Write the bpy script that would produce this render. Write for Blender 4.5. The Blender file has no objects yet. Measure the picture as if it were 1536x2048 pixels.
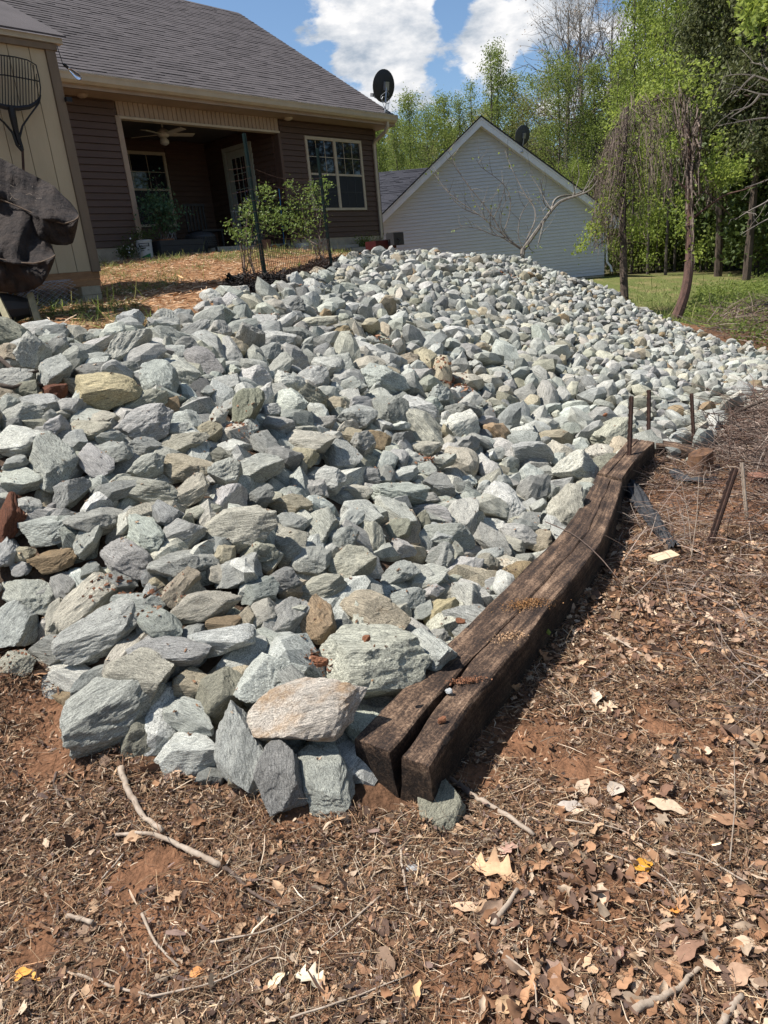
import bpy, bmesh, math, random
import numpy as np
from mathutils import Vector, Matrix, noise
from mathutils.bvhtree import BVHTree

SC = bpy.context.scene
COL = SC.collection
rng = np.random.default_rng(7)
random.seed(7)

# ------------------------------------------------------------------ camera
F = 1422.0; CX = 768.0; CY = 1024.0
_nad = (400.0, 4150.0)
PITCH = math.atan(F / math.hypot(*_nad)); ROLL = math.atan2(_nad[0], _nad[1])
CAM = np.array([0, 0, 1.6])
_R0 = np.array([1, 0, 0.0]); _U0 = np.array([0, math.sin(PITCH), math.cos(PITCH)])
FW = np.array([0, math.cos(PITCH), -math.sin(PITCH)])
RT = math.cos(ROLL) * _R0 - math.sin(ROLL) * _U0
UP = math.sin(ROLL) * _R0 + math.cos(ROLL) * _U0
cam_d = bpy.data.cameras.new('camera'); cam = bpy.data.objects.new('camera', cam_d); COL.objects.link(cam)
cam_d.sensor_fit = 'VERTICAL'; cam_d.sensor_height = 36; cam_d.sensor_width = 27
cam_d.lens = F / 2048 * 36
cam_d.clip_start = 0.05; cam_d.clip_end = 1500
cam.matrix_world = Matrix(((RT[0], UP[0], -FW[0], 0), (RT[1], UP[1], -FW[1], 0), (RT[2], UP[2], -FW[2], 1.6), (0, 0, 0, 1)))
SC.camera = cam

# ------------------------------------------------------------------ sun, sky, exposure
SUN_AZ = math.radians(-84); SUN_EL = math.radians(60)
sd = bpy.data.lights.new('sun', 'SUN'); sun = bpy.data.objects.new('sun', sd); COL.objects.link(sun)
sd.energy = 5.0; sd.angle = math.radians(0.6); sd.color = (1.0, 0.95, 0.88)
sdir = Vector((math.sin(SUN_AZ) * math.cos(SUN_EL), math.cos(SUN_AZ) * math.cos(SUN_EL), math.sin(SUN_EL)))
sun.rotation_euler = sdir.to_track_quat('Z', 'Y').to_euler()
SC.view_settings.view_transform = 'Standard'; SC.view_settings.look = 'None'
SC.view_settings.exposure = 0.68; SC.view_settings.gamma = 1; SC.view_settings.use_curve_mapping = False
SC.cycles.max_bounces = 6; SC.cycles.diffuse_bounces = 3; SC.cycles.glossy_bounces = 3
SC.cycles.transparent_max_bounces = 6; SC.cycles.transmission_bounces = 4
SC.cycles.use_denoising = True

W = bpy.data.worlds.new('World'); SC.world = W; W.use_nodes = True
nt = W.node_tree; nt.nodes.clear()
def N(nt, t, **kw):
    n = nt.nodes.new(t)
    for k, v in kw.items():
        if k.startswith('i_'):
            key = k[2:]
            n.inputs[int(key) if key.isdigit() else key.replace('_', ' ')].default_value = v
        else: setattr(n, k, v)
    return n
out = N(nt, 'ShaderNodeOutputWorld'); bg = N(nt, 'ShaderNodeBackground'); bg.inputs[1].default_value = 0.051
nt.links.new(bg.outputs[0], out.inputs[0])
sky = N(nt, 'ShaderNodeTexSky', sky_type='NISHITA', sun_disc=False)
sky.sun_elevation = SUN_EL; sky.sun_rotation = SUN_AZ; sky.altitude = 250; sky.air_density = 1.0; sky.dust_density = 0.5; sky.ozone_density = 1.6
tc = N(nt, 'ShaderNodeTexCoord')
def ray(px, py): return FW + RT * ((px - CX) / F) - UP * ((py - CY) / F)
def skydir(px, py):
    d = ray(px, py); return d / np.linalg.norm(d)
# cloud cover: fractal noise over the whole dome, heavier around the banks seen in the picture
nz = N(nt, 'ShaderNodeTexNoise', i_Scale=8.5, i_Detail=9, i_Roughness=0.58, i_Distortion=0.15)
mp = N(nt, 'ShaderNodeMapping'); mp.inputs['Scale'].default_value = (1, 1, 1.7); mp.inputs['Location'].default_value = (3.1, 1.7, 0.4)
nt.links.new(tc.outputs['Generated'], mp.inputs[0]); nt.links.new(mp.outputs[0], nz.inputs[0])
cn = N(nt, 'ShaderNodeMath', operation='MULTIPLY_ADD'); cn.inputs[1].default_value = 1.7; cn.inputs[2].default_value = -.36; nt.links.new(nz.outputs[0], cn.inputs[0]); acc = cn.outputs[0]
for (px, py, rad, wt) in [(690, 30, .10, .30), (790, 90, .085, .30), (620, 70, .05, .2), (1060, 30, .07, .30), (960, 70, .05, .22), (1150, 5, .06, .28),
                          (940, 200, .06, .30), (1040, 160, .05, .26), (1150, 195, .05, .2), (700, 190, .04, .2), (1340, 60, .1, .3),
                          (840, 90, .05, .2), (500, 20, .09, -.35), (1140, 95, .06, -.3), (910, 40, .03, -.25), (880, 150, .035, -.12), (640, 160, .04, -.12), (760, 230, .05, -.12)]:
    c = skydir(px, py)
    vm = N(nt, 'ShaderNodeVectorMath', operation='DISTANCE'); vm.inputs[1].default_value = tuple(c)
    nt.links.new(tc.outputs['Generated'], vm.inputs[0])
    mr = N(nt, 'ShaderNodeMapRange', interpolation_type='SMOOTHSTEP'); mr.inputs[1].default_value = 0; mr.inputs[2].default_value = rad * 1.4
    mr.inputs[3].default_value = wt * .8; mr.inputs[4].default_value = 0
    nt.links.new(vm.outputs['Value'], mr.inputs[0])
    ad = N(nt, 'ShaderNodeMath', operation='ADD'); nt.links.new(acc, ad.inputs[0]); nt.links.new(mr.outputs[0], ad.inputs[1]); acc = ad.outputs[0]
cov = N(nt, 'ShaderNodeMapRange', interpolation_type='SMOOTHSTEP'); cov.inputs[1].default_value = .57; cov.inputs[2].default_value = .70
nt.links.new(acc, cov.inputs[0])
# cloud body colour: white with grey-blue hollows
nz2 = N(nt, 'ShaderNodeTexNoise', i_Scale=13, i_Detail=7, i_Roughness=0.6)
mp2 = N(nt, 'ShaderNodeMapping'); mp2.inputs['Scale'].default_value = (1, 1, 2.2); mp2.inputs['Location'].default_value = (0.4, 5.2, 2.1)
nt.links.new(tc.outputs['Generated'], mp2.inputs[0]); nt.links.new(mp2.outputs[0], nz2.inputs[0])
cr = N(nt, 'ShaderNodeValToRGB'); cr.color_ramp.elements[0].position = .36; cr.color_ramp.elements[0].color = (5.2, 6.1, 7.3, 1)
cr.color_ramp.elements[1].position = .62; cr.color_ramp.elements[1].color = (12.5, 12.4, 12.4, 1)
nt.links.new(nz2.outputs[0], cr.inputs[0])
mx = N(nt, 'ShaderNodeMix', data_type='RGBA'); nt.links.new(cov.outputs[0], mx.inputs[0]); 
tint = N(nt, 'ShaderNodeMix', data_type='RGBA', blend_type='MULTIPLY'); tint.inputs[0].default_value = 1; tint.inputs[7].default_value = (1.45, 1.6, 1.7, 1)
nt.links.new(sky.outputs[0], tint.inputs[6]); nt.links.new(tint.outputs[2], mx.inputs[6]); nt.links.new(cr.outputs[0], mx.inputs[7])
nt.links.new(mx.outputs[2], bg.inputs[0])

# ------------------------------------------------------------------ helpers
def at(px, py, w): return CAM + ray(px, py) * w
def onz(px, py, z):
    d = ray(px, py); return CAM + d * ((z - CAM[2]) / d[2])
def V(a): return Vector([float(x) for x in a])
def tag(o, label=None, cat=None, group=None, kind=None):
    if label: o['label'] = label
    if cat: o['category'] = cat
    if group: o['group'] = group
    if kind: o['kind'] = kind
    return o
WL = {}
def empty(name, loc, label, cat, group=None):
    o = bpy.data.objects.new(name, None); COL.objects.link(o); o.location = V(loc); o.empty_display_size = .1
    WL[o.name] = np.array([float(x) for x in loc]); return tag(o, label, cat, group)
def link(name, me, parent=None, loc=None):
    o = bpy.data.objects.new(name, me); COL.objects.link(o)
    if parent is not None: o.parent = parent
    if loc is not None: o.location = V(loc)
    return o
class MB:
    def __init__(s): s.v = []; s.f = []; s.n = 0
    def add(s, vs, fs):
        vs = np.asarray(vs, float).reshape(-1, 3)
        b = s.n; s.v.append(vs); s.n += len(vs)
        s.f += [tuple(i + b for i in f) for f in fs]; return s
    def box(s, c, ax, ay, az, h):
        c = np.asarray(c, float); ax, ay, az = (np.asarray(a, float) * q for a, q in zip((ax, ay, az), h))
        vs = [c + sx * ax + sy * ay + sz * az for sz in (-1, 1) for sy in (-1, 1) for sx in (-1, 1)]
        return s.add(vs, [(0, 2, 3, 1), (4, 5, 7, 6), (0, 1, 5, 4), (2, 6, 7, 3), (0, 4, 6, 2), (1, 3, 7, 5)])
    def tube(s, pts, rad, k=6, cap=True):
        pts = [np.asarray(p, float) for p in pts]; n = len(pts)
        if np.isscalar(rad): rad = [rad] * n
        vs = []; fs = []; u = None
        for i in range(n):
            t = pts[min(i + 1, n - 1)] - pts[max(i - 1, 0)]; t = t / (np.linalg.norm(t) + 1e-9)
            if u is None:
                a = np.array([0, 0, 1.]) if abs(t[2]) < .9 else np.array([1., 0, 0]); u = np.cross(t, a)
            u = u - t * (u @ t); u /= np.linalg.norm(u) + 1e-9; w = np.cross(t, u)
            for j in range(k):
                a = 2 * math.pi * j / k; vs.append(pts[i] + rad[i] * (math.cos(a) * u + math.sin(a) * w))
        for i in range(n - 1):
            for j in range(k):
                j2 = (j + 1) % k; fs.append((i * k + j, i * k + j2, (i + 1) * k + j2, (i + 1) * k + j))
        if cap: fs.append(tuple(range(k - 1, -1, -1))); fs.append(tuple((n - 1) * k + j for j in range(k)))
        return s.add(vs, fs)
    def lathe(s, c, prof, k=20, ax=(0, 0, 1)):
        c = np.asarray(c, float); az = np.asarray(ax, float); az = az / np.linalg.norm(az)
        a = np.array([1., 0, 0]) if abs(az[0]) < .9 else np.array([0, 1., 0]); u = np.cross(az, a); u /= np.linalg.norm(u); w = np.cross(az, u)
        vs = []; fs = []; n = len(prof)
        for (r, z) in prof:
            for j in range(k):
                t = 2 * math.pi * j / k; vs.append(c + az * z + r * (math.cos(t) * u + math.sin(t) * w))
        for i in range(n - 1):
            for j in range(k):
                j2 = (j + 1) % k; fs.append((i * k + j, i * k + j2, (i + 1) * k + j2, (i + 1) * k + j))
        fs.append(tuple(range(k - 1, -1, -1))); fs.append(tuple((n - 1) * k + j for j in range(k)))
        return s.add(vs, fs)
    def mesh(s, name, mat, off=None, smooth=False):
        me = bpy.data.meshes.new(name); v = np.concatenate(s.v) if s.v else np.zeros((0, 3))
        if off is not None: v = v - off
        me.from_pydata(v.tolist(), [], s.f); me.materials.append(mat)
        if smooth: me.polygons.foreach_set('use_smooth', [True] * len(me.polygons))
        me.update(); return me
    def build(s, name, mat, parent=None, smooth=False, **tg):
        off = None; p = parent
        if p is not None:
            off = WL[p.name]
        o = link(name, s.mesh(name, mat, off, smooth), parent); WL[o.name] = off if off is not None else np.zeros(3)
        return tag(o, **tg)
def build_at(mb, name, mat, smooth=False, **tg):
    """a thing that is one mesh, with its origin at its base"""
    v = np.concatenate(mb.v); c = np.array([v[:, 0].mean(), v[:, 1].mean(), v[:, 2].min()])
    o = link(name, mb.mesh(name, mat, c, smooth), None, c); WL[o.name] = c
    return tag(o, **tg)
def fast_mesh(name, verts, tris, mat, cols=None, cname='tone', smooth=False, vecs=None, per=3):
    """numpy mesh: verts (n,3); tris (m,per)"""
    me = bpy.data.meshes.new(name); n = len(verts); m = len(tris)
    me.vertices.add(n); me.vertices.foreach_set('co', np.asarray(verts, np.float32).ravel())
    me.loops.add(m * per); me.loops.foreach_set('vertex_index', np.asarray(tris, np.int32).ravel())
    me.polygons.add(m); me.polygons.foreach_set('loop_start', np.arange(0, m * per, per, dtype=np.int32))
    try: me.polygons.foreach_set('loop_total', np.full(m, per, np.int32))
    except Exception: pass
    me.polygons.foreach_set('use_smooth', np.full(m, bool(smooth)))
    me.materials.append(mat); me.update(calc_edges=True)
    if cols is not None:
        a = me.attributes.new(cname, 'FLOAT_COLOR', 'POINT'); c = np.ones((n, 4), np.float32); c[:, :cols.shape[1]] = cols; a.data.foreach_set('color', c.ravel())
    if vecs is not None:
        a = me.attributes.new('rco', 'FLOAT_VECTOR', 'POINT'); a.data.foreach_set('vector', np.asarray(vecs, np.float32).ravel())
    return me

# ------------------------------------------------------------------ materials
def new_mat(name):
    m = bpy.data.materials.new(name); m.use_nodes = True; t = m.node_tree; t.nodes.clear()
    o = N(t, 'ShaderNodeOutputMaterial'); b = N(t, 'ShaderNodeBsdfPrincipled'); t.links.new(b.outputs[0], o.inputs[0])
    return m, t, b, o
def L(t, a, b): t.links.new(a, b)
def simple(name, c1, c2=None, scale=8, rough=.7, bump=0.1, spec=.3, stretch=(1, 1, 1), metal=0, detail=6, coord='Object', bscale=None, bdist=.01):
    m, t, b, o = new_mat(name)
    tcn = N(t, 'ShaderNodeTexCoord'); mpn = N(t, 'ShaderNodeMapping'); mpn.inputs['Scale'].default_value = stretch; L(t, tcn.outputs[coord], mpn.inputs[0])
    nn = N(t, 'ShaderNodeTexNoise', i_Scale=scale, i_Detail=detail, i_Roughness=.65); L(t, mpn.outputs[0], nn.inputs[0])
    if c2 is None: c2 = tuple(x * .7 for x in c1)
    r = N(t, 'ShaderNodeValToRGB'); r.color_ramp.elements[0].position = .35; r.color_ramp.elements[1].position = .68
    r.color_ramp.elements[0].color = (*c2, 1); r.color_ramp.elements[1].color = (*c1, 1); L(t, nn.outputs[0], r.inputs[0]); L(t, r.outputs[0], b.inputs['Base Color'])
    b.inputs['Roughness'].default_value = rough; b.inputs['Specular IOR Level'].default_value = spec; b.inputs['Metallic'].default_value = metal
    if bump:
        n2 = N(t, 'ShaderNodeTexNoise', i_Scale=bscale or scale * 4, i_Detail=6, i_Roughness=.7); L(t, mpn.outputs[0], n2.inputs[0])
        bp = N(t, 'ShaderNodeBump', i_Strength=bump, i_Distance=bdist); L(t, n2.outputs[0], bp.inputs['Height']); L(t, bp.outputs[0], b.inputs['Normal'])
    return m
def attr_mat(name, attr='tone', rough=.85, trans=0.0, vary=.25, scale=60):
    """colour per piece from a mesh attribute, with a little grain"""
    m, t, b, o = new_mat(name)
    a = N(t, 'ShaderNodeAttribute', attribute_name=attr)
    tcn = N(t, 'ShaderNodeTexCoord'); nn = N(t, 'ShaderNodeTexNoise', i_Scale=scale, i_Detail=4); L(t, tcn.outputs['Object'], nn.inputs[0])
    mr = N(t, 'ShaderNodeMapRange'); mr.inputs[3].default_value = 1 - vary; mr.inputs[4].default_value = 1 + vary; L(t, nn.outputs[0], mr.inputs[0])
    vm = N(t, 'ShaderNodeVectorMath', operation='SCALE'); L(t, a.outputs['Color'], vm.inputs[0]); L(t, mr.outputs[0], vm.inputs['Scale'])
    L(t, vm.outputs[0], b.inputs['Base Color']); b.inputs['Roughness'].default_value = rough; b.inputs['Specular IOR Level'].default_value = .25
    if trans:
        tr = N(t, 'ShaderNodeBsdfTranslucent'); L(t, vm.outputs[0], tr.inputs[0]); mxs = N(t, 'ShaderNodeMixShader'); mxs.inputs[0].default_value = trans
        L(t, b.outputs[0], mxs.inputs[1]); L(t, tr.outputs[0], mxs.inputs[2]); L(t, mxs.outputs[0], o.inputs[0])
    return m
def leaf_mat(name, c1, c2, trans=.5):
    m, t, b, o = new_mat(name)
    tcn = N(t, 'ShaderNodeTexCoord'); nn = N(t, 'ShaderNodeTexNoise', i_Scale=.9, i_Detail=5, i_Roughness=.7); L(t, tcn.outputs['Object'], nn.inputs[0])
    wn = N(t, 'ShaderNodeTexNoise', i_Scale=23, i_Detail=2); L(t, tcn.outputs['Object'], wn.inputs[0])
    ad = N(t, 'ShaderNodeMath', operation='ADD'); L(t, nn.outputs[0], ad.inputs[0]); L(t, wn.outputs[0], ad.inputs[1])
    mr = N(t, 'ShaderNodeMapRange'); mr.inputs[1].default_value = .75; mr.inputs[2].default_value = 1.25; L(t, ad.outputs[0], mr.inputs[0])
    mxn = N(t, 'ShaderNodeMix', data_type='RGBA'); mxn.inputs[6].default_value = (*c1, 1); mxn.inputs[7].default_value = (*c2, 1); L(t, mr.outputs[0], mxn.inputs[0])
    L(t, mxn.outputs[2], b.inputs['Base Color']); b.inputs['Roughness'].default_value = .55; b.inputs['Specular IOR Level'].default_value = .3
    tr = N(t, 'ShaderNodeBsdfTranslucent'); L(t, mxn.outputs[2], tr.inputs[0]); mxs = N(t, 'ShaderNodeMixShader'); mxs.inputs[0].default_value = trans
    L(t, b.outputs[0], mxs.inputs[1]); L(t, tr.outputs[0], mxs.inputs[2]); L(t, mxs.outputs[0], o.inputs[0])
    return m

def rock_mat(name, is_obj):
    m, t, b, o = new_mat(name)
    rc = N(t, 'ShaderNodeAttribute', attribute_name='rco')
    if is_obj:
        oi = N(t, 'ShaderNodeObjectInfo'); sc = N(t, 'ShaderNodeMath', operation='MULTIPLY'); sc.inputs[1].default_value = 37; L(t, oi.outputs['Random'], sc.inputs[0])
        av = N(t, 'ShaderNodeVectorMath', operation='ADD'); L(t, rc.outputs['Vector'], av.inputs[0]); L(t, sc.outputs[0], av.inputs[1]); co = av.outputs[0]
        tone = oi.outputs['Color']; stain = oi.outputs['Alpha']
    else:
        co = rc.outputs['Vector']; a = N(t, 'ShaderNodeAttribute', attribute_name='tone'); tone = a.outputs['Color']; stain = a.outputs['Alpha']
    # foliation: streaks along one axis of the stone
    mpn = N(t, 'ShaderNodeMapping'); mpn.inputs['Scale'].default_value = (2.2, 15, 19); mpn.inputs['Rotation'].default_value = (.3, .25, .2); L(t, co, mpn.inputs[0])
    band = N(t, 'ShaderNodeTexNoise', i_Scale=1.2, i_Detail=9, i_Roughness=.72, i_Distortion=.5); L(t, mpn.outputs[0], band.inputs[0])
    blot = N(t, 'ShaderNodeTexNoise', i_Scale=1.6, i_Detail=6, i_Roughness=.6); L(t, co, blot.inputs[0])
    fine = N(t, 'ShaderNodeTexNoise', i_Scale=34, i_Detail=5, i_Roughness=.85); L(t, co, fine.inputs[0])
    r = N(t, 'ShaderNodeValToRGB'); e = r.color_ramp.elements; e[0].position = .36; e[0].color = (.30, .31, .31, 1); e[1].position = .60; e[1].color = (1.3, 1.3, 1.27, 1)
    x = e.new(.46); x.color = (.85, .855, .84, 1)
    L(t, band.outputs[0], r.inputs[0])
    m1 = N(t, 'ShaderNodeMix', data_type='RGBA', blend_type='MULTIPLY'); m1.inputs[0].default_value = .85; L(t, tone, m1.inputs[6]); L(t, r.outputs[0], m1.inputs[7])
    fr = N(t, 'ShaderNodeMapRange'); fr.inputs[1].default_value = .38; fr.inputs[2].default_value = .58; fr.inputs[3].default_value = .38; fr.inputs[4].default_value = 1.32; L(t, fine.outputs[0], fr.inputs[0])
    v1 = N(t, 'ShaderNodeVectorMath', operation='SCALE'); L(t, m1.outputs[2], v1.inputs[0]); L(t, fr.outputs[0], v1.inputs['Scale'])
    br = N(t, 'ShaderNodeMapRange'); br.inputs[1].default_value = .3; br.inputs[2].default_value = .7; br.inputs[3].default_value = .8; br.inputs[4].default_value = 1.15; L(t, blot.outputs[0], br.inputs[0])
    v2 = N(t, 'ShaderNodeVectorMath', operation='SCALE'); L(t, v1.outputs[0], v2.inputs[0]); L(t, br.outputs[0], v2.inputs['Scale'])
    # iron stain patches, amount per stone
    st = N(t, 'ShaderNodeTexNoise', i_Scale=1.3, i_Detail=7, i_Roughness=.62); 
    off = N(t, 'ShaderNodeVectorMath', operation='ADD'); off.inputs[1].default_value = (11, 4, 7); L(t, co, off.inputs[0]); L(t, off.outputs[0], st.inputs[0])
    sa = N(t, 'ShaderNodeMath', operation='ADD'); L(t, st.outputs[0], sa.inputs[0]); L(t, stain, sa.inputs[1])
    sm = N(t, 'ShaderNodeMapRange', interpolation_type='SMOOTHSTEP'); sm.inputs[1].default_value = .78; sm.inputs[2].default_value = 1.05; sm.inputs[4].default_value = .8; L(t, sa.outputs[0], sm.inputs[0])
    sc2 = N(t, 'ShaderNodeValToRGB'); sc2.color_ramp.elements[0].color = (.25, .12, .05, 1); sc2.color_ramp.elements[1].color = (.46, .31, .16, 1)
    sc2.color_ramp.elements[0].position = .35; sc2.color_ramp.elements[1].position = .6; L(t, fine.outputs[0], sc2.inputs[0])
    m2 = N(t, 'ShaderNodeMix', data_type='RGBA'); L(t, sm.outputs[0], m2.inputs[0]); L(t, v2.outputs[0], m2.inputs[6]); L(t, sc2.outputs[0], m2.inputs[7])
    L(t, m2.outputs[2], b.inputs['Base Color']); b.inputs['Roughness'].default_value = .78; b.inputs['Specular IOR Level'].default_value = .25
    h = N(t, 'ShaderNodeMath', operation='MULTIPLY_ADD'); h.inputs[1].default_value = 1.0; L(t, band.outputs[0], h.inputs[0])
    f2 = N(t, 'ShaderNodeMath', operation='MULTIPLY'); f2.inputs[1].default_value = .55; L(t, fine.outputs[0], f2.inputs[0]); L(t, f2.outputs[0], h.inputs[2])
    bp = N(t, 'ShaderNodeBump', i_Strength=.9 if is_obj else .45, i_Distance=.010); L(t, h.outputs[0], bp.inputs['Height']); L(t, bp.outputs[0], b.inputs['Normal'])
    return m
M = {}
M['rock'] = rock_mat('rock', True); M['rock_fill'] = rock_mat('rock_fill', False)
M['brown_siding'] = simple('brown_siding', (.100, .064, .048), (.084, .054, .041), scale=3, rough=.55, bump=.15, bscale=90, stretch=(1, 1, 6))
M['cream_trim'] = simple('cream_trim', (.50, .44, .33), (.42, .37, .28), scale=4, rough=.5, bump=.03)
M['tan_trim'] = simple('tan_trim', (.36, .28, .21), (.30, .23, .17), scale=4, rough=.55, bump=.04)
M['brown_trim'] = simple('brown_trim', (.12, .078, .06), (.10, .066, .05), scale=4, rough=.6, bump=.05)
M['foundation'] = simple('foundation', (.40, .35, .26), (.30, .26, .2), scale=5, rough=.9, bump=.2)
M['concrete'] = simple('concrete', (.40, .38, .33), (.28, .26, .23), scale=6, rough=.9, bump=.2)
M['dark_inside'] = simple('dark_inside', (.012, .011, .012), (.008, .008, .009), rough=.9, bump=0)
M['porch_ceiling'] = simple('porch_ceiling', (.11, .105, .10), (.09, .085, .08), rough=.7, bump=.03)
M['shed_panel'] = simple('shed_panel', (.50, .415, .28), (.44, .365, .245), scale=3, rough=.65, bump=.35, bscale=30, stretch=(1, 1, .35), bdist=.006)
M['shed_trim'] = simple('shed_trim', (.215, .165, .115), (.17, .13, .09), scale=6, rough=.7, bump=.25, stretch=(1, 1, .25))
M['beam'] = simple('beam', (.36, .21, .11), (.24, .135, .07), scale=7, rough=.8, bump=.3, stretch=(1, 1, 4))
M['block'] = simple('block', (.42, .37, .28), (.33, .29, .22), scale=18, rough=.95, bump=.4)
M['grey_siding'] = simple('grey_siding', (.60, .61, .64), (.55, .56, .59), scale=1.5, rough=.55, bump=.08, stretch=(1, 1, 5))
M['white_paint'] = simple('white_paint', (.78, .78, .78), (.68, .68, .69), scale=3, rough=.5, bump=.03)
M['black_metal'] = simple('black_metal', (.018, .018, .02), (.012, .012, .014), rough=.45, bump=.05)
M['dish_metal'] = simple('dish_metal', (.035, .038, .042), (.028, .03, .033), rough=.5, bump=.03)
M['galv'] = simple('galv', (.42, .43, .44), (.3, .31, .32), rough=.4, bump=.05, metal=.6)
M['green_post'] = simple('green_post', (.015, .04, .028), (.01, .022, .018), scale=14, rough=.5, bump=.1)
M['rust'] = simple('rust', (.085, .045, .032), (.035, .022, .018), scale=40, rough=.85, bump=.4)
M['rust_wire'] = simple('rust_wire', (.11, .055, .035), (.06, .03, .02), scale=30, rough=.85, bump=0)
M['bark'] = simple('bark', (.13, .095, .075), (.05, .038, .03), scale=5, rough=.9, bump=.7, stretch=(3, 3, .7), bdist=.03)
M['bark_red'] = simple('bark_red', (.15, .085, .066), (.06, .036, .03), scale=6, rough=.9, bump=.8, stretch=(4, 4, .6), bdist=.02)
M['bark_grey'] = simple('bark_grey', (.27, .24, .20), (.13, .115, .10), scale=8, rough=.85, bump=.4, stretch=(2, 2, 1))
M['bark_far'] = simple('bark_far', (.12, .10, .085), (.06, .05, .04), scale=4, rough=.9, bump=.3, stretch=(3, 3, .7))
M['vine'] = simple('vine', (.19, .145, .115), (.07, .052, .042), scale=9, rough=.9, bump=.3)
M['leaf_spring'] = leaf_mat('leaf_spring', (.09, .14, .03), (.31, .36, .09), .55)
M['leaf_bright'] = leaf_mat('leaf_bright', (.14, .21, .035), (.40, .46, .09))
M['leaf_olive'] = leaf_mat('leaf_olive', (.20, .20, .07), (.36, .32, .13), .55)
M['leaf_brown'] = leaf_mat('leaf_brown', (.26, .19, .13), (.42, .32, .22), .4)
M['leaf_dark'] = leaf_mat('leaf_dark', (.045, .07, .02), (.11, .15, .04), .35)
M['needle'] = leaf_mat('needle', (.06, .075, .03), (.16, .17, .065), .4)
M['leaf_shrub'] = leaf_mat('leaf_shrub', (.05, .095, .025), (.24, .31, .07), .4)
M['leaf_rose'] = leaf_mat('leaf_rose', (.04, .09, .05), (.11, .20, .09), .3)
M['litter'] = attr_mat('litter', trans=.12, vary=.35, scale=90)
M['grassm'] = attr_mat('grassm', trans=.35, vary=.15, scale=20)
M['ochre_glass'] = simple('ochre_glass', (.6, .6, .6), rough=.1, bump=0)
# glass
def glass(name, tint, rough=.03):
    m, t, b, o = new_mat(name); b.inputs['Base Color'].default_value = (*tint, 1); b.inputs['Roughness'].default_value = rough
    b.inputs['Specular IOR Level'].default_value = .75; return m
M['pane'] = glass('pane', (.012, .014, .018)); M['screen'] = simple('screen', (.022, .026, .034), (.016, .019, .026), scale=40, rough=.55, bump=0)
m, t, b, o = new_mat('clear_glass'); gl = N(t, 'ShaderNodeBsdfGlass', i_Roughness=.02, i_IOR=1.45); L(t, gl.outputs[0], o.inputs[0]); M['clear_glass'] = m
# shingle: per-piece colour
def shingle_mat(name, c1, c2):
    m, t, b, o = new_mat(name)
    oi = N(t, 'ShaderNodeAttribute', attribute_name='tone'); inf = N(t, 'ShaderNodeObjectInfo')
    tcn = N(t, 'ShaderNodeTexCoord'); g = N(t, 'ShaderNodeNewGeometry')
    n1 = N(t, 'ShaderNodeTexNoise', i_Scale=2.2, i_Detail=4); L(t, g.outputs['Position'], n1.inputs[0])
    n2 = N(t, 'ShaderNodeTexNoise', i_Scale=160, i_Detail=3); L(t, g.outputs['Position'], n2.inputs[0])
    a1 = N(t, 'ShaderNodeMath', operation='ADD'); L(t, inf.outputs['Random'], a1.inputs[0]); L(t, oi.outputs['Fac'], a1.inputs[1])
    a2 = N(t, 'ShaderNodeMath', operation='ADD'); L(t, n1.outputs[0], a2.inputs[0]); L(t, n2.outputs[0], a2.inputs[1])
    a3 = N(t, 'ShaderNodeMath', operation='MULTIPLY_ADD'); a3.inputs[1].default_value = .22; L(t, a1.outputs[0], a3.inputs[0]); L(t, a2.outputs[0], a3.inputs[2])
    mr = N(t, 'ShaderNodeMapRange'); mr.inputs[1].default_value = .7; mr.inputs[2].default_value = 1.5; L(t, a3.outputs[0], mr.inputs[0])
    mxn = N(t, 'ShaderNodeMix', data_type='RGBA'); mxn.inputs[6].default_value = (*c1, 1); mxn.inputs[7].default_value = (*c2, 1); L(t, mr.outputs[0], mxn.inputs[0])
    L(t, mxn.outputs[2], b.inputs['Base Color']); b.inputs['Roughness'].default_value = .9; b.inputs['Specular IOR Level'].default_value = .2
    bp = N(t, 'ShaderNodeBump', i_Strength=.5, i_Distance=.004); L(t, n2.outputs[0], bp.inputs['Height']); L(t, bp.outputs[0], b.inputs['Normal'])
    return m
M['shingle'] = shingle_mat('shingle', (.058, .051, .052), (.118, .104, .105))
M['shingle_dark'] = shingle_mat('shingle_dark', (.018, .019, .024), (.045, .045, .055))
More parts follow.
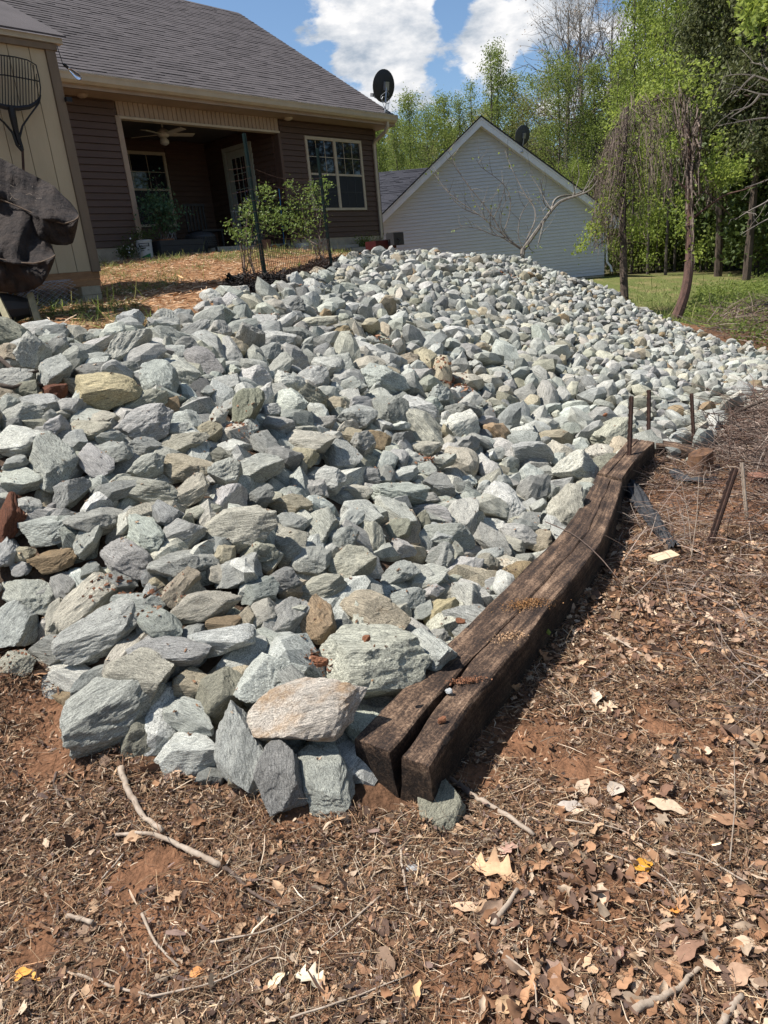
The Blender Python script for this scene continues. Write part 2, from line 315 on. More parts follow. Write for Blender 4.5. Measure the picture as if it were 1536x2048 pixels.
# old creosoted timber
def tie_mat():
    m, t, b, o = new_mat('tie_wood')
    tcn = N(t, 'ShaderNodeAttribute', attribute_name='rco')
    mpn = N(t, 'ShaderNodeMapping'); mpn.inputs['Scale'].default_value = (2.2, 34, 34); L(t, tcn.outputs['Vector'], mpn.inputs[0])
    gr = N(t, 'ShaderNodeTexNoise', i_Scale=1, i_Detail=8, i_Roughness=.75, i_Distortion=.4); L(t, mpn.outputs[0], gr.inputs[0])
    bl = N(t, 'ShaderNodeTexNoise', i_Scale=5, i_Detail=6, i_Roughness=.7); L(t, tcn.outputs['Vector'], bl.inputs[0])
    fi = N(t, 'ShaderNodeTexNoise', i_Scale=90, i_Detail=4, i_Roughness=.8); L(t, tcn.outputs['Vector'], fi.inputs[0])
    a = N(t, 'ShaderNodeMath', operation='ADD'); L(t, gr.outputs[0], a.inputs[0]); L(t, bl.outputs[0], a.inputs[1])
    a2 = N(t, 'ShaderNodeMath', operation='ADD'); L(t, a.outputs[0], a2.inputs[0]); L(t, fi.outputs[0], a2.inputs[1])
    r = N(t, 'ShaderNodeValToRGB'); e = r.color_ramp.elements; e[0].position = .42; e[0].color = (.014, .010, .009, 1); e[1].position = .62; e[1].color = (.40, .28, .19, 1)
    x = e.new(.49); x.color = (.06, .037, .025, 1); x = e.new(.54); x.color = (.17, .108, .07, 1)
    d = N(t, 'ShaderNodeMath', operation='MULTIPLY'); d.inputs[1].default_value = .3333; L(t, a2.outputs[0], d.inputs[0]); L(t, d.outputs[0], r.inputs[0])
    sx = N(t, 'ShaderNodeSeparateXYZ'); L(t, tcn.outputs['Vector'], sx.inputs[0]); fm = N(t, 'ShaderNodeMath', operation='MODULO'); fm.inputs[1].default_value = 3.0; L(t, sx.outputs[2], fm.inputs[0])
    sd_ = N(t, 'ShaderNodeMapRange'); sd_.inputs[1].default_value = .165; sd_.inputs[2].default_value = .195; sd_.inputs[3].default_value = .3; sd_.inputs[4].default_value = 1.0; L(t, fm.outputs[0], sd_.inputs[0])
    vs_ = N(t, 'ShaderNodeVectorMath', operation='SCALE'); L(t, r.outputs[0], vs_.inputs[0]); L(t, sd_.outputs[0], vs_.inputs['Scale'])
    L(t, vs_.outputs[0], b.inputs['Base Color']); b.inputs['Roughness'].default_value = .8; b.inputs['Specular IOR Level'].default_value = .3
    bp = N(t, 'ShaderNodeBump', i_Strength=1, i_Distance=.02); L(t, d.outputs[0], bp.inputs['Height']); L(t, bp.outputs[0], b.inputs['Normal'])
    return m
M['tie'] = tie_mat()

# ------------------------------------------------------------------ frames of reference
B = np.array([.660, 19.481, 2.189])                      # right front corner of the brown house, at grade
_az = math.radians(42.68)
D = np.array([math.sin(_az), math.cos(_az), 0]); NN = np.array([math.cos(_az), -math.sin(_az), 0]); Z = np.array([0, 0, 1.])
def HP(u, o, v): return B + D * u + NN * o + Z * v
SB = np.array([-2.840, 8.275, 1.881])                   # right front corner of the shed, at floor
def SP(u, o, v): return SB + D * u + NN * o + Z * v
GB = np.array([8.85, 27.14, .63])                       # right front corner of the grey house

# ------------------------------------------------------------------ terrain height
_ctl = []
for (px, py, w) in [(-150, 640, 4.2), (0, 690, 4.15), (100, 690, 4.3), (280, 672, 4.8), (440, 628, 5.8), (560, 595, 7.0), (650, 562, 8.5), (760, 505, 11), (900, 505, 12), (1050, 512, 12),
                    (1200, 572, 11.8), (1350, 648, 11), (1536, 722, 9.6), (0, 900, 3.35), (100, 900, 3.4), (0, 1100, 2.95), (300, 780, 3.95), (300, 1000, 3.05), (0, 1250, 2.7),
                    (300, 1250, 2.6), (150, 1300, 2.6), (600, 700, 5.5), (600, 900, 3.95), (600, 1100, 3.1), (450, 900, 3.6), (450, 1150, 2.85), (600, 1300, 2.55), (500, 1450, 2.28), (640, 1470, 2.25),
                    (900, 700, 6.9), (900, 600, 9), (900, 850, 5), (900, 1000, 4.1), (850, 1150, 3.35), (1100, 700, 8), (1100, 850, 5.9), (1100, 1000, 4.6),
                    (1100, 600, 10.5), (1300, 700, 9), (1300, 800, 7), (1450, 760, 8.0), (750, 800, 5), (750, 600, 8.4), (850, 556, 13.7), (950, 562, 13.8), (1050, 572, 13.8), (1150, 606, 13.7), (1250, 655, 13.4), (750, 1000, 3.8), (760, 1230, 2.95)]:
    p = at(px, py, w); _ctl.append((p[0], p[1], p[2] - .07))
for (px, py) in [(80, 1400), (150, 1490), (330, 1570), (480, 1605), (650, 1625), (780, 1610), (900, 1500), (1100, 1300), (1245, 1010), (1300, 905), (1380, 890), (1500, 830), (1536, 1000), (1536, 2048),
                 (0, 2048), (768, 1900), (1300, 1500), (1000, 1700), (300, 1800)]:
    p = onz(px, py, 0); _ctl.append((p[0], p[1], 0))
for (px, py, w) in [(530, 552, 7.9), (662, 527, 10), (200, 608, 7.75), (300, 600, 7), (400, 560, 9), (450, 590, 6.6), (250, 635, 5.6)]:
    p = at(px, py, w); _ctl.append(tuple(p))
for u, o, v in [(-8, .3, -.06), (-5, .5, -.04), (-2, .5, -.05), (0, .3, -.1), (-5, 2.5, -.15), (-9, -4, 0), (0, -5, -.2), (3, 0, -1.2), (3, 3, -1.7), (6, 0, -1.6), (-5, -3, 0), (1.8, 1.6, -1.0), (.5, 1.5, -.45)]:
    p = HP(u, o, v); _ctl.append(tuple(p))
for p in [(-6, 8, 1.7), (-6, 4, 1.1), (-3.2, 4.6, 1.25), (-3, 3, .55), (-4, 2, .3), (-2.6, 2.2, .05), (0, 26, .6), (9, 27, .6), (5, 27, .6), (8, 20, .25), (.8, 15.2, 1.0), (2.0, 15.0, .8), (3.2, 14.9, .6), (4.4, 14.6, .35), (5.4, 13.8, .15), (12, 25, .2), (15, 30, .3), (20, 40, .5), (4, 3, 0), (4, 1, 0), (-2, 0, 0), (2, -2, 0),
          (-3, -2, 0), (8, 8, -.1), (6.2, 9.6, 0), (7.2, 12, .1), (10, 10, -.05), (6, 17, .25), (2, 18, .6), (30, 10, 0), (-20, 10, 2), (-20, 30, 2), (0, 45, .6), (-6, -6, 0), (8, -6, 0), (30, 40, .5)]:
    _ctl.append(p)
_ctl = np.array(_ctl, float)
def _phi(r): return r
_d = np.linalg.norm(_ctl[:, None, :2] - _ctl[None, :, :2], axis=2); NCTL = len(_ctl)
_P = np.c_[np.ones(NCTL), _ctl[:, :2]]
_A = np.block([[_phi(_d) - np.eye(NCTL) * .12, _P], [_P.T, np.zeros((3, 3))]])
_w = np.linalg.solve(_A, np.r_[_ctl[:, 2], 0, 0, 0])
def H(x, y):
    x = np.atleast_1d(np.asarray(x, float)); y = np.atleast_1d(np.asarray(y, float)); r = np.empty(x.shape)
    xf, yf = x.ravel(), y.ravel(); o = np.empty(len(xf))
    for s in range(0, len(xf), 20000):
        xx, yy = xf[s:s + 20000], yf[s:s + 20000]
        d = np.hypot(xx[:, None] - _ctl[None, :, 0], yy[:, None] - _ctl[None, :, 1])
        z = _phi(d) @ _w[:NCTL] + _w[NCTL] + _w[NCTL + 1] * xx + _w[NCTL + 2] * yy
        far = np.clip((np.hypot(xx, yy - 15) - 28) / 20, 0, 1); z = z * (1 - far) + .5 * far
        o[s:s + 20000] = z
    return o.reshape(x.shape)
def h1(x, y): return float(H(x, y)[0])

# ------------------------------------------------------------------ where the stone pile lies (plan outline)
def inpoly(x, y, poly):
    x = np.asarray(x, float); y = np.asarray(y, float); c = np.zeros(x.shape, bool); n = len(poly)
    for i in range(n):
        x1, y1 = poly[i]; x2, y2 = poly[(i + 1) % n]
        if y1 == y2: continue
        k = (y1 > y) != (y2 > y); c ^= k & (x < (x2 - x1) * (y - y1) / (y2 - y1) + x1)
    return c
_toe = [onz(px, py, 0.0)[:2] for px, py in [(-500, 1330), (-200, 1350), (0, 1375), (90, 1385), (160, 1465), (240, 1485), (330, 1535), (440, 1570), (560, 1590), (660, 1600), (705, 1585)]]
_toe += [onz(px, py, .16)[:2] for px, py in [(712, 1474), (850, 1322), (936, 1247), (1029, 1157), (1112, 1078), (1172, 985), (1194, 946), (1258, 880), (1312, 876), (1390, 880)]]
_toe += [onz(px, py, .0)[:2] for px, py in [(1440, 850), (1536, 805), (1640, 790), (1800, 770)]]
_cr = [at(px, py, w)[:2] for px, py, w in [(1800, 750, 9.6), (1640, 745, 9.8), (1536, 722, 10), (1440, 690, 10.4), (1350, 648, 11.2), (1270, 605, 11.6), (1200, 570, 12.4), (1120, 530, 12.6), (1050, 512, 12.8), (900, 505, 12.8), (800, 500, 12), (700, 520, 10.6),
                                           (668, 545, 9.6), (600, 578, 8.2), (540, 592, 7.2), (470, 605, 6.6), (430, 612, 6.1), (300, 662, 5.3), (230, 672, 4.9), (100, 676, 4.55), (0, 680, 4.4), (-400, 640, 4.3)]]
PILE = [tuple(p) for p in _toe + _cr]
def hit(px, py, off=0.0, w0=1.2):
    """where the sight line of a picture point meets the ground raised by off"""
    d = ray(px, py); ws = np.arange(w0, 30, .03); P = CAM + d * ws[:, None]
    below = P[:, 2] < H(P[:, 0], P[:, 1]) + off
    i = int(np.argmax(below)) if below.any() else len(ws) - 1
    return P[i], ws[i]

# ------------------------------------------------------------------ ground sheet
def smooth(a, lo, hi):
    t = np.clip((a - lo) / (hi - lo), 0, 1); return t * t * (3 - 2 * t)
def vnoise(x, y, s, seed=0):
    """cheap value noise for colour masks and small relief"""
    X = x * s + 100 + seed * 17.3; Y = y * s + 100 + seed * 9.1; xi = np.floor(X); yi = np.floor(Y); fx = X - xi; fy = Y - yi
    fx = fx * fx * (3 - 2 * fx); fy = fy * fy * (3 - 2 * fy)
    def h(a, b): q = np.sin(a * 127.1 + b * 311.7 + seed) * 43758.5453; return q - np.floor(q)
    return (h(xi, yi) * (1 - fx) + h(xi + 1, yi) * fx) * (1 - fy) + (h(xi, yi + 1) * (1 - fx) + h(xi + 1, yi + 1) * fx) * fy
def fnoise(x, y, s, seed=0, o=4):
    r = 0; a = .5; t = 0
    for k in range(o): r = r + a * vnoise(x, y, s * 2 ** k, seed + k); t += a; a *= .55
    return r / t
MULCH = [tuple(at(px, py, w)[:2]) for px, py, w in [(440, 590, 6.9), (455, 560, 7.9), (560, 535, 9), (640, 522, 10.2), (690, 525, 10.6), (670, 545, 9.3), (600, 572, 8.0), (520, 590, 7.2)]]
BSP = [(onz(*q, 0)[:2], r_) for *q, r_ in [(250, 1760, .17), (110, 1560, .16), (330, 1730, .12), (1060, 1470, .22), (1150, 1530, .2), (960, 1560, .12), (600, 1660, .12), (1350, 1000, .25), (60, 1900, .10), (1330, 1450, .12)]]
def BARE(x, y):
    k = 0
    for (c, rr) in BSP: k = np.maximum(k, np.exp(-(((x - c[0]) / rr) ** 2 + ((y - c[1]) / (rr * .8)) ** 2)) * (.4 + 1.2 * fnoise(x, y, 9, 77)))
    return np.clip(k, 0, 1)
def zone_col(x, y, z):
    n1 = fnoise(x, y, .9, 1); n2 = fnoise(x, y, 5, 5); n3 = fnoise(x, y, 2.2, 9)
    litter = np.stack([.115 + .06 * n2, .062 + .034 * n2, .036 + .02 * n2], -1)
    clay = np.array([.25, .125, .068]); k = np.maximum(smooth(n3, .52, .66), BARE(x, y))[..., None] * .85; litter = litter * (1 - k) + clay * k
    yard = np.stack([.30 + .16 * (n2 - .5), .165 + .10 * (n2 - .5), .085 + .06 * (n2 - .5)], -1)
    gy = smooth(n1, .55, .7)[..., None] * .5; yard = yard * (1 - gy) + np.array([.13, .13, .05]) * gy
    lawn = np.stack([.095 + .05 * n1, .125 + .02 * n1, .032 + .02 * n1], -1); dry = smooth(n3, .5, .68)[..., None] * .65; lawn = lawn * (1 - dry) + np.array([.26, .20, .10]) * dry
    wood = np.stack([.06 + .03 * n2, .052 + .03 * n2, .028 + .01 * n2], -1)
    ky = (smooth(z + .25 * (n2 - .5), 1.15, 1.3) * smooth(2.5 - x, 0, 1.2))[..., None]
    yy = np.maximum(y, 0)
    kl = (smooth(y + 1.2 * (n1 - .5), 11.5, 13) * (1 - ky[..., 0]) * smooth(x, 1.5, 4))[..., None]
    kw = (np.maximum(smooth(y + 2 * (n1 - .5) + .25 * x, 31.5, 33.5), smooth(x + .1 * y, 15.5, 17)) )[..., None]
    c = litter * (1 - ky) + yard * ky; c = c * (1 - kl) + lawn * kl; c = c * (1 - kw) + wood * kw
    return c
n_g = 380; t_ = np.linspace(-1, 1, n_g); gx = .8 + 2.0 * np.sinh(5.9 * t_); gy_ = 4.2 + 2.0 * np.sinh(5.9 * t_)
GX, GY = np.meshgrid(gx, gy_); GZ = H(GX, GY)
near = 1 - smooth(np.hypot(GX, GY - 3), 6, 12)
inp = inpoly(GX, GY, PILE)
GZ = GZ + (fnoise(GX, GY, 3.2, 3) - .5) * .05 * near + (fnoise(GX, GY, 9, 13) - .5) * .035 * near - .05 * inp
hole = np.exp(-(((GX + .62) / .10) ** 2 + ((GY - 1.50) / .07) ** 2)); GZ -= .03 * hole
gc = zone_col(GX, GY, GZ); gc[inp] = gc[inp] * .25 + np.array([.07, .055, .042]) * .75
mul = inpoly(GX, GY, MULCH); gc[mul] = np.array([.022, .019, .018])
idx = np.arange(n_g * n_g).reshape(n_g, n_g)
q = np.stack([idx[:-1, :-1], idx[:-1, 1:], idx[1:, 1:], idx[1:, :-1]], -1).reshape(-1, 4)
m, t, b, o = new_mat('soil')
a = N(t, 'ShaderNodeAttribute', attribute_name='tone'); tcn = N(t, 'ShaderNodeTexCoord')
n1 = N(t, 'ShaderNodeTexNoise', i_Scale=14, i_Detail=9, i_Roughness=.75); L(t, tcn.outputs['Object'], n1.inputs[0])
n2 = N(t, 'ShaderNodeTexVoronoi', i_Scale=70); L(t, tcn.outputs['Object'], n2.inputs[0])
mr = N(t, 'ShaderNodeMapRange'); mr.inputs[1].default_value = .3; mr.inputs[2].default_value = .7; mr.inputs[3].default_value = .45; mr.inputs[4].default_value = 1.5; L(t, n1.outputs[0], mr.inputs[0])
vm = N(t, 'ShaderNodeVectorMath', operation='SCALE'); L(t, a.outputs['Color'], vm.inputs[0]); L(t, mr.outputs[0], vm.inputs['Scale']); L(t, vm.outputs[0], b.inputs['Base Color'])
b.inputs['Roughness'].default_value = .95; b.inputs['Specular IOR Level'].default_value = .15
ad = N(t, 'ShaderNodeMath', operation='MULTIPLY_ADD'); ad.inputs[1].default_value = -.3; L(t, n2.outputs['Distance'], ad.inputs[0]); L(t, n1.outputs[0], ad.inputs[2])
bp = N(t, 'ShaderNodeBump', i_Strength=1, i_Distance=.025); L(t, ad.outputs[0], bp.inputs['Height']); L(t, bp.outputs[0], b.inputs['Normal'])
M['soil'] = m
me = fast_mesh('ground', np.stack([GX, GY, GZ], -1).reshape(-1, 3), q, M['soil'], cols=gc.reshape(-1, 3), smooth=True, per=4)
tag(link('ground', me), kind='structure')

# ------------------------------------------------------------------ stones
def ico(sub):
    bm = bmesh.new(); bmesh.ops.create_icosphere(bm, subdivisions=sub, radius=1)
    v = np.array([x.co[:] for x in bm.verts]); f = np.array([[y.index for y in x.verts] for x in bm.faces]); bm.free(); return v, f
ICO = {k: ico(k) for k in (2, 3, 5)}
def rock_shape(r, sub, n_planes=13, detail=True, lo_=.50, hi_=.86):
    v, f = ICO[sub]; p = v.copy()
    e_ = r.uniform(2.2, 5); p = p * (np.abs(p) ** e_).sum(1, keepdims=True) ** (-1 / e_)      # blocky start
    p[:, 0] += p[:, 2] * r.uniform(-.25, .25); p[:, 1] += p[:, 0] * r.uniform(-.25, .25)
    nn = r.normal(size=(n_planes, 3)); nn /= np.linalg.norm(nn, axis=1)[:, None]
    dd = r.uniform(lo_, hi_, n_planes)
    rad = np.linalg.norm(p, axis=1); u_ = p / rad[:, None]; dt = u_ @ nn.T
    rr_ = np.where(dt > 1e-3, dd[None, :] / np.maximum(dt, 1e-3), 9).min(1); p = u_ * np.minimum(rad, rr_)[:, None]
    lo, hi = p.min(0), p.max(0); p = (p - (lo + hi) / 2) / ((hi - lo) / 2)
    rco = p.copy()
    if detail:
        o = Vector(r.uniform(-50, 50, 3)); rr = np.linalg.norm(p, axis=1, keepdims=True); dn = p / (rr + 1e-6)
        ax = r.normal(size=3); ax /= np.linalg.norm(ax)
        dsp = np.empty(len(p))
        for i, q in enumerate(p):
            a = Vector(q); s = Vector(q - ax * (q @ ax) * -2.2)       # stretched along the bedding
            dsp[i] = .05 * noise.noise(a * 1.7 + o) + .045 * noise.noise(s * 2.4 + o) + .022 * noise.noise(s * 6 + o) + (.010 * noise.noise(a * 14 + o) + .006 * noise.noise(a * 27 + o) if sub >= 5 else 0)
            ledge = noise.noise(a * 2.1 - o)
            if ledge > .12: dsp[i] -= .035 * min(1, (ledge - .12) * 12)
        p = p + dn * dsp[:, None]
    return p, f, rco
r_ = np.random.default_rng(11)
PROTO = []
for k in range(22):
    p, f, rc = rock_shape(r_, 5, int(r_.integers(12, 19)), lo_=.52, hi_=.86) if k > 6 else rock_shape(r_, 5, 13, lo_=.66, hi_=.9)
    me = fast_mesh('rock', p, f, M['rock'], vecs=rc + k * 3, smooth=False); PROTO.append(me)
PROTO3 = []
for k in range(16):
    p, f, rc = rock_shape(r_, 3, int(r_.integers(12, 20))); PROTO3.append((p, f, rc + k * 3))
PROTO2 = []
for k in range(24):
    p, f, rc = rock_shape(r_, 2, int(r_.integers(11, 16)), detail=False, lo_=.52, hi_=.86); p = p * (1 + r_.normal(size=(len(p), 1)) * .012); PROTO2.append((p, f, rc + k * 3))

TONE = dict(l=(.66, .665, .63, .02), g=(.55, .555, .525, .05), d=(.37, .375, .36, .03), b=(.60, .575, .49, .13), t=(.56, .49, .37, .18), y=(.64, .54, .35, .14), o=(.44, .33, .21, .26), R=(.20, .075, .042, 0.0), w=(.38, .37, .30, .05), c=(.60, .57, .50, .40), L=(.60, .595, .53, .10))
WORD = dict(l='pale grey', g='grey', d='dark grey', b='buff grey', t='tan stained', y='yellow tan', o='brown stained', R='rust red', w='olive grey', c='tan bottomed pale', L='pale')
# (px, py, long, short, angle, tone) read off the photograph region by region, turned into places on the slope below
def rg(x0, y0, s, rows):
    return [(x0 + a / s, y0 + b_ / s, c / s, d / s, e, k) for a, b_, c, d, e, k in rows]
ROCKS = rg(0, 1150, 2.021, [
 (465, 545, 410, 240, 40, 'g'), (575, 655, 215, 150, 35, 'w'), (765, 725, 285, 180, 5, 'l'), (984, 725, 345, 200, -75, 'g'), (1240, 560, 490, 250, 18, 'c'), (1140, 815, 240, 190, -80, 'd'), (1320, 815, 280, 190, -65, 'g'),
 (280, 415, 270, 120, -5, 'l'), (545, 395, 310, 200, -10, 'b'), (760, 435, 160, 125, 0, 't'), (885, 475, 210, 155, 55, 'w'), (765, 575, 250, 135, -25, 'g'), (1095, 430, 240, 210, -20, 'l'),
 (880, 265, 300, 115, -8, 'l'), (1130, 300, 270, 95, -32, 'g'), (650, 200, 210, 115, -40, 'g'), (405, 238, 340, 165, 42, 'g'), (365, 110, 280, 155, 45, 'b'), (75, 210, 220, 200, 60, 'g'), (235, 190, 160, 105, 80, 'b'),
 (210, 312, 195, 115, -10, 'd'), (110, 75, 270, 130, -25, 'g'), (555, 120, 215, 110, -10, 'l'), (815, 125, 310, 125, 22, 'b'), (1155, 185, 210, 115, 65, 'g'), (1270, 68, 255, 105, 5, 'b'), (1285, 190, 160, 145, -60, 'o'),
 (80, 358, 160, 105, -20, 'b'), (300, 500, 200, 75, -5, 'o'), (638, 535, 85, 80, 0, 'd'), (690, 300, 340, 110, -15, 'g'), (850, 805, 115, 85, 0, 'd'), (905, 198, 140, 55, 0, 'o'), (1065, 160, 120, 110, 20, 'b'), (990, 185, 90, 120, 0, 't')]) + [
 (728, 1322, 250, 150, -5, 'L'), (745, 1229, 140, 80, -25, 't')] + rg(0, 950, 3.072, [
 (305, 345, 360, 215, -5, 'l'), (600, 275, 355, 210, -5, 'g'), (690, 115, 335, 130, 4, 'd'), (430, 100, 255, 180, 40, 'g'), (545, 410, 210, 145, 80, 'g'), (330, 530, 300, 155, 8, 'o'), (55, 280, 320, 190, -62, 'R'), (150, 190, 195, 135, -20, 'l'),
 (890, 370, 270, 200, -45, 'g'), (780, 520, 360, 195, -35, 'g'), (1010, 240, 195, 175, -50, 'g'), (1130, 545, 390, 235, -10, 'g'), (1130, 360, 270, 165, 20, 'g'), (1230, 225, 255, 115, 12, 'b'), (1185, 100, 225, 145, 65, 'b'),
 (1370, 500, 175, 135, 60, 't'), (900, 90, 405, 155, -18, 'b'), (145, 490, 165, 105, 15, 't'), (130, 585, 135, 105, 0, 'g'), (400, 680, 200, 170, -45, 'g'), (545, 590, 180, 115, 20, 'd'), (740, 640, 230, 155, 0, 'd'), (30, 480, 195, 170, 80, 'g'),
 (1110, 695, 240, 150, 75, 't'), (965, 690, 150, 110, 30, 't'), (1230, 800, 200, 90, 0, 'g')]) + [(481, 1053, 158, 88, 0, 'b')] + rg(0, 600, 3.072, [
 (665, 575, 395, 225, 5, 'y'), (220, 195, 405, 120, -5, 'l'), (300, 270, 275, 135, -20, 'g'), (340, 440, 215, 200, 60, 'g'), (560, 450, 255, 135, 10, 'd'), (565, 370, 245, 85, 5, 'l'), (560, 310, 335, 115, 20, 'g'), (775, 430, 185, 125, 0, 'd'),
 (805, 150, 185, 165, 70, 'l'), (830, 280, 205, 155, 80, 'd'), (980, 500, 310, 225, -60, 'g'), (1105, 440, 260, 165, -40, 'g'), (1045, 335, 205, 115, -5, 'g'), (1005, 240, 270, 175, -35, 'g'), (990, 130, 185, 135, -20, 'l'), (1115, 100, 130, 105, 70, 'g'),
 (1180, 190, 245, 120, 40, 'g'), (1245, 50, 110, 90, 60, 'l'), (1345, 100, 195, 165, 30, 'g'), (1295, 300, 295, 150, -45, 'g'), (1250, 390, 305, 165, -40, 'd'), (1430, 340, 265, 115, -75, 'g'), (1340, 200, 145, 135, 0, 'g'), (1395, 535, 185, 155, 40, 'g'),
 (1490, 620, 225, 175, 80, 'g'), (340, 565, 155, 125, 30, 'R'), (425, 660, 185, 125, 0, 'g'), (140, 705, 245, 150, 15, 'l'), (260, 650, 275, 135, -20, 'l'), (40, 650, 125, 105, 80, 'g'), (50, 580, 120, 95, 0, 't'), (150, 550, 205, 95, -10, 'w'), (45, 335, 140, 115, 0, 't'),
 (330, 790, 165, 145, 60, 'g'), (110, 860, 350, 190, -18, 'l'), (530, 800, 325, 150, -10, 'b'), (325, 1005, 340, 280, -38, 'g'), (590, 1000, 280, 165, -50, 'g'), (700, 955, 265, 155, 0, 'g'), (870, 770, 365, 205, 10, 'g'), (900, 630, 250, 150, 50, 'b'), (890, 1030, 245, 125, 8, 'g'),
 (1150, 1035, 390, 175, -12, 't'), (1130, 890, 305, 125, 5, 'b'), (1160, 745, 185, 150, -20, 'g'), (1180, 650, 130, 105, -30, 'g'), (1345, 958, 175, 95, -20, 'w'), (1435, 905, 205, 105, -10, 'l'), (130, 1115, 340, 145, -20, 'l'), (90, 1000, 195, 105, 0, 'g'),
 (1290, 815, 165, 130, 30, 't'), (1300, 700, 115, 95, 0, 'g'), (630, 740, 215, 95, -5, 'b'), (460, 870, 155, 125, 30, 'g'), (870, 900, 225, 125, 0, 'g'), (600, 215, 195, 90, 0, 'g'), (490, 250, 175, 105, -20, 'd'), (665, 240, 120, 60, 20, 'l'), (385, 165, 70, 50, 0, 'l'),
 (1060, 800, 190, 120, -10, 'g'), (80, 770, 130, 70, 0, 'd'), (1230, 455, 70, 45, 0, 'g'), (1290, 495, 90, 60, 0, 'g'), (1290, 565, 90, 80, -20, 'g'), (1250, 630, 80, 60, 0, 'd')]) + rg(400, 560, 3.072, [
 (245, 80, 120, 115, 0, 'g'), (245, 225, 165, 95, 85, 'd'), (540, 175, 200, 110, -10, 'd'), (400, 280, 145, 130, 0, 'l'), (530, 260, 125, 85, 10, 'd'), (610, 340, 175, 140, -35, 'd'), (480, 380, 225, 155, 0, 'g'), (640, 445, 135, 115, 80, 'd'),
 (415, 460, 185, 125, 20, 'g'), (490, 545, 225, 115, 70, 'g'), (340, 600, 185, 155, 0, 'l'), (295, 745, 205, 205, 30, 'l'), (160, 660, 175, 150, 0, 'g'), (500, 700, 220, 125, -30, 'g'), (420, 805, 155, 115, 20, 'g'), (490, 900, 185, 160, 20, 'g'),
 (690, 600, 215, 190, -45, 'g'), (765, 545, 205, 140, -30, 'g'), (870, 540, 195, 155, -80, 'g'), (690, 260, 310, 105, -5, 'b'), (735, 330, 185, 95, 10, 'd'), (870, 335, 145, 90, 15, 'o'), (990, 430, 290, 115, -25, 'g'), (1080, 540, 125, 110, 0, 'b'),
 (1160, 600, 155, 105, 80, 't'), (1255, 500, 165, 105, 0, 't'), (1330, 600, 245, 130, 10, 'g'), (1090, 725, 195, 130, 0, 'g'), (830, 765, 140, 105, 0, 't'), (950, 835, 240, 190, -20, 'g'), (915, 715, 145, 90, 0, 'l'), (715, 885, 245, 100, 10, 'g'),
 (905, 960, 175, 110, 0, 't'), (655, 1010, 355, 175, -10, 'b'), (1080, 985, 205, 150, -30, 'o'), (620, 1090, 195, 150, -10, 't'), (870, 1090, 195, 175, -60, 'g'), (1410, 790, 175, 135, 0, 'g'), (1390, 1035, 195, 130, 0, 'b'), (1230, 990, 155, 145, 0, 'd'),
 (1135, 1140, 160, 140, 80, 'g'), (1290, 1100, 165, 105, 0, 'l'), (110, 1080, 185, 85, -20, 'b'), (220, 1030, 195, 105, -15, 'g'), (290, 930, 145, 110, 60, 'g'), (400, 1015, 215, 150, -48, 'd'), (180, 150, 140, 120, 30, 'l'), (70, 110, 130, 100, 20, 'l'), (1140, 320, 130, 100, -60, 't')]) + rg(400, 900, 3.072, [
 (370, 120, 325, 175, 0, 'l'), (385, 290, 160, 145, 60, 'd'), (545, 335, 275, 135, -5, 't'), (690, 240, 195, 155, -20, 'g'), (790, 190, 220, 185, 0, 'g'), (950, 255, 205, 120, -20, 'b'), (570, 450, 195, 130, 0, 'g'), (740, 470, 285, 205, -65, 'g'),
 (980, 380, 265, 170, -40, 'l'), (870, 580, 205, 195, 0, 'g'), (1060, 560, 265, 175, -65, 'b'), (1190, 385, 275, 185, -45, 'l'), (1210, 500, 155, 130, 70, 'w'), (930, 720, 325, 235, 10, 'b'), (700, 680, 205, 190, 70, 'g'), (570, 610, 230, 190, 30, 'b'), (355, 620, 255, 190, -15, 'b'),
 (500, 810, 235, 165, -15, 'd'), (365, 860, 245, 185, 20, 'd'), (1210, 760, 285, 135, 20, 'g'), (1230, 610, 190, 135, -20, 'l'), (1390, 790, 285, 155, 10, 'l'), (1460, 520, 185, 155, 0, 'g'), (1420, 400, 275, 125, -15, 'g'), (1255, 925, 275, 145, 10, 'g'),
 (860, 1100, 190, 135, 0, 'd'), (1330, 1130, 185, 155, -55, 'g'), (1470, 665, 175, 145, 0, 'd'), (1240, 160, 215, 95, 20, 'l'), (1000, 160, 215, 95, -15, 'd'), (1040, 870, 180, 95, 0, 'g'), (1395, 130, 125, 125, 0, 'g'), (230, 760, 300, 165, 25, 'g'), (960, 600, 180, 90, -40, 't')]) + rg(800, 800, 3.84, [
 (450, 215, 300, 230, 50, 'l'), (610, 490, 205, 140, -60, 'l'), (790, 380, 210, 150, -45, 'l'), (730, 210, 255, 90, -5, 'l'), (1005, 595, 205, 170, 70, 'l'), (800, 790, 290, 240, -45, 'l'), (370, 1040, 400, 215, 0, 'g'), (240, 885, 345, 165, -20, 'l'), (410, 830, 245, 130, -30, 'l'),
 (690, 970, 270, 130, -15, 'l'), (720, 1105, 345, 175, -50, 'g'), (920, 1050, 255, 170, -20, 'l'), (855, 1115, 190, 120, -40, 'b'), (980, 925, 205, 140, 0, 'g'), (1090, 1090, 230, 155, 35, 't'), (1170, 885, 205, 130, -20, 'g'), (1015, 820, 190, 120, 0, 'g'),
 (655, 1280, 245, 185, 20, 'w'), (500, 1285, 240, 195, 60, 'l'), (310, 1225, 215, 205, 0, 'g'), (430, 1165, 125, 110, -50, 'b'), (524, 1530, 290, 250, -50, 'g'), (310, 1640, 290, 200, 48, 'y'), (650, 1510, 160, 130, 50, 'L'), (710, 1420, 200, 110, -20, 'g'),
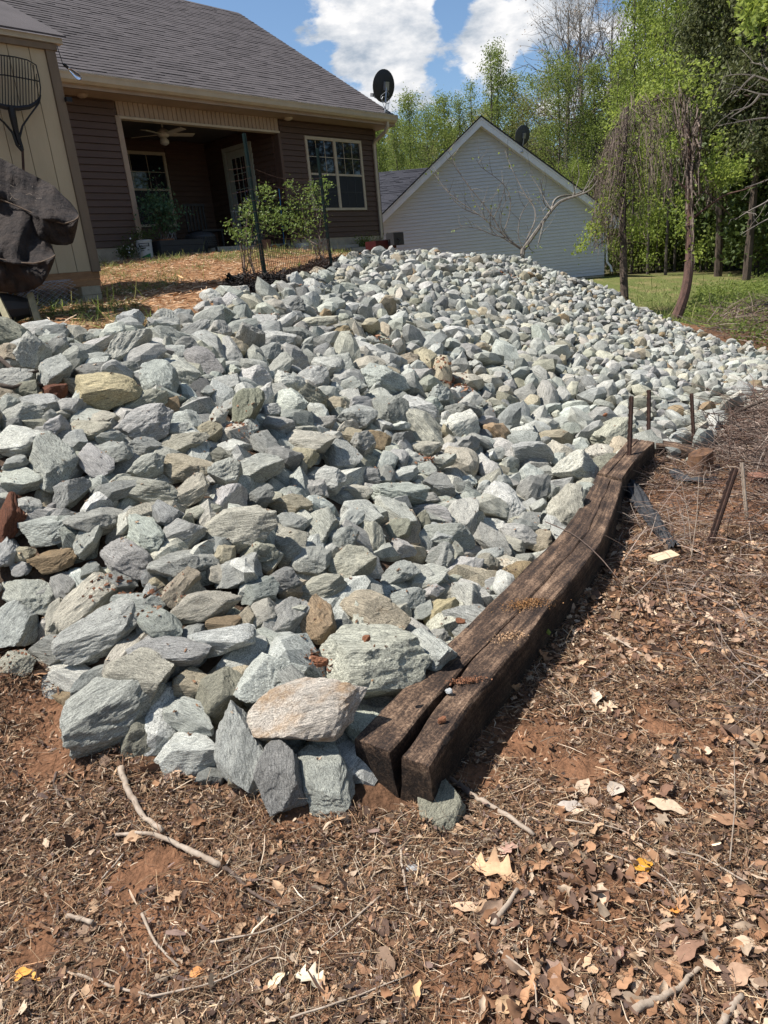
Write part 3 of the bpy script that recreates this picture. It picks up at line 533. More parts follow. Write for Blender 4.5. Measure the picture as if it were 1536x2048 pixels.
 (970, 1225, 165, 110, 0, 'g'), (290, 1830, 165, 150, 0, 'g'), (180, 1625, 180, 120, 30, 'g'), (860, 1295, 165, 110, -30, 'l'), (1115, 1000, 125, 115, 0, 'l'), (485, 645, 200, 105, 45, 'l'), (210, 550, 165, 150, 0, 'g'), (60, 580, 155, 110, 20, 'g'), (190, 770, 235, 100, 0, 'g'),
 (1275, 400, 135, 120, 0, 'l'), (1390, 380, 130, 115, 0, 'l'), (1330, 790, 110, 100, 0, 'g'), (1248, 745, 75, 72, 0, 'o'), (1120, 715, 175, 140, 0, 'g'), (1140, 570, 170, 110, -10, 'g'), (1310, 230, 150, 110, -10, 'g'), (600, 70, 140, 100, -20, 'd'), (920, 80, 140, 100, -5, 'b'),
 (640, 290, 130, 110, -70, 'd'), (730, 430, 150, 100, 10, 'g'), (760, 550, 160, 110, 0, 'w'), (830, 650, 190, 90, -10, 'g'), (640, 690, 130, 120, 0, 'l'), (520, 780, 170, 130, -40, 'g')]) + [
 (637, 547, 44, 30, 10, 't'), (1210, 832, 24, 22, 0, 'o'), (880, 1622, 96, 92, 80, 'w'), (1250, 520, 10, 8, 0, 'l')][:3]
LIFT = {4: .06, 13: .03, 36: .0}
def axes_img(ang):
    e1 = math.cos(math.radians(ang)) * RT + math.sin(math.radians(ang)) * UP; e3 = -FW
    e2 = np.cross(e3, e1); return e1, e2, e3
PL = []                                       # every stone: centre, 3x3 axes*half sizes, tone, view size
r2 = np.random.default_rng(5)
for i, (px, py, lg, sh, ang, k) in enumerate(ROCKS):
    w = 4.0
    for _ in range(3):
        P, w = hit(px, py, .22 * sh * w / F + LIFT.get(i, 0))
    a, b_ = lg / 2 * w / F * 1.05, sh / 2 * w / F * 1.06; c = min(b_ * r2.uniform(.95, 1.15), a)
    e1, e2, e3 = axes_img(ang + r2.uniform(-4, 4)); te = r2.uniform(.75, 1.35)
    e3 = -FW + Z * te + np.array([-.22, 0, 0]) + r2.normal(size=3) * .12; e3 /= np.linalg.norm(e3); ct_ = float(e3 @ -FW)
    e1 = e1 - e3 * (e1 @ e3); l1 = np.linalg.norm(e1); e1 /= l1; e2 = np.cross(e3, e1); c = b_ * r2.uniform(.68, .9)
    pr = abs(float(e2 @ FW)); b_ = b_ / math.sqrt(max(.3, 1 - pr * pr + .6 * pr * pr)); a = a / max(.8, l1)
    R = np.stack([e1 * a, e2 * b_, e3 * c], 1)
    PL.append(dict(c=P, R=R, t=k, r=(a * b_ * c) ** (1 / 3), w=w, lg=lg, sh=sh, ang=ang, px=px, py=py, hand=True))
# the rest of the pile: dart throwing over the plan outline, sizes shrinking to the far right end
poly = np.array(PILE); x0, y0 = poly.min(0); x1, y1 = poly.max(0)
cell = {}
def cellkey(p): return (int(p[0] // .3), int(p[1] // .3))
def put(p, r, layer): cell.setdefault((layer,) + cellkey(p), []).append((p[0], p[1], p[2], r))
def near_any(p, r, layer, f=.92):
    kx, ky = cellkey(p)
    for i in (-1, 0, 1):
        for j in (-1, 0, 1):
            for q in cell.get((layer, kx + i, ky + j), ()):
                if (p[0] - q[0]) ** 2 + (p[1] - q[1]) ** 2 + (p[2] - q[2]) ** 2 < (f * (r + q[3])) ** 2: return True
    return False
for p in PL: put(p['c'], p['r'] * 1.12, 0)
def rand_rot(r):
    q = r.normal(size=4); q /= np.linalg.norm(q); a, b_, c, d = q
    return np.array([[1 - 2 * (c * c + d * d), 2 * (b_ * c - a * d), 2 * (b_ * d + a * c)], [2 * (b_ * c + a * d), 1 - 2 * (b_ * b_ + d * d), 2 * (c * d - a * b_)], [2 * (b_ * d - a * c), 2 * (c * d + a * b_), 1 - 2 * (b_ * b_ + c * c)]])
def surf_axes(r, x, y, tilt):
    e = .08; zz = H(np.array([x, x + e, x]), np.array([y, y, y + e])); n = np.array([-(zz[1] - zz[0]) / e, -(zz[2] - zz[0]) / e, 1]); n /= np.linalg.norm(n)
    n = n + r.normal(size=3) * tilt; n /= np.linalg.norm(n); a = r.normal(size=3); a -= n * (a @ n); a /= np.linalg.norm(a); return np.stack([a, np.cross(n, a), n], 1)
def mean_r(x, y):
    d = math.hypot(x, y)
    return float(np.interp(d, [1.5, 4, 6, 9, 13], [.082, .078, .059, .046, .040])) * (0.82 if x > 2.2 else 1)
CAND = 120000
xs = r2.uniform(x0, x1, CAND); ys = r2.uniform(y0, y1, CAND); ok = inpoly(xs, ys, PILE) & (xs < 9.5) & (xs > -4.2); xs, ys = xs[ok], ys[ok]; zs = H(xs, ys)
lump = (fnoise(xs, ys, 1.7, 61) - .5) * .16
sizes = np.exp(r2.normal(0, .26, len(xs)))
order = np.argsort(-sizes[:]) if True else None
tones = list('lllllllggggggggggddddbbbbtwLLL' * 2) + ['o', 't']
for layer, off, ff in ((0, .1, .97), (1, -.80, .80)):
    for i in order:
        r = mean_r(xs[i], ys[i]) * sizes[i] * (1 if layer == 0 else .9)
        jit = r2.normal() * .25
        p = np.array([xs[i], ys[i], zs[i] + r * (off + jit * (layer == 0)) + (.02 if layer == 0 else -.0) + lump[i]])
        if near_any(p, r, layer, ff): continue
        if layer == 1 and near_any(p, r * .5, 0, .5): continue
        put(p, r, layer)
        A = surf_axes(r2, xs[i], ys[i], .75 if layer == 0 else .9)
        s = r * np.array([r2.uniform(1.1, 1.6), r2.uniform(.85, 1.15), r2.uniform(.62, .9)]) * 1.12
        d = p - CAM; w = d @ FW
        PL.append(dict(c=p, R=A * s, t=tones[int(r2.integers(0, len(tones)))], r=r, w=w, hand=False, layer=layer, px=CX + F * (d @ RT) / w, py=CY - F * (d @ UP) / w, lg=2 * s[0] * F / w, sh=2 * s[2] * F / w, ang=None))
hands = [p for p in PL if p['hand']]
rest = [p for p in PL if not p['hand']]
vis = [p for p in rest if p['layer'] == 0 and -10 < p['px'] < 1546 and p['py'] > 480]
# a stone hidden behind higher nearer ones on the far side of the crest is not in view
vis = [p for p in vis if hit(p['px'], p['py'], .03)[1] > p['w'] - .5]
vis.sort(key=lambda p: -p['r'] / p['w'])
indiv = hands + vis[:max(0, 298 - len(hands))]
chosen = set(id(p) for p in indiv)
print('stones', len(PL), 'hand', len(hands), 'in view', len(vis))
# --- labels that single each stone out: look plus rank and direction from a landmark one can find
LM = [('the tan bottomed boulder by the timber end', 613, 1427), ('the near end of the dark timber', 760, 1540), ('the yellow tan slab upper left', 216, 787), ('the rust red clod at the left edge', 18, 1040), ('the wide clod topped boulder', 728, 1322),
      ('the seam between the two timbers', 1195, 950), ('the first upright stake', 1262, 870), ('the upright dark pointed stone mid pile', 668, 1110), ('the big buff slab low in the middle', 481, 1053), ('the mulch bed with green posts', 600, 570),
      ('the clay patch high on the pile', 890, 765), ('the long pale slab by the shed stand', 72, 663), ('the lower left corner of the pile', 40, 1370), ('the yellow stone against the timber', 880, 1227), ('the lone large stone high mid pile', 917, 856), ('the oval grey foot stone', 230, 1420),
      ('the bare shrub tree', 1045, 520), ('the slanting far crest of the pile', 1250, 600)]
ORD = ['nearest', 'second', 'third', 'fourth', 'fifth', 'sixth', 'seventh', 'eighth', 'ninth', 'tenth', 'eleventh', 'twelfth', 'thirteenth', 'fourteenth', 'fifteenth', 'sixteenth', 'seventeenth', 'eighteenth', 'nineteenth', 'twentieth'] + ['%dth' % n for n in range(21, 90)]
DIRN = ['right of', 'uphill right of', 'uphill from', 'uphill left of', 'left of', 'downhill left of', 'downhill from', 'downhill right of']
bucket = {}
for p in indiv:
    dd = [(math.hypot(p['px'] - x, p['py'] - y), n) for n, (_, x, y) in enumerate(LM)]; dist, n = min(dd)
    sec = int(((math.degrees(math.atan2(-(p['py'] - LM[n][2]), p['px'] - LM[n][1])) + 22.5) % 360) // 45)
    p['lmk'] = (n, sec, dist); bucket.setdefault((n, sec), []).append(p)
for (n, sec), ps in bucket.items():
    ps.sort(key=lambda p: p['lmk'][2])
    for k, p in enumerate(ps):
        asp = p['lg'] / max(p['sh'], 1); shape = 'long' if asp > 2.1 else 'flat' if asp > 1.75 and not p['hand'] else 'oblong' if asp > 1.45 else 'blocky' if asp > 1.15 else 'chunky'
        p['label'] = '%s %s rock, %s %s %s' % (WORD[p['t']], shape, ORD[k], DIRN[sec], LM[n][0])
        if len(p['label'].split()) > 15: p['label'] = p['label'].replace(' %s rock' % shape, ' rock')
SPECIAL = {4: 'long pale boulder with tan brown underside jutting beside the timber end', 0: 'large oval grey rock at the left foot of the pile', 2: 'flat pale rock at the foot of the pile, left of the upright ones',
           3: 'tall upright grey rock at the foot under the tan bottomed boulder', 6: 'rounded grey rock touching the dark split end of the timber', 35: 'broad flat pale boulder with a rust clod on top beside the timber',
           len(ROCKS) - 1: 'olive grey rock half buried under the near end of the timber', 36: 'large grey rock with orange brown top edge above the broad boulder'}
for i, p in enumerate(PL):
    if i in SPECIAL and p['hand']: p['label'] = SPECIAL[i]
    if p['hand'] and (p['px'], p['py']) == (ROCKS[i][0], ROCKS[i][1]) and ROCKS[i][5] == 'y' and p['px'] < 300: p['label'] = 'big flat yellow tan slab on the upper left of the pile'
def rgba(k, r):
    c = np.array(TONE[k]); c[:3] *= np.array([.745, .74, .715]); f = r.uniform(.82, 1.15); c[:3] *= f; c[:3] *= r.uniform(.97, 1.03, 3); c[3] += r.uniform(-.06, .05); return c
FL = [np.diag(d) for d in ((1, 1, 1), (1, -1, -1), (-1, 1, -1), (-1, -1, 1))]
for i, p in enumerate(indiv):
    o = link('rock', PROTO[int(r2.integers(0, 7 if (i in (0, 1, 5, 6) or r2.uniform() < .2) else len(PROTO)))])
    R = p['R'] @ FL[int(r2.integers(0, 4))]
    mw = Matrix.Identity(4)
    for a in range(3):
        for b_ in range(3): mw[a][b_] = R[a, b_]
        mw[a][3] = p['c'][a]
    o.matrix_world = mw; o.color = tuple(float(x) for x in rgba(p['t'], r2))
    tag(o, p['label'], 'rock', 'broken grey rocks of the pile')
# the smaller and hidden ones: one object
vs, fs, cs, rs = [], [], [], []; nv = 0
for p in PL:
    if id(p) in chosen: continue
    pool = PROTO3 if p['w'] < (5.6 if p['layer'] == 0 else 3.4) else PROTO2
    v, f, rc = pool[int(r2.integers(0, len(pool)))]
    v2 = v @ p['R'].T + p['c']; vs.append(v2); fs.append(f + nv); nv += len(v)
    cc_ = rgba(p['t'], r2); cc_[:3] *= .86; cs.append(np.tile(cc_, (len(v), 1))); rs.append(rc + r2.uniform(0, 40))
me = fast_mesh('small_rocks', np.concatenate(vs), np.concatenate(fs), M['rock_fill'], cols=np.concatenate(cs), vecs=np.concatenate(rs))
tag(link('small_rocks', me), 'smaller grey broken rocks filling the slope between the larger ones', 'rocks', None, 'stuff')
print('small rock tris', sum(len(f) for f in fs))

# ------------------------------------------------------------------ timbers
def tie(name, left, right, ztop, zbot, label, crack=None, nseg=60, hair=.5, seed=0, cx=.5):
    """left/right: plan polylines of the top edges; crack(s) gives the width of the split at station s"""
    left = np.array(left); right = np.array(right)
    def res(pl, n):
        d = np.r_[0, np.cumsum(np.linalg.norm(np.diff(pl, axis=0), axis=1))]; s = np.linspace(0, d[-1], n)
        k = np.stack([np.interp(s, d, pl[:, i]) for i in range(2)], 1)
        for _ in range(6): k[1:-1] = (k[:-2] + k[1:-1] * 2 + k[2:]) / 4
        return k, s
    Lp, s = res(left, nseg); Rp, _ = res(right, nseg)
    vs = []; rc = []; r = np.random.default_rng(seed)
    for i in range(nseg):
        a, b_ = Lp[i], Rp[i]; wdt = np.linalg.norm(b_ - a); e = (b_ - a) / wdt; g = (crack(s[i] / s[-1]) if crack else 0.0) / wdt
        dep = min(.85, .25 + g * 9) if g > 0 else .12; c = cx + .02 * math.sin(s[i] * 7) + .012 * math.sin(s[i] * 19); g = max(g, .012)
        bv = .035; nL = 7
        prof = [(0, 0)] + [(0, t) for t in (.25, .5, .75, .93)] + [(bv * .4, .985), (bv, 1)]
        prof += [(bv + (c - g / 2 - bv) * t, 1) for t in (.2, .4, .6, .8, .95)] + [(c - g / 2, .975), (c - g * .3, 1 - dep * .6), (c, 1 - dep), (c + g * .3, 1 - dep * .6), (c + g / 2, .975)]
        prof += [(c + g / 2 + (1 - bv - c - g / 2) * t, 1) for t in (.05, .2, .4, .6, .8)] + [(1 - bv, 1), (1 - bv * .4, .985)] + [(1, t) for t in (.93, .75, .5, .25)] + [(1, 0)]
        for j, (u, v) in enumerate(prof):
            z = zbot + (ztop(s[i] / s[-1]) - zbot) * v; x = a + e * wdt * u
            nz_ = noise.noise(Vector((s[i] * 3, u * 6, v * 4 + seed))) * .006 + noise.noise(Vector((s[i] * 5, u * 40, v * 40 + seed))) * .0045 + noise.noise(Vector((s[i] * 22, u * 22, v * 22 + seed))) * .003
            vs.append((x[0] + (nz_ * .7 * e[0] * (1 if u > .5 else -1) if u in (0, 1) else 0), x[1] + (nz_ * .7 * e[1] * (1 if u > .5 else -1) if u in (0, 1) else 0), z + (nz_ if v > .9 else 0)))
            rc.append((s[i], u * wdt, v * .2))
    k = len(prof); fs = []
    for i in range(nseg - 1):
        for j in range(k - 1):
            fs.append((i * k + j, (i + 1) * k + j, (i + 1) * k + j + 1, i * k + j + 1))
        fs.append((i * k + k - 1, (i + 1) * k + k - 1, (i + 1) * k, i * k))
    fs.append(tuple(range(k))); fs.append(tuple((nseg - 1) * k + j for j in range(k - 1, -1, -1)))
    v = np.array(vs); c0 = np.array([v[:, 0].mean(), v[:, 1].mean(), v[:, 2].min()])
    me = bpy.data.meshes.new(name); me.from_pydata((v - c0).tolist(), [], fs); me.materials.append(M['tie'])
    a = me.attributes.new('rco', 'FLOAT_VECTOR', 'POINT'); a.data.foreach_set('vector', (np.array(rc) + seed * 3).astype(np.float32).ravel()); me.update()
    bm = bmesh.new(); bm.from_mesh(me); bmesh.ops.recalc_face_normals(bm, faces=bm.faces); bm.to_mesh(me); bm.free()
    return tag(link(name, me, None, c0), label, 'timber', 'old railway ties edging the pile')
zt = .185
T = lambda px, py, z=zt: onz(px, py, z)[:2]
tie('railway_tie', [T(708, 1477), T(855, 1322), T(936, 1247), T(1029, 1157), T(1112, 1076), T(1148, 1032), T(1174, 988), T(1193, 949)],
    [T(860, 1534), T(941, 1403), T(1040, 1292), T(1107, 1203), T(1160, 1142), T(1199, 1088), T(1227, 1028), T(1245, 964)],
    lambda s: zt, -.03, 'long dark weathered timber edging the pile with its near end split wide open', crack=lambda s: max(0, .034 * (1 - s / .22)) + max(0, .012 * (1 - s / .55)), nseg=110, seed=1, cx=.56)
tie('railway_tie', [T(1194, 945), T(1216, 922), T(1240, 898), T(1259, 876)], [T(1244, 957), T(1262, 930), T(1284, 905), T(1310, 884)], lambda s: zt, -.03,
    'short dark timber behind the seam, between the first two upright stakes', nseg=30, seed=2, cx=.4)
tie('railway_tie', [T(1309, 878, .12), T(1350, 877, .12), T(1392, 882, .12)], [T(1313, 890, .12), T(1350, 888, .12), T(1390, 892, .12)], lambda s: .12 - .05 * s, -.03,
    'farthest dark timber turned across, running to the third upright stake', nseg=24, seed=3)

# ------------------------------------------------------------------ brown house
ID3 = (D, NN, Z)
def hbox(mb, u0, u1, o0, o1, v0, v1, P=HP):
    return mb.box(P((u0 + u1) / 2, (o0 + o1) / 2, (v0 + v1) / 2), D, NN, Z, (abs(u1 - u0) / 2, abs(o1 - o0) / 2, abs(v1 - v0) / 2))
house = empty('brown_house', HP(-5, -4, -.2), 'brown sided house with covered back porch and grey shingle roof', 'house')
LAP = .114
def siding(parent, mat, u0, u1, v0, v1, holes=(), P=HP, lap=LAP, name='siding_board', ax=0, depth=.0, proud=.016):
    """lapped boards, each its own piece, cut round openings; ax 0: boards run along D and face NN, 1: boards run along NN at u=depth and face -D"""
    v = v0
    while v < v1 - .01:
        vt = min(v + lap, v1); spans = [(u0, u1)]
        for (a, b_, c, d) in holes:
            if vt > c + .005 and v < d - .005:
                spans = [s for (p, q) in spans for s in ((p, min(q, a)), (max(p, b_), q)) if s[1] - s[0] > .02]
        for (p, q) in spans:
            mb = MB(); vs = []
            for uu in (p, q):
                for (oo, vv) in ((-.018, v), (-.018, v + .012), (proud + .004, v + .012), (proud, v + .03), (.002, vt), (-.018, vt)):
                    vs.append(P(uu, depth + oo, vv) if ax == 0 else P(depth - oo, uu, vv))
            mb.add(vs, [(i, i + 1, i + 7, i + 6) for i in range(5)] + [(0, 1, 2, 3, 4, 5), tuple(range(11, 5, -1))])
            mb.build(name, mat, parent)
        v += lap
WIN = (-2.42, -.56, .81, 2.35)
w1 = hbox(MB(), -3.17, -.05, -.16, -.02, .2, 2.64)
def wall_part(u0, u1, v0, v1, mat=M['brown_siding'], holes=(), name='wall'):
    mb = MB(); us = [u0, u1]; 
    if holes:
        a, b_, c, d = holes[0]
        for q in ((u0, a, v0, v1), (b_, u1, v0, v1), (a, b_, v0, c), (a, b_, d, v1)): hbox(mb, q[0], q[1], -.16, -.014, q[2], q[3])
    else: hbox(mb, u0, u1, -.16, -.014, v0, v1)
    return mb.build(name, mat, house)
wr = wall_part(-3.17, 0, .21, 2.62, holes=[WIN]); siding(wr, M['brown_siding'], -3.12, -.06, .21, 2.62, [WIN])
wl = wall_part(-7.9, -6.95, .21, 2.66); siding(wl, M['brown_siding'], -7.9, -6.99, .21, 2.66)
wl2 = wall_part(-15, -7.9, .21, 2.66); siding(wl2, M['brown_siding'], -15, -7.9, .21, 2.66)
hbox(MB(), -15, -7.0, -.18, .0, -.5, .21).build('foundation', M['foundation'], house); hbox(MB(), -3.17, -.02, -.18, .0, -.6, .21).build('foundation', M['foundation'], house)
mbs = MB(); hbox(mbs, -.14, -.02, -9, -.16, -.8, 2.6); ws = mbs.build('side_wall', M['brown_siding'], house)
mb = MB(); mb.add([HP(-.02, .0, 2.6), HP(-.02, -9.4, 2.6), HP(-.02, -4.7, 2.6 + 4.7 * 8 / 12), HP(-.12, .0, 2.6), HP(-.12, -9.4, 2.6), HP(-.12, -4.7, 2.6 + 4.7 * 8 / 12)], [(0, 2, 1), (3, 4, 5), (0, 3, 5, 2), (1, 2, 5, 4), (0, 1, 4, 3)]); mb.build('gable', M['brown_siding'], house)
hbox(MB(), -15, -.1, -9.5, -9.3, -.5, 2.6).build('back_wall', M['brown_siding'], house)
# corner posts
hbox(MB(), -.06, .012, -.06, .014, .2, 2.62).build('corner_trim', M['brown_trim'], house)
hbox(MB(), -3.19, -3.12, -.02, .022, .15, 2.40).build('corner_trim', M['brown_trim'], house)
hbox(MB(), -7.0, -6.9, -.17, .03, -.02, 2.40).build('porch_post', M['tan_trim'], house)
# soffit, fascia, gutter
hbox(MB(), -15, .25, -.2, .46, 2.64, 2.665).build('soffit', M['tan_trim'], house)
hbox(MB(), -15, .25, .44, .47, 2.64, 2.80).build('fascia', M['tan_trim'], house)
mb = MB(); prof = [(.47, 2.70), (.53, 2.70), (.575, 2.74), (.585, 2.80), (.60, 2.835), (.60, 2.85), (.585, 2.85), (.47, 2.85)]
vs = [HP(uu, a, b_) for uu in (-15, .22) for a, b_ in prof]; k = len(prof); mb.add(vs, [(i, (i + 1) % k, (i + 1) % k + k, i + k) for i in range(k)] + [tuple(range(k)), tuple(range(2 * k - 1, k - 1, -1))])
mb.build('gutter', M['cream_trim'], house)
mb = MB(); mb.tube([HP(-.09, .50, 2.72), HP(-.09, .50, 2.6), HP(-.10, .42, 2.50), HP(-.12, .12, 2.36), HP(-.12, .055, 2.28), HP(-.12, .05, 1.9), HP(-.12, .05, .9), HP(-.12, .05, .04)], .046, 4, True); mb.build('downspout', M['cream_trim'], house)
# porch header with narrow beaded slats
hd = hbox(MB(), -6.93, -3.14, -.12, -.0, 2.36, 2.66).build('header', M['tan_trim'], house)
u = -6.90
while u < -3.18:
    m_ = MB(); uu = min(u + .098, -3.16); vs = [HP(a, o_, b_) for b_ in (2.40, 2.635) for a, o_ in ((u + .003, .004), (u + .010, .018), (uu - .010, .018), (uu - .003, .004))]
    m_.add(vs, [(0, 1, 5, 4), (1, 2, 6, 5), (2, 3, 7, 6), (3, 0, 4, 7), (0, 3, 2, 1), (4, 5, 6, 7)]); m_.build('slat', M['tan_trim'], hd); u += .101
hbox(MB(), -6.93, -3.14, -.12, .03, 2.355, 2.395).build('sill', M['cream_trim'], hd)
# porch inside
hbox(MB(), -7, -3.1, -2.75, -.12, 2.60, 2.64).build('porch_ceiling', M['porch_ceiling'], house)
pw = hbox(MB(), -7, -3.17, -2.75, -2.63, .1, 2.6).build('porch_back_wall', M['brown_siding'], house); siding(pw, M['brown_siding'], -6.95, -3.2, .16, 2.6, [(-5.75, -4.30, .75, 2.36)], depth=-2.61)
ps = hbox(MB(), -3.17, -3.05, -2.75, -.17, .1, 2.6).build('porch_side_wall', M['brown_siding'], house); siding(ps, M['brown_siding'], -2.60, -.19, .16, 2.6, [(-1.98, -.90, 0, 2.37)], ax=1, depth=-3.18)
pl_ = hbox(MB(), -7.1, -7.0, -2.75, -.17, .1, 2.6).build('porch_side_wall', M['brown_siding'], house)
hbox(MB(), -6.98, -1.3, -2.75, .32, -.25, .02).build('patio_slab', M['concrete'], house)
hbox(MB(), -6.98, -3.17, -2.75, -.05, .022, .14).build('porch_floor', M['concrete'], house)
# window with double sash and grilles
def window(parent, u0, u1, v0, v1, o0, twin=True, mat=M['cream_trim'], fw=.065, P=HP):
    f = MB()
    for q in ((u0, u1, v1 - fw, v1), (u0, u1, v0, v0 + fw * .8)): hbox(f, q[0], q[1], o0, o0 + .04, q[2], q[3], P)
    sides = [(u0, u0 + fw), (u1 - fw, u1)] + ([((u0 + u1) / 2 - fw * .6, (u0 + u1) / 2 + fw * .6)] if twin else [])
    for a, b_ in sides: hbox(f, a, b_, o0 + .001, o0 + .041, v0 + fw * .8, v1 - fw, P)
    w = f.build('window', mat, parent)
    bays = [(u0 + fw, (u0 + u1) / 2 - fw * .6), ((u0 + u1) / 2 + fw * .6, u1 - fw)] if twin else [(u0 + fw, u1 - fw)]
    for a, b_ in bays:
        vm = (v0 + v1) / 2 + .0
        hbox(MB(), a, b_, o0 - .005, o0 + .028, vm - .022, vm + .022, P).build('meeting_rail', mat, w)
        for (c, d, mt, oo) in ((vm + .022, v1 - fw, M['pane'], .008), (v0 + fw * .8, vm - .022, M['screen'], .016)):
            hbox(MB(), a, b_, o0 + oo - .006, o0 + oo, c, d, P).build('pane', mt, w)
            g = MB()
            for t_1 in (1 / 3, 2 / 3): hbox(g, a + (b_ - a) * t_1 - .006, a + (b_ - a) * t_1 + .006, o0 + oo + .001, o0 + oo + .006, c, d, P)
            hbox(g, a, b_, o0 + oo + .0015, o0 + oo + .0055, (c + d) / 2 - .006, (c + d) / 2 + .006, P)
            g.build('grille', mat if mt is M['pane'] else M['screen_bar'], w)
    return w
M['screen_bar'] = simple('screen_bar', (.06, .065, .075), rough=.6, bump=0)
window(house, WIN[0], WIN[1], WIN[2], WIN[3], -.005); hbox(MB(), WIN[0], WIN[1], -.25, -.17, WIN[2], WIN[3]).build('unlit_room_box', M['dark_inside'], house)  # dark box behind the panes stands in for the unlit room
window(house, -5.72, -4.33, .78, 2.34, -2.62, twin=False)
# glazed door in the side wall of the porch
df = MB()
M['door_paint'] = simple('door_paint', (.42, .46, .40), (.36, .40, .35), rough=.5, bump=.02)
hbox(df, -3.21, -3.17, -1.96, -1.86, .15, 2.36); hbox(df, -3.21, -3.17, -1.00, -.91, .15, 2.36); hbox(df, -3.212, -3.17, -1.86, -1.0, 2.27, 2.36); door = df.build('door_frame', M['door_paint'], house)
dl = MB(); hbox(dl, -3.20, -3.175, -1.85, -1.66, .16, 2.26); hbox(dl, -3.20, -3.175, -1.19, -1.01, .16, 2.26); hbox(dl, -3.199, -3.176, -1.66, -1.19, 2.10, 2.26); hbox(dl, -3.199, -3.176, -1.66, -1.19, .16, .45); dl.build('door_leaf', M['door_paint'], door)
hbox(MB(), -3.19, -3.18, -1.66, -1.19, .45, 2.10).build('pane', M['pane'], door)
g = MB()
for t_1 in (1 / 3, 2 / 3): hbox(g, -3.197, -3.191, -1.66 + .47 * t_1 - .008, -1.66 + .47 * t_1 + .008, .45, 2.10)
for t_1 in range(1, 5): hbox(g, -3.198, -3.191, -1.66, -1.19, .45 + .33 * t_1 - .008, .45 + .33 * t_1 + .008)
g.build('grille', M['door_paint'], door)
MB().lathe(HP(-3.24, -1.10, 1.12), [(.001, 0), (.03, .005), (.03, .02), (.001, .03)], 12, D).build('door_knob', M['galv'], door)
# ceiling lights under the soffit
for u_, nm in ((-2.96, 0), (-7.62, 1)):
    MB().lathe(HP(u_, .15, 2.638), [(.10, 0), (.10, -.015), (.085, -.03), (.05, -.05), (.001, -.058)], 18).build('soffit_light', M['tan_trim'] if nm else M['cream_trim'], house)
# roof: deck and shingles
SL = 8 / 12; cs_ = 1 / math.hypot(1, SL); sn_ = SL * cs_
def RP(u, s, n): return HP(u, .53 - s * cs_ + n * sn_, 2.83 + s * sn_ + n * cs_)
rd = MB(); EAVE = (.53 + 4.7) / cs_
vs = [RP(uu, s, n) for uu in (-15, .24) for s, n in ((0, -.03), (EAVE, -.03), (EAVE, -.005), (0, -.005))]
rd.add(vs, [(0, 1, 5, 4), (1, 2, 6, 5), (2, 3, 7, 6), (3, 0, 4, 7), (0, 3, 2, 1), (4, 5, 6, 7)])
for sgn in (1,):   # back slope
    vs = [HP(uu, -4.7 - a, 2.83 + EAVE * sn_ - a * SL - c) for uu in (-15, .24) for a, c in ((0, .03), (5.2, .03), (5.2, 0), (0, 0))]
    rd.add(vs, [(0, 1, 5, 4), (1, 2, 6, 5), (2, 3, 7, 6), (3, 0, 4, 7), (0, 3, 2, 1), (4, 5, 6, 7)])
roof = rd.build('roof', M['shingle'], house)
mb = MB(); vs = [RP(uu, s, n) for uu in (.20, .245) for s, n in ((-.02, -.16), (EAVE, -.16), (EAVE, .0), (-.02, .0))]; mb.add(vs, [(0, 1, 5, 4), (1, 2, 6, 5), (2, 3, 7, 6), (3, 0, 4, 7), (0, 3, 2, 1), (4, 5, 6, 7)]); mb.build('rake_board', M['tan_trim'], roof)
def tab_verts(u0, u1, s0, s1, t0, t1): return [RP(uu, s, n) for uu in (u0, u1) for s, n in ((s0, 0), (s0, t0), (s1, t1), (s1, 0))]
TF = [(0, 1, 5, 4), (1, 2, 6, 5), (2, 3, 7, 6), (3, 0, 4, 7), (0, 3, 2, 1), (4, 5, 6, 7)]
tabs = []; r3 = np.random.default_rng(3); crs = 0; s = -.04
while s < EAVE - .05:
    u = .26 - (crs % 2) * .16 - r3.uniform(0, .1); first = True; uu = .26
    while uu > -14.9:
        wd = r3.choice([.16, .2, .26, .33]); u2 = uu - wd; th = r3.choice([.012, .014, .016, .019]); tabs.append((u2 + .002, uu - .001, s, s + .18, th, .004)); uu = u2
    s += .135; crs += 1
def tab_view(t_1):
    p = RP((t_1[0] + t_1[1]) / 2, t_1[2], .02) - CAM; w = p @ FW; x = CX + F * (p @ RT) / w; y = CY - F * (p @ UP) / w
    return w if (0 < x < 1536 and y > -5 and not (x < 120 and y > 70)) else 1e9
tv = sorted(tabs, key=tab_view)
base = MB().add(tab_verts(-.1, .1, 0, .18, .016, .004), TF); 
for t_1 in tv[:300]:
    MB().add(tab_verts(*t_1), TF).build('shingle', M['shingle'], roof)
vs = []; fs = []; tn = []; n_ = 0
for t_1 in tv[300:]:
    vs += tab_verts(*t_1); fs += [tuple(i + n_ for i in f) for f in TF]; n_ += 8; tn += [r3.uniform(0, 1)] * 8
off = WL[roof.name]
me = fast_mesh('shingles', np.array(vs) - off, np.array(fs), M['shingle'], cols=np.repeat(np.array(tn)[:, None], 3, 1), per=4)
o = link('shingles', me, roof); tag(o, kind='stuff')
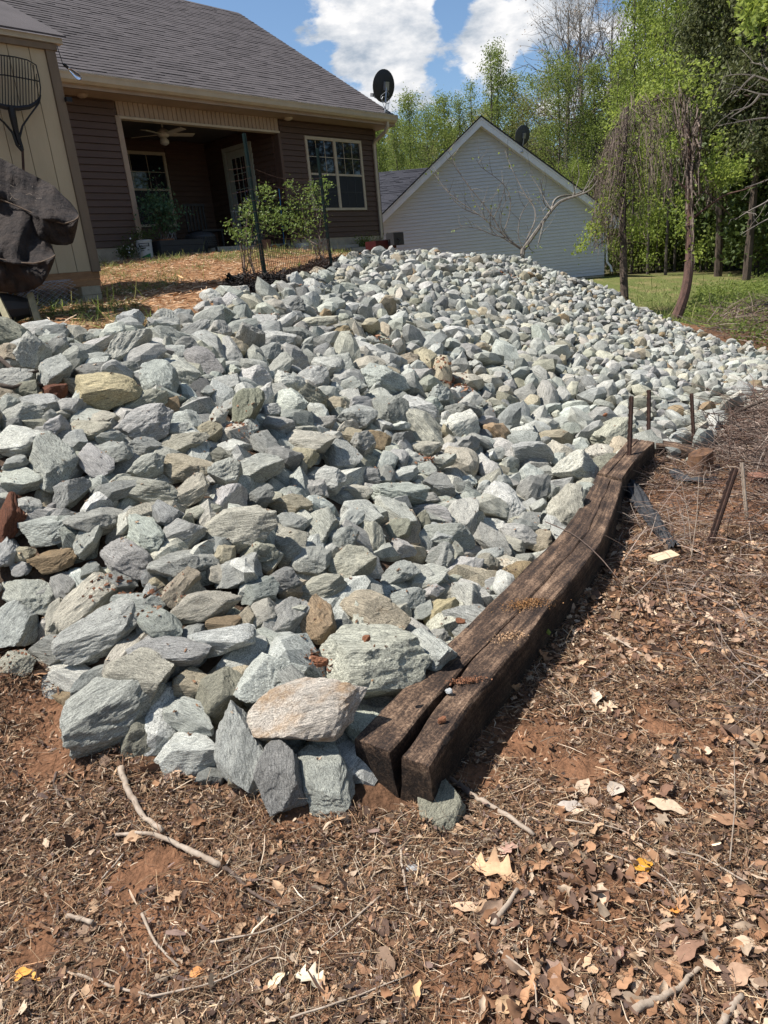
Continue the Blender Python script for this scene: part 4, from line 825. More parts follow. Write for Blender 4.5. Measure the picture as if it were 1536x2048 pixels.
# ceiling fan
fan = empty('ceiling_fan', HP(-5.4, -.95, 2.3), 'white ceiling fan with light kit under the dark porch ceiling', 'ceiling fan')
mb = MB(); mb.tube([HP(-5.4, -.95, 2.6), HP(-5.4, -.95, 2.45)], .015, 8); mb.lathe(HP(-5.4, -.95, 2.30), [(.001, 0), (.09, .01), (.12, .05), (.12, .11), (.08, .15), (.03, .17)], 16); mb.build('motor', M['fan_white'] if 'fan_white' in M else M.setdefault('fan_white', simple('fan_white', (.55, .53, .46), (.48, .46, .4), rough=.5, bump=0)), fan)
for k in range(5):
    a = k * 2 * math.pi / 5 + .25; dv = D * math.cos(a) + NN * math.sin(a); tv_ = -D * math.sin(a) + NN * math.cos(a)
    MB().box(HP(-5.4, -.95, 2.36) + dv * .38, dv, tv_ + Z * .2, Z, (.26, .065, .006)).build('blade', M['fan_white'], fan)
MB().lathe(HP(-5.4, -.95, 2.16), [(.03, 0), (.085, .03), (.09, .08), (.05, .14)], 14).build('light_bowl', M['fan_white'], fan)

# ------------------------------------------------------------------ satellite dishes
def dish(base, px_face, r, label, tilt, mast, lnb=True, wire=True, mat=M['dish_metal']):
    t_ = empty('satellite_dish', base, label, 'satellite dish'); base = np.asarray(base, float)
    c = base + mast; n = np.asarray(tilt, float); n /= np.linalg.norm(n)
    k = 28; rings = [0, .35, .7, .92, 1.0]; mb = MB(); a = np.cross(n, Z); a /= np.linalg.norm(a); u_ = np.cross(a, n)
    vs = []; 
    for side in (0, 1):
        for q in rings:
            for j in range(k):
                th = 2 * math.pi * j / k; vs.append(c + a * math.cos(th) * r * q + u_ * math.sin(th) * r * 1.06 * q + n * (r * .2 * q * q + side * .012))
    nr = len(rings); fs = []
    for side in (0, 1):
        for i in range(nr - 1):
            for j in range(k):
                j2 = (j + 1) % k; b0 = side * nr * k + i * k; b1 = b0 + k; fs.append((b0 + j, b0 + j2, b1 + j2, b1 + j))
    for j in range(k): j2 = (j + 1) % k; fs.append(((nr - 1) * k + j, (nr - 1) * k + j2, nr * k + (nr - 1) * k + j2, nr * k + (nr - 1) * k + j))
    mb.add(vs, fs); mb.build('reflector', mat, t_, smooth=False)
    mid = base + mast * .62 - n * .02
    MB().tube([base, base + mast * .12 + np.array([0, 0, .06]), mid, c - n * r * .12], .02 * r / .3, 8).build('mast', M['galv'], t_)
    MB().box(c - n * .03 * r / .3, a, u_, n, (.05 * r / .3, .08 * r / .3, .035 * r / .3)).build('bracket', M['galv'], t_)
    MB().box(base + np.array([0, 0, .005]), D, NN, Z, (.07, .05, .01)).build('foot', M['galv'], t_)
    if lnb:
        arm_end = c + n * r * 1.25 - u_ * r * .75
        MB().tube([c - u_ * r * .95 + n * .05, arm_end], .012, 6).build('feed_arm', M['galv'], t_)
        MB().box(arm_end + u_ * .05, a, u_, n, (.10, .04, .05)).build('receiver', M['galv'], t_)
    if wire:
        rr = np.random.default_rng(4); pts = []
        for i in range(34):
            th = i / 33 * 2 * math.pi * 2.2; rad = .11 + .03 * math.sin(i); pts.append(c - n * .16 - Z * (.20 + .012 * i * .6) + a * (-.16 + math.cos(th) * rad) + Z * math.sin(th) * rad * .9)
        MB().tube(pts + [base + np.array([.05, 0, .02])], .006, 5).build('cable', M['galv'], t_)
    return t_
up_ = UP
b0 = RP(.02, .18, .0)
dish(b0, None, .33, 'black satellite dish on bent pole at the corner of the brown house roof', -FW * 0 + ray(768, 500) * .9 - RT * .75 + Z * .2, at(771, 172, 18.5) - b0 + ray(771, 172) * (np.dot(b0 - at(771, 172, 18.5), FW)))
gx0 = GB + np.array([-2.89, -.45, 4.35])

# ------------------------------------------------------------------ grey house
grey = empty('grey_house', GB + np.array([-4.3, 4, 0]), 'light grey sided house whose white trimmed gable faces the pile', 'house')
HW, WH, PK = 4.33, 1.98, 5.28            # half width, eave height, peak of the wall
def GP(x, y, z): return GB + np.array([x, y, z])
m_ = MB(); m_.add([GP(0, 0.02, .02), GP(-2 * HW, 0.02, .02), GP(-2 * HW, .02, WH), GP(-HW, .02, PK), GP(0, .02, WH), GP(0, 9, .02), GP(-2 * HW, 9, .02), GP(-2 * HW, 9, WH), GP(-HW, 9, PK), GP(0, 9, WH)],
       [(0, 1, 2, 3, 4), (9, 8, 7, 6, 5), (0, 4, 9, 5), (1, 6, 7, 2)]); gw = m_.build('wall', M['grey_siding'], grey)
v = .02; lap = .1125
while v < PK - .03:
    vt = min(v + lap, PK)
    def half(z): return HW if z <= WH else HW * (PK - z) / (PK - WH)
    h0, h1_ = half(v), half(vt); m_ = MB(); vs = []
    for sx in (-1, 1):
        for (pr, zz, hh) in ((-.02, v, h0), (-.02, v + .016, h0), (.022, v + .016, h0 - (h0 - h1_) * .1), (.002, vt, h1_), (-.02, vt, h1_)): vs.append(GP(-HW + sx * hh, .018 - pr, zz))
    m_.add(vs, [(i, i + 1, i + 6, i + 5) for i in range(4)] + [(0, 1, 2, 3, 4), (9, 8, 7, 6, 5)]); m_.build('siding_board', M['grey_siding'], gw); v += lap
MB().box(GP(-HW, .1, -.35), (1, 0, 0), (0, 1, 0), Z, (HW - .01, .1, .36)).build('foundation', M['block'], grey)
sl = (PK - WH) / HW; un = np.array([1, 0, -sl]); un /= np.linalg.norm(un); ul = np.array([-1, 0, -sl]); ul /= np.linalg.norm(ul)
EX = .48
for dv, nm in ((un, 0), (ul, 1)):
    nrm = np.cross(dv, [0, 1, 0]); nrm *= np.sign(nrm[2]); Lr = (HW + EX) / abs(dv[0]); top = GP(-HW, 0, PK + .05)
    # rake fascia in two boards, soffit under, roof slab
    for (n0, n1_, y0_, nm2) in ((-.10, .055, -.36, 'rake_board'), (.058, .11, -.375, 'rake_trim')):
        m_ = MB(); c0, c1_ = top, top + dv * Lr; k0 = -dv * 0
        a0 = [top + Z * (n / nrm[2]) for n in (n0, n1_)]; a1 = [c1_ + nrm * n for n in (n0, n1_)]
        vs = [p + np.array([0, yy, 0]) for yy in (y0_, y0_ + .03) for p in (a0[0], a0[1], a1[1], a1[0])]; m_.add(vs, [(0, 1, 2, 3), (7, 6, 5, 4), (0, 4, 5, 1), (1, 5, 6, 2), (2, 6, 7, 3), (3, 7, 4, 0)]); m_.build(nm2, M['white_paint'], grey)
    m_ = MB(); vs = [p + np.array([0, yy, 0]) for yy in (-.33, 0.0) for p in (top + Z * -.09 / nrm[2], top + Z * -.07 / nrm[2], c1_ + nrm * -.07, c1_ + nrm * -.09)]; m_.add(vs, [(0, 1, 2, 3), (7, 6, 5, 4), (0, 4, 5, 1), (1, 5, 6, 2), (2, 6, 7, 3), (3, 7, 4, 0)]); m_.build('soffit', M['white_paint'], grey)
    m_ = MB(); vs = [p + np.array([0, yy, 0]) for yy in (-.40, 9.3) for p in (top + Z * .112 / nrm[2], top + Z * .15 / nrm[2], c1_ + nrm * .15 + dv * .05, c1_ + nrm * .112 + dv * .05)]; m_.add(vs, [(0, 1, 2, 3), (7, 6, 5, 4), (0, 4, 5, 1), (1, 5, 6, 2), (2, 6, 7, 3), (3, 7, 4, 0)]); m_.build('roof', M['shingle_dark'], grey)
MB().tube([GP(.06, -.0, WH - .2), GP(.06, -.03, 1.0), GP(.08, -.05, .45), GP(.2, -.1, .28), GP(.24, -.12, .1)], .04, 6).build('downspout', M['white_paint'], grey)
MB().box(GP(.30, -.1, 1.72), (1, 0, 0), (0, 1, 0), Z, (.26, .3, .16)).build('eave_return', M['white_paint'], grey)
# dark roofed wing to the left
wing = MB(); zr, zl = 4.95, 2.2
y_r = 7.5
vs = [GP(x, yy, zz) for x in (-16, -5.3) for yy, zz in ((2.4, zl), (y_r, zr), (y_r, zr - .12), (2.4, zl - .12))]
wing.add(vs, [(0, 1, 5, 4), (1, 2, 6, 5), (2, 3, 7, 6), (3, 0, 4, 7), (0, 3, 2, 1), (4, 5, 6, 7)]); wg = wing.build('wing_roof', M['shingle_dark'], grey)
MB().box(GP(-10.7, 5.4, .9), (1, 0, 0), (0, 1, 0), Z, (5.3, 2.4, .95)).build('wing_wall', M['grey_siding'], grey)
k = 0; vs = []; fs = []; tn = []; n_ = 0; s = 0; Lw = math.hypot(y_r - 2.4, zr - zl); wd_ = np.array([0, y_r - 2.4, zr - zl]) / Lw; wn = np.array([0, -wd_[2], wd_[1]])
while s < Lw:
    x = -15.9
    while x < -5.45:
        q = r3.choice([.22, .3, .4]); th = r3.choice([.01, .024])
        for xx in (x, x + q - .004):
            for a_, n2_ in ((s, .001), (s, th), (s + .17, .006), (s + .17, .001)): vs.append(GP(xx, 2.4, zl) + wd_ * a_ + wn * n2_)
        fs += [tuple(i + n_ for i in f) for f in TF]; n_ += 8; tn += [r3.uniform(0, 1)] * 8; x += q
    s += .14
me = fast_mesh('shingles', np.array(vs) - WL[wg.name], np.array(fs), M['shingle_dark'], cols=np.repeat(np.array(tn)[:, None], 3, 1), per=4); tag(link('shingles', me, wg), kind='stuff')
gb_ = GP(-2.97, -.34, 4.28)
dish(gb_, None, .30, 'grey satellite dish on the right rake of the grey house gable', np.array([-.35, .8, .25]), np.array([.05, -.05, .5]), lnb=False, wire=False, mat=simple('dish_grey', (.07, .075, .085), (.06, .065, .07), rough=.5, bump=.02))

# ------------------------------------------------------------------ cream shed
shed = empty('cream_shed', SP(-1.2, -1.2, -.37), 'cream panelled garden shed with brown corner boards standing on blocks', 'shed')
u = -3.0; hbox(MB(), -3, -.01, -1.8, -.03, -.02, 2.1, SP).build('body', M['shed_panel'], shed)
edges = [-.085, -.245, -.455, -.66, -.865, -1.07, -1.275, -1.48, -1.685, -1.89, -2.095, -2.3, -2.505, -2.71, -3.0]
for a, b_ in zip(edges[1:], edges[:-1]):
    m_ = MB(); vs = [SP(uu, oo, vv) for vv in (-.02, 2.06) for uu, oo in ((a + .001, -.03), (a + .004, .0), (b_ - .004, .0), (b_ - .001, -.03))]
    m_.add(vs, [(0, 1, 5, 4), (1, 2, 6, 5), (2, 3, 7, 6), (3, 0, 4, 7), (0, 3, 2, 1), (4, 5, 6, 7)]); m_.build('siding_panel', M['shed_panel'], shed)
hbox(MB(), -.085, .012, -.04, .022, -.03, 2.07, SP).build('corner_board', M['shed_trim'], shed)
hbox(MB(), -3.1, .03, -.02, .034, 2.055, 2.11, SP).build('frieze_board', M['shed_trim'], shed)
hbox(MB(), -3.2, .09, -.02, .055, 2.115, 2.165, SP).build('fascia', M['cream_trim'], shed)
m_ = MB(); vs = [SP(uu, oo, vv) for uu in (-3.2, .12) for oo, vv in ((.09, 2.165), (.09, 2.18), (-1, 2.75), (-1, 2.735))]; m_.add(vs, TF); 
vs = [SP(uu, oo, vv) for uu in (-3.2, .12) for oo, vv in ((-1, 2.735), (-1, 2.75), (-2.1, 2.18), (-2.1, 2.165))]; m_.add(vs, TF); m_.build('roof', M['shingle'], shed)
hbox(MB(), -3, -.0, -.06, .0, -.10, -.022, SP).build('rim_beam', M['beam'], shed); hbox(MB(), -3, -.005, -.055, -.006, -.17, -.102, SP).build('rim_beam', M['beam'], shed)
for a, b_ in ((-.26, -.17), (-.37, -.262)): hbox(MB(), -.235, -.02, -.22, -.01, a + .0, b_ - .002, SP).build('block', M['block'], shed)
hbox(MB(), -1.7, -1.45, -.22, -.01, -.4, -.17, SP).build('block', M['block'], shed)
# string light bulb on the shed corner
sl_ = empty('string_light', SP(.05, .03, 1.7), 'clear string light bulb hanging off the corner of the shed', 'string light')
MB().tube([SP(.03, .045, 2.1), SP(.04, .05, 2.0), SP(.05, .05, 1.93)], .004, 5).build('wire', M['black_metal'], sl_)
dB = D * .75 - Z * .55; dB /= np.linalg.norm(dB)
MB().lathe(SP(.055, .05, 1.94), [(.012, 0), (.015, .01), (.015, .045), (.012, .05)], 10, dB).build('socket', M['black_metal'], sl_)
MB().lathe(SP(.055, .05, 1.94) + dB * .05, [(.012, 0), (.018, .03), (.028, .09), (.028, .12), (.015, .145), (.001, .15)], 14, dB).build('bulb', M['clear_glass'], sl_, smooth=True)
MB().box(SP(.03, .05, 1.62), D, NN, Z, (.03, .02, .02)).build('clip', M['black_metal'], sl_)
# rake with a scoop shaped head leaning on the shed
rake = empty('garden_fork', SP(-.55, .12, 0), 'black scoop headed bedding fork leaning upside down on the shed wall', 'garden fork')
def KP(px, py, o_=.10):
    d = ray(px, py); P0 = SP(0, o_, 0); return CAM + d * (((P0 - CAM) @ NN) / (d @ NN))
MB().tube([KP(45, 300, .1), KP(48, 360, .1), KP(60, 470, .12), KP(72, 600, .25)], .013, 8).build('handle', M['rust'], rake)
outl = [(-26, 112), (0, 110), (30, 114), (55, 120), (72, 130), (78, 155), (81, 175), (80, 195)]
rim = [(80, 195), (72, 206), (58, 214), (35, 217), (10, 214), (-15, 207), (-32, 196), (-36, 178), (-34, 150), (-26, 112)]
MB().tube([KP(x, y, .10) for x, y in rim[:7]], [.010, .018, .022, .024, .024, .022, .016], 6).build('rim', M['black_metal'], rake)
MB().tube([KP(x, y, .14) for x, y in outl], .006, 6).build('tip_bar', M['black_metal'], rake)
MB().tube([KP(81, 190, .10), KP(78, 206, .11), KP(58, 233, .10), KP(45, 252, .1), KP(39, 275, .1), KP(45, 300, .1)], [.008, .008, .008, .009, .012, .016], 6).build('brace', M['black_metal'], rake)
MB().tube([KP(-36, 190, .10), KP(-20, 222, .11), KP(8, 245, .10), KP(25, 265, .1), KP(34, 290, .1), KP(45, 302, .1)], [.008, .008, .010, .012, .014, .016], 6).build('brace', M['black_metal'], rake)
MB().tube([KP(22, 214, .11), KP(26, 235, .11), KP(32, 262, .1), KP(40, 290, .1)], [.035, .033, .026, .016], 6).build('socket_plate', M['black_metal'], rake)
MB().tube([KP(-34, 148, .115), KP(10, 150, .12), KP(50, 157, .12), KP(80, 163, .12)], .006, 6).build('cross_bar', M['black_metal'], rake)
for k in range(19):
    t_1 = k / 18; x0_ = -30 + 106 * t_1; yt = float(np.interp(x0_, [p[0] for p in outl], [p[1] for p in outl])) + 1; yb = float(np.interp(x0_, [-32, -15, 10, 35, 58, 72, 80], [196, 207, 213, 216, 213, 205, 194]))
    MB().tube([KP(x0_, yb, .10), KP(x0_ - 1, (yt + yb) / 2, .12), KP(x0_ - 3, yt, .14)], .0045, 5).build('tine', M['black_metal'], rake)

# ------------------------------------------------------------------ trees and shrubs
def leaf_quads(c, size, r, flat=0.0, aspect=.62):
    """one rhombic leaf per centre point; returns verts, quads"""
    n = len(c); nrm = r.normal(size=(n, 3)); nrm[:, 2] += flat; nrm /= np.linalg.norm(nrm, axis=1)[:, None]
    a = np.cross(nrm, r.normal(size=(n, 3))); a /= np.linalg.norm(a, axis=1)[:, None]; b_ = np.cross(nrm, a)
    s = (size * r.uniform(.55, 1.35, n))[:, None]
    v = np.stack([c - a * s * .5, c + b_ * s * aspect * .5 - nrm * s * .08, c + a * s * .5, c - b_ * s * aspect * .5 - nrm * s * .08], 1).reshape(-1, 3)
    return v, np.arange(4 * n).reshape(n, 4)
def tree_proto(seed, Hh, base, rad, nb, nleaf, size, shape='cone', mat=None, bark=None, tr=.11, spread=.35, twigs=3, lean=0, up=.7):
    r = np.random.default_rng(seed); tm = MB(); n = 9
    pts = [np.array([lean * t * t * Hh + .06 * Hh * .2 * math.sin(t * 5 + seed), .06 * Hh * .2 * math.cos(t * 4 + seed * 2), Hh * t]) for t in np.linspace(0, 1, n)]
    tm.tube(pts, [tr * (1 - t * .93) + .006 for t in np.linspace(0, 1, n)], 7)
    P = np.array(pts); ends = []
    for i in range(nb):
        t = base + (1 - base) * ((i + r.uniform(0, .8)) / nb) ** .9; t = min(t, .985)
        o = np.array([np.interp(t, np.linspace(0, 1, n), P[:, k]) for k in range(3)])
        f = (t - base) / (1 - base)
        ln = rad * {'cone': (1 - f) ** .65 * min(1, .45 + f * 3), 'round': math.sqrt(max(0, 1 - (2 * f - .85) ** 2 * .8)), 'fan': .35 + .65 * math.sin(f * 2.4 + .4)}[shape] * r.uniform(.6, 1.15) + .12
        az = i * 2.4 + r.uniform(-.4, .4); u_ = up * r.uniform(.6, 1.3)
        d = np.array([math.cos(az), math.sin(az), u_]); d /= np.linalg.norm(d)
        bp = [o]; cur = o.copy(); dd = d.copy()
        for s in range(4):
            dd = dd + r.normal(size=3) * .16 + np.array([0, 0, .06]); dd /= np.linalg.norm(dd); cur = cur + dd * ln / 4; bp.append(cur.copy())
        br = tr * (1 - t) * .45 + .008; tm.tube(bp, [br, br * .8, br * .6, br * .4, br * .2], 4, False); ends += [(q, .6) for q in bp[2:]]
        for k in range(twigs):
            j = int(r.integers(1, 5)); q = bp[j]; d2 = dd + r.normal(size=3) * .7; d2 /= np.linalg.norm(d2); e1 = q + d2 * ln * r.uniform(.2, .42); e2 = e1 + (d2 + r.normal(size=3) * .3) * ln * .2
            tm.tube([q, e1, e2], [br * .35, br * .22, .003], 3, False); ends += [(e1, .8), (e2, 1), (e2, 1)]
    tme = tm.mesh('trunk', bark or M['bark_far'])
    E_ = np.array([e for e, _ in ends]); wts = np.array([w_ for _, w_ in ends]) * r.uniform(.2, 1.6, len(ends)); wts /= wts.sum()
    cm = None
    if nleaf:
        ci = r.choice(len(E_), nleaf, p=wts); c = E_[ci] + r.normal(size=(nleaf, 3)) * spread * np.array([1, 1, .8])
        v, q = leaf_quads(c, size, r); cm = fast_mesh('crown', v, q, mat, per=4)
    return tme, cm
def put_tree(name, proto, loc, sc, rz, label, cat='tree', group=None, sxy=None, crown_name='crown'):
    t_ = empty(name, loc, label, cat, group); t_.rotation_euler = (0, 0, rz); t_.scale = (sxy or sc, sxy or sc, sc)
    link('trunk', proto[0], t_)
    if proto[1] is not None: link(crown_name, proto[1], t_)
    return t_
TP = {
 'poplar': tree_proto(1, 10, .18, 1.5, 34, 11500, .088, 'cone', M['leaf_spring'], spread=.26, up=1.1),
 'poplar2': tree_proto(2, 10, .25, 1.25, 30, 8500, .085, 'cone', M['leaf_spring'], spread=.22, up=1.3),
 'thin': tree_proto(3, 10, .3, 1.2, 26, 3600, .085, 'cone', M['leaf_spring'], spread=.2, up=1.4),
 'round': tree_proto(4, 10, .22, 2.3, 36, 14000, .10, 'round', M['leaf_spring'], spread=.32),
 'olive': tree_proto(5, 10, .25, 2.1, 36, 9500, .09, 'round', M['leaf_olive'], spread=.30),
 'bare': tree_proto(6, 10, .42, 2.4, 34, 900, .08, 'fan', M['leaf_brown'], bark=M['bark_grey'], spread=.22, twigs=14, tr=.24, up=1.0),
 'bright': tree_proto(7, 10, .12, 2.2, 34, 12000, .10, 'round', M['leaf_bright'], spread=.34),
 'pine': tree_proto(8, 10, .30, 2.3, 46, 17000, .14, 'cone', M['needle'], bark=M['bark'], spread=.24, tr=.15, up=.15),
 'dark': tree_proto(9, 10, .1, 2.6, 34, 16000, .14, 'round', M['leaf_dark'], spread=.36),
 'bush': tree_proto(10, 2, .04, 1.1, 22, 5000, .10, 'round', M['leaf_spring'], spread=.2, tr=.03),
 'bush_dark': tree_proto(12, 2, .04, 1.2, 22, 5200, .11, 'round', M['leaf_dark'], spread=.22, tr=.03),
 'bush_bright': tree_proto(13, 2, .04, 1.1, 20, 3200, .11, 'round', M['leaf_bright'], spread=.24, tr=.03),
 'sapling': tree_proto(14, 10, .35, 1.0, 18, 1900, .11, 'cone', M['leaf_bright'], spread=.25, tr=.07, up=1.2),
}
KW = dict(poplar='full spring green tall tree', poplar2='narrow spring green tall tree', thin='thin sparse leaved tall tree', round='broad round crowned green tree', olive='olive tinged budding tree', bare='mostly bare branched brown budding tree',
          bright='bright yellow green leafy tree', pine='dark green pine', dark='dark evergreen tree', sapling='slender sapling with yellow green leaves')
woods = [  # picture column, distance, picture height of the top, kind
 (775, 44, 225, 'poplar'), (806, 40, 195, 'poplar2'), (835, 46, 182, 'poplar'), (868, 42, 215, 'round'), (900, 45, 185, 'poplar'), (932, 41, 160, 'poplar2'), (958, 46, 135, 'thin'), (990, 40, 78, 'thin'), (1008, 43, 72, 'poplar2'),
 (1030, 45, 150, 'poplar'), (1062, 40, 195, 'olive'), (1092, 44, 165, 'olive'), (1118, 38, 150, 'round'), (1135, 42, 55, 'bare'), (1165, 44, 50, 'bare'), (1190, 37, 150, 'poplar'), (1215, 42, 70, 'bare'), (1238, 36, 130, 'poplar2'),
 (1268, 34, 20, 'poplar'), (1292, 38, -20, 'thin'), (1318, 33, -60, 'poplar2'), (1345, 36, -30, 'poplar'), (1378, 32, 20, 'bright'), (1402, 34, -60, 'poplar'), (1432, 25, -140, 'pine'), (1470, 29, -190, 'pine'), (1500, 23, -160, 'pine'), (1540, 26, -260, 'pine'), (1580, 24, -200, 'dark'),
 (1455, 31, 40, 'dark'), (1520, 28, 150, 'dark'), (1620, 24, -100, 'pine'), (1150, 31, 330, 'bright'), (1280, 30, 300, 'sapling'), (1315, 29, 250, 'sapling'), (1400, 28, 220, 'dark'), (1350, 31, 200, 'round')]
def base_at(px, w):
    d = ray(px, 520) ; P = CAM + d * w; return np.array([P[0], P[1], h1(P[0], P[1]) - .05])
r4 = np.random.default_rng(21); cnt = {}
ORDW = ORD
wl_ = sorted(woods, key=lambda q: q[0])
for (px, w, top, kind) in wl_:
    top += (60 if kind in ('thin', 'poplar2') else 34) if px < 1110 else 14
    b_ = base_at(px, w); zt_ = at(px, top, w)[2]; hh = zt_ - b_[2]; cnt[kind] = cnt.get(kind, 0) + 1
    sxy = hh / 10 * {'poplar': 1.05, 'thin': .9, 'pine': .8}.get(kind, .85); sxy = min(sxy, 1.15)
    side = 'above the brown roof end' if px < 830 else 'behind the grey house' if px < 1240 else 'beyond the lawn'
    n_o = cnt[kind]
    put_tree('pine_tree' if kind == 'pine' else 'tree', TP[kind], b_, hh / 10, r4.uniform(0, 6.28), '%s %s, %s of its kind rightward' % (KW[kind], side, 'first' if n_o == 1 else ORD[n_o - 1]), group='trees of the wood', sxy=sxy)
# deeper rows closing the wood
k = 0
for row, (w, n, kinds) in enumerate([(52, 22, ['poplar', 'olive', 'round', 'poplar2']), (62, 20, ['round', 'poplar', 'olive']), (44, 9, ['dark', 'round'])]):
    for i in range(n):
        px = 640 + (1180 if row < 2 else 500) * (i + r4.uniform(.1, .9)) / n + (0 if row < 2 else 620)
        top = float(np.interp(px, [600, 780, 950, 1050, 1200, 1300, 1400, 1800], [300, 250, 215, 225, 215, 120, 80, 0])) + r4.uniform(25, 90)
        b_ = base_at(px, w); hh = max(3, at(px, top, w)[2] - b_[2]); kd = kinds[int(r4.integers(0, len(kinds)))]
        put_tree('tree', TP[kd], b_, hh / 10, r4.uniform(0, 6.28), 'tree deep in the wood, seen only through gaps between nearer trunks', group='trees deep in the wood', sxy=max(hh / 10, 1.15)); k += 1
for i, (x, y, hh, kd) in enumerate([(19, 24, 13, 'round'), (22, 19, 14, 'pine'), (18, 14, 12, 'poplar'), (24, 24, 15, 'olive'), (20, 9, 13, 'round'), (26, 15, 15, 'pine'), (17, 4, 12, 'olive'), (24, 5, 14, 'poplar'), (19, 29, 14, 'round'), (28, 29, 16, 'poplar'),
                                    (14, -6, 13, 'round'), (8, -11, 14, 'olive'), (2, -13, 13, 'poplar'), (-4, -12, 14, 'round'), (11, -1, 11, 'poplar2'), (-9, -14, 14, 'olive')]):
    put_tree('tree', TP[kd], (x, y, h1(x, y) - .05), hh / 10, i * 1.3, 'woodland tree outside the picture, mirrored in the house window panes', group='trees round the clearing', sxy=hh / 10 * 1.1)
# shrubs along the far edge of the lawn
bl = [(1225, 30, 'bush', 1.0), (1262, 29.5, 'bush_bright', .8), (1285, 31, 'bush', 1.2), (1310, 30.5, 'bush_bright', 1.2), (1345, 31, 'bush', 1.5), (1378, 30, 'bush_bright', 1.0), (1398, 30, 'bush', 1.3), (1430, 28.5, 'bush_dark', 1.5), (1462, 27.5, 'bush', 1.2), (1490, 26.5, 'bush_dark', 1.6), (1515, 25, 'bush', 1.5), (1550, 24, 'bush_dark', 1.8), (1180, 31, 'bush', .7), (1420, 30, 'bush', 2.0), (1330, 33, 'bush_dark', 2.0), (1480, 29, 'bush_dark', 2.4)]
cb = {}
for i_, px in enumerate([1236, 1262, 1276, 1296, 1322, 1334, 1356, 1392, 1408, 1424, 1446, 1458, 1478, 1492, 1510, 1530, 1550]):
    put_tree('tree', TP['sapling'], base_at(px, 26.5 + (i_ * 7 % 5) * 1.3), .75 + (i_ * 5 % 7) * .09, i_ * 1.7, 'slender bare stemmed young tree at the lawn edge, %s going right' % ORD[i_].replace('nearest', 'first'), group='young trees at the lawn edge', sxy=.8)
for (px, w, kind, sc) in bl:
    cb[kind] = cb.get(kind, 0) + 1
    put_tree('shrub', TP[kind], base_at(px, w), sc, r4.uniform(0, 6), '%s shrub at the far lawn edge, %s of its kind rightward' % ({'bush': 'mid green', 'bush_bright': 'yellow green', 'bush_dark': 'dark green'}[kind], 'first' if cb[kind] == 1 else ORD[cb[kind] - 1]), cat='shrub', group='shrubs along the lawn edge', crown_name='foliage')
# far mass of the wood
r = r4; n = 26000; ang = r.uniform(-.25, .95, n); dist = r.uniform(70, 82, n); zz = r.uniform(0, 1, n) ** 1.1 * (11 + 3 * np.sin(ang * 23) + 2 * np.sin(ang * 61)); c = np.stack([dist * np.sin(ang), dist * np.cos(ang), zz + .3], 1)
v, q = leaf_quads(c, .75, r); tag(link('far_woods', fast_mesh('far_woods', v, q, M['leaf_spring'], per=4)), 'distant mass of green woodland behind all the trees', 'woods', None, 'stuff')

def limb(mb, pts, r0, r1, k=6):
    """pts (px,py,w) smoothed into a limb"""
    P = np.array([at(*p) for p in pts]); t = np.linspace(0, len(P) - 1, (len(P) - 1) * 4 + 1); 
    Q = np.stack([np.interp(t, range(len(P)), P[:, j]) for j in range(3)], 1)
    for _ in range(3): Q[1:-1] = (Q[:-2] + 2 * Q[1:-1] + Q[2:]) / 4
    mb.tube(list(Q), list(np.linspace(r0, r1, len(Q))), k); return Q
# bare forked shrub tree on the crest in front of the grey house
WB = 14.0
zb = at(1044, 512, WB); bt = empty('bare_tree', zb, 'bare pale forked shrub tree standing on the crest in front of the grey gable', 'tree')
mb = MB(); rb = np.random.default_rng(8)
gz = h1(zb[0], zb[1]); mb.tube([np.array([zb[0], zb[1], gz - .1]), zb, at(1046, 498, WB)], [.06, .05, .045], 7)
main = limb(mb, [(1046, 500, WB), (1062, 478, WB), (1085, 445, WB), (1103, 420, WB), (1120, 402, WB - .1), (1145, 394, WB - .2), (1165, 388, WB - .3), (1182, 380, WB - .4), (1195, 362, WB - .5)], .042, .010)
limb(mb, [(1103, 420, WB), (1107, 402, WB + .1), (1120, 392, WB + .2), (1150, 390, WB + .3), (1172, 380, WB + .3), (1190, 352, WB + .3)], .03, .006)
fans = [[(1046, 500), (1030, 488), (1005, 470), (990, 440), (965, 405), (935, 370), (915, 340), (903, 312), (894, 300)], [(1040, 498), (1010, 478), (985, 466), (978, 440), (985, 415)], [(1030, 488), (1000, 465), (960, 430), (925, 408), (895, 385), (872, 352), (862, 340)],
        [(1005, 470), (1020, 430), (1022, 395), (1010, 370), (985, 350), (962, 335), (952, 318)], [(1046, 498), (1058, 470), (1072, 440), (1070, 415), (1050, 390), (1030, 350), (1018, 325), (1010, 300)], [(1020, 480), (1000, 455), (1003, 420), (1020, 385)], [(1000, 465), (970, 440), (955, 410), (942, 390)],
        [(1046, 500), (1035, 470), (1040, 430), (1060, 400), (1078, 398), (1088, 430)], [(960, 430), (930, 420), (905, 400), (890, 370)], [(1103, 420), (1090, 400), (1078, 375), (1060, 350)], [(1103, 420), (1088, 410), (1085, 385), (1080, 360)], [(1145, 394), (1152, 375), (1160, 350), (1155, 330)],
        [(1165, 388), (1178, 360), (1190, 335), (1200, 330)], [(1150, 392), (1148, 370), (1138, 350)], [(985, 440), (1000, 410), (1010, 380)], [(1010, 475), (985, 470), (960, 458), (930, 452), (905, 460)], [(1052, 480), (1060, 500), (1070, 505)], [(1088, 440), (1080, 470), (1075, 495)]]
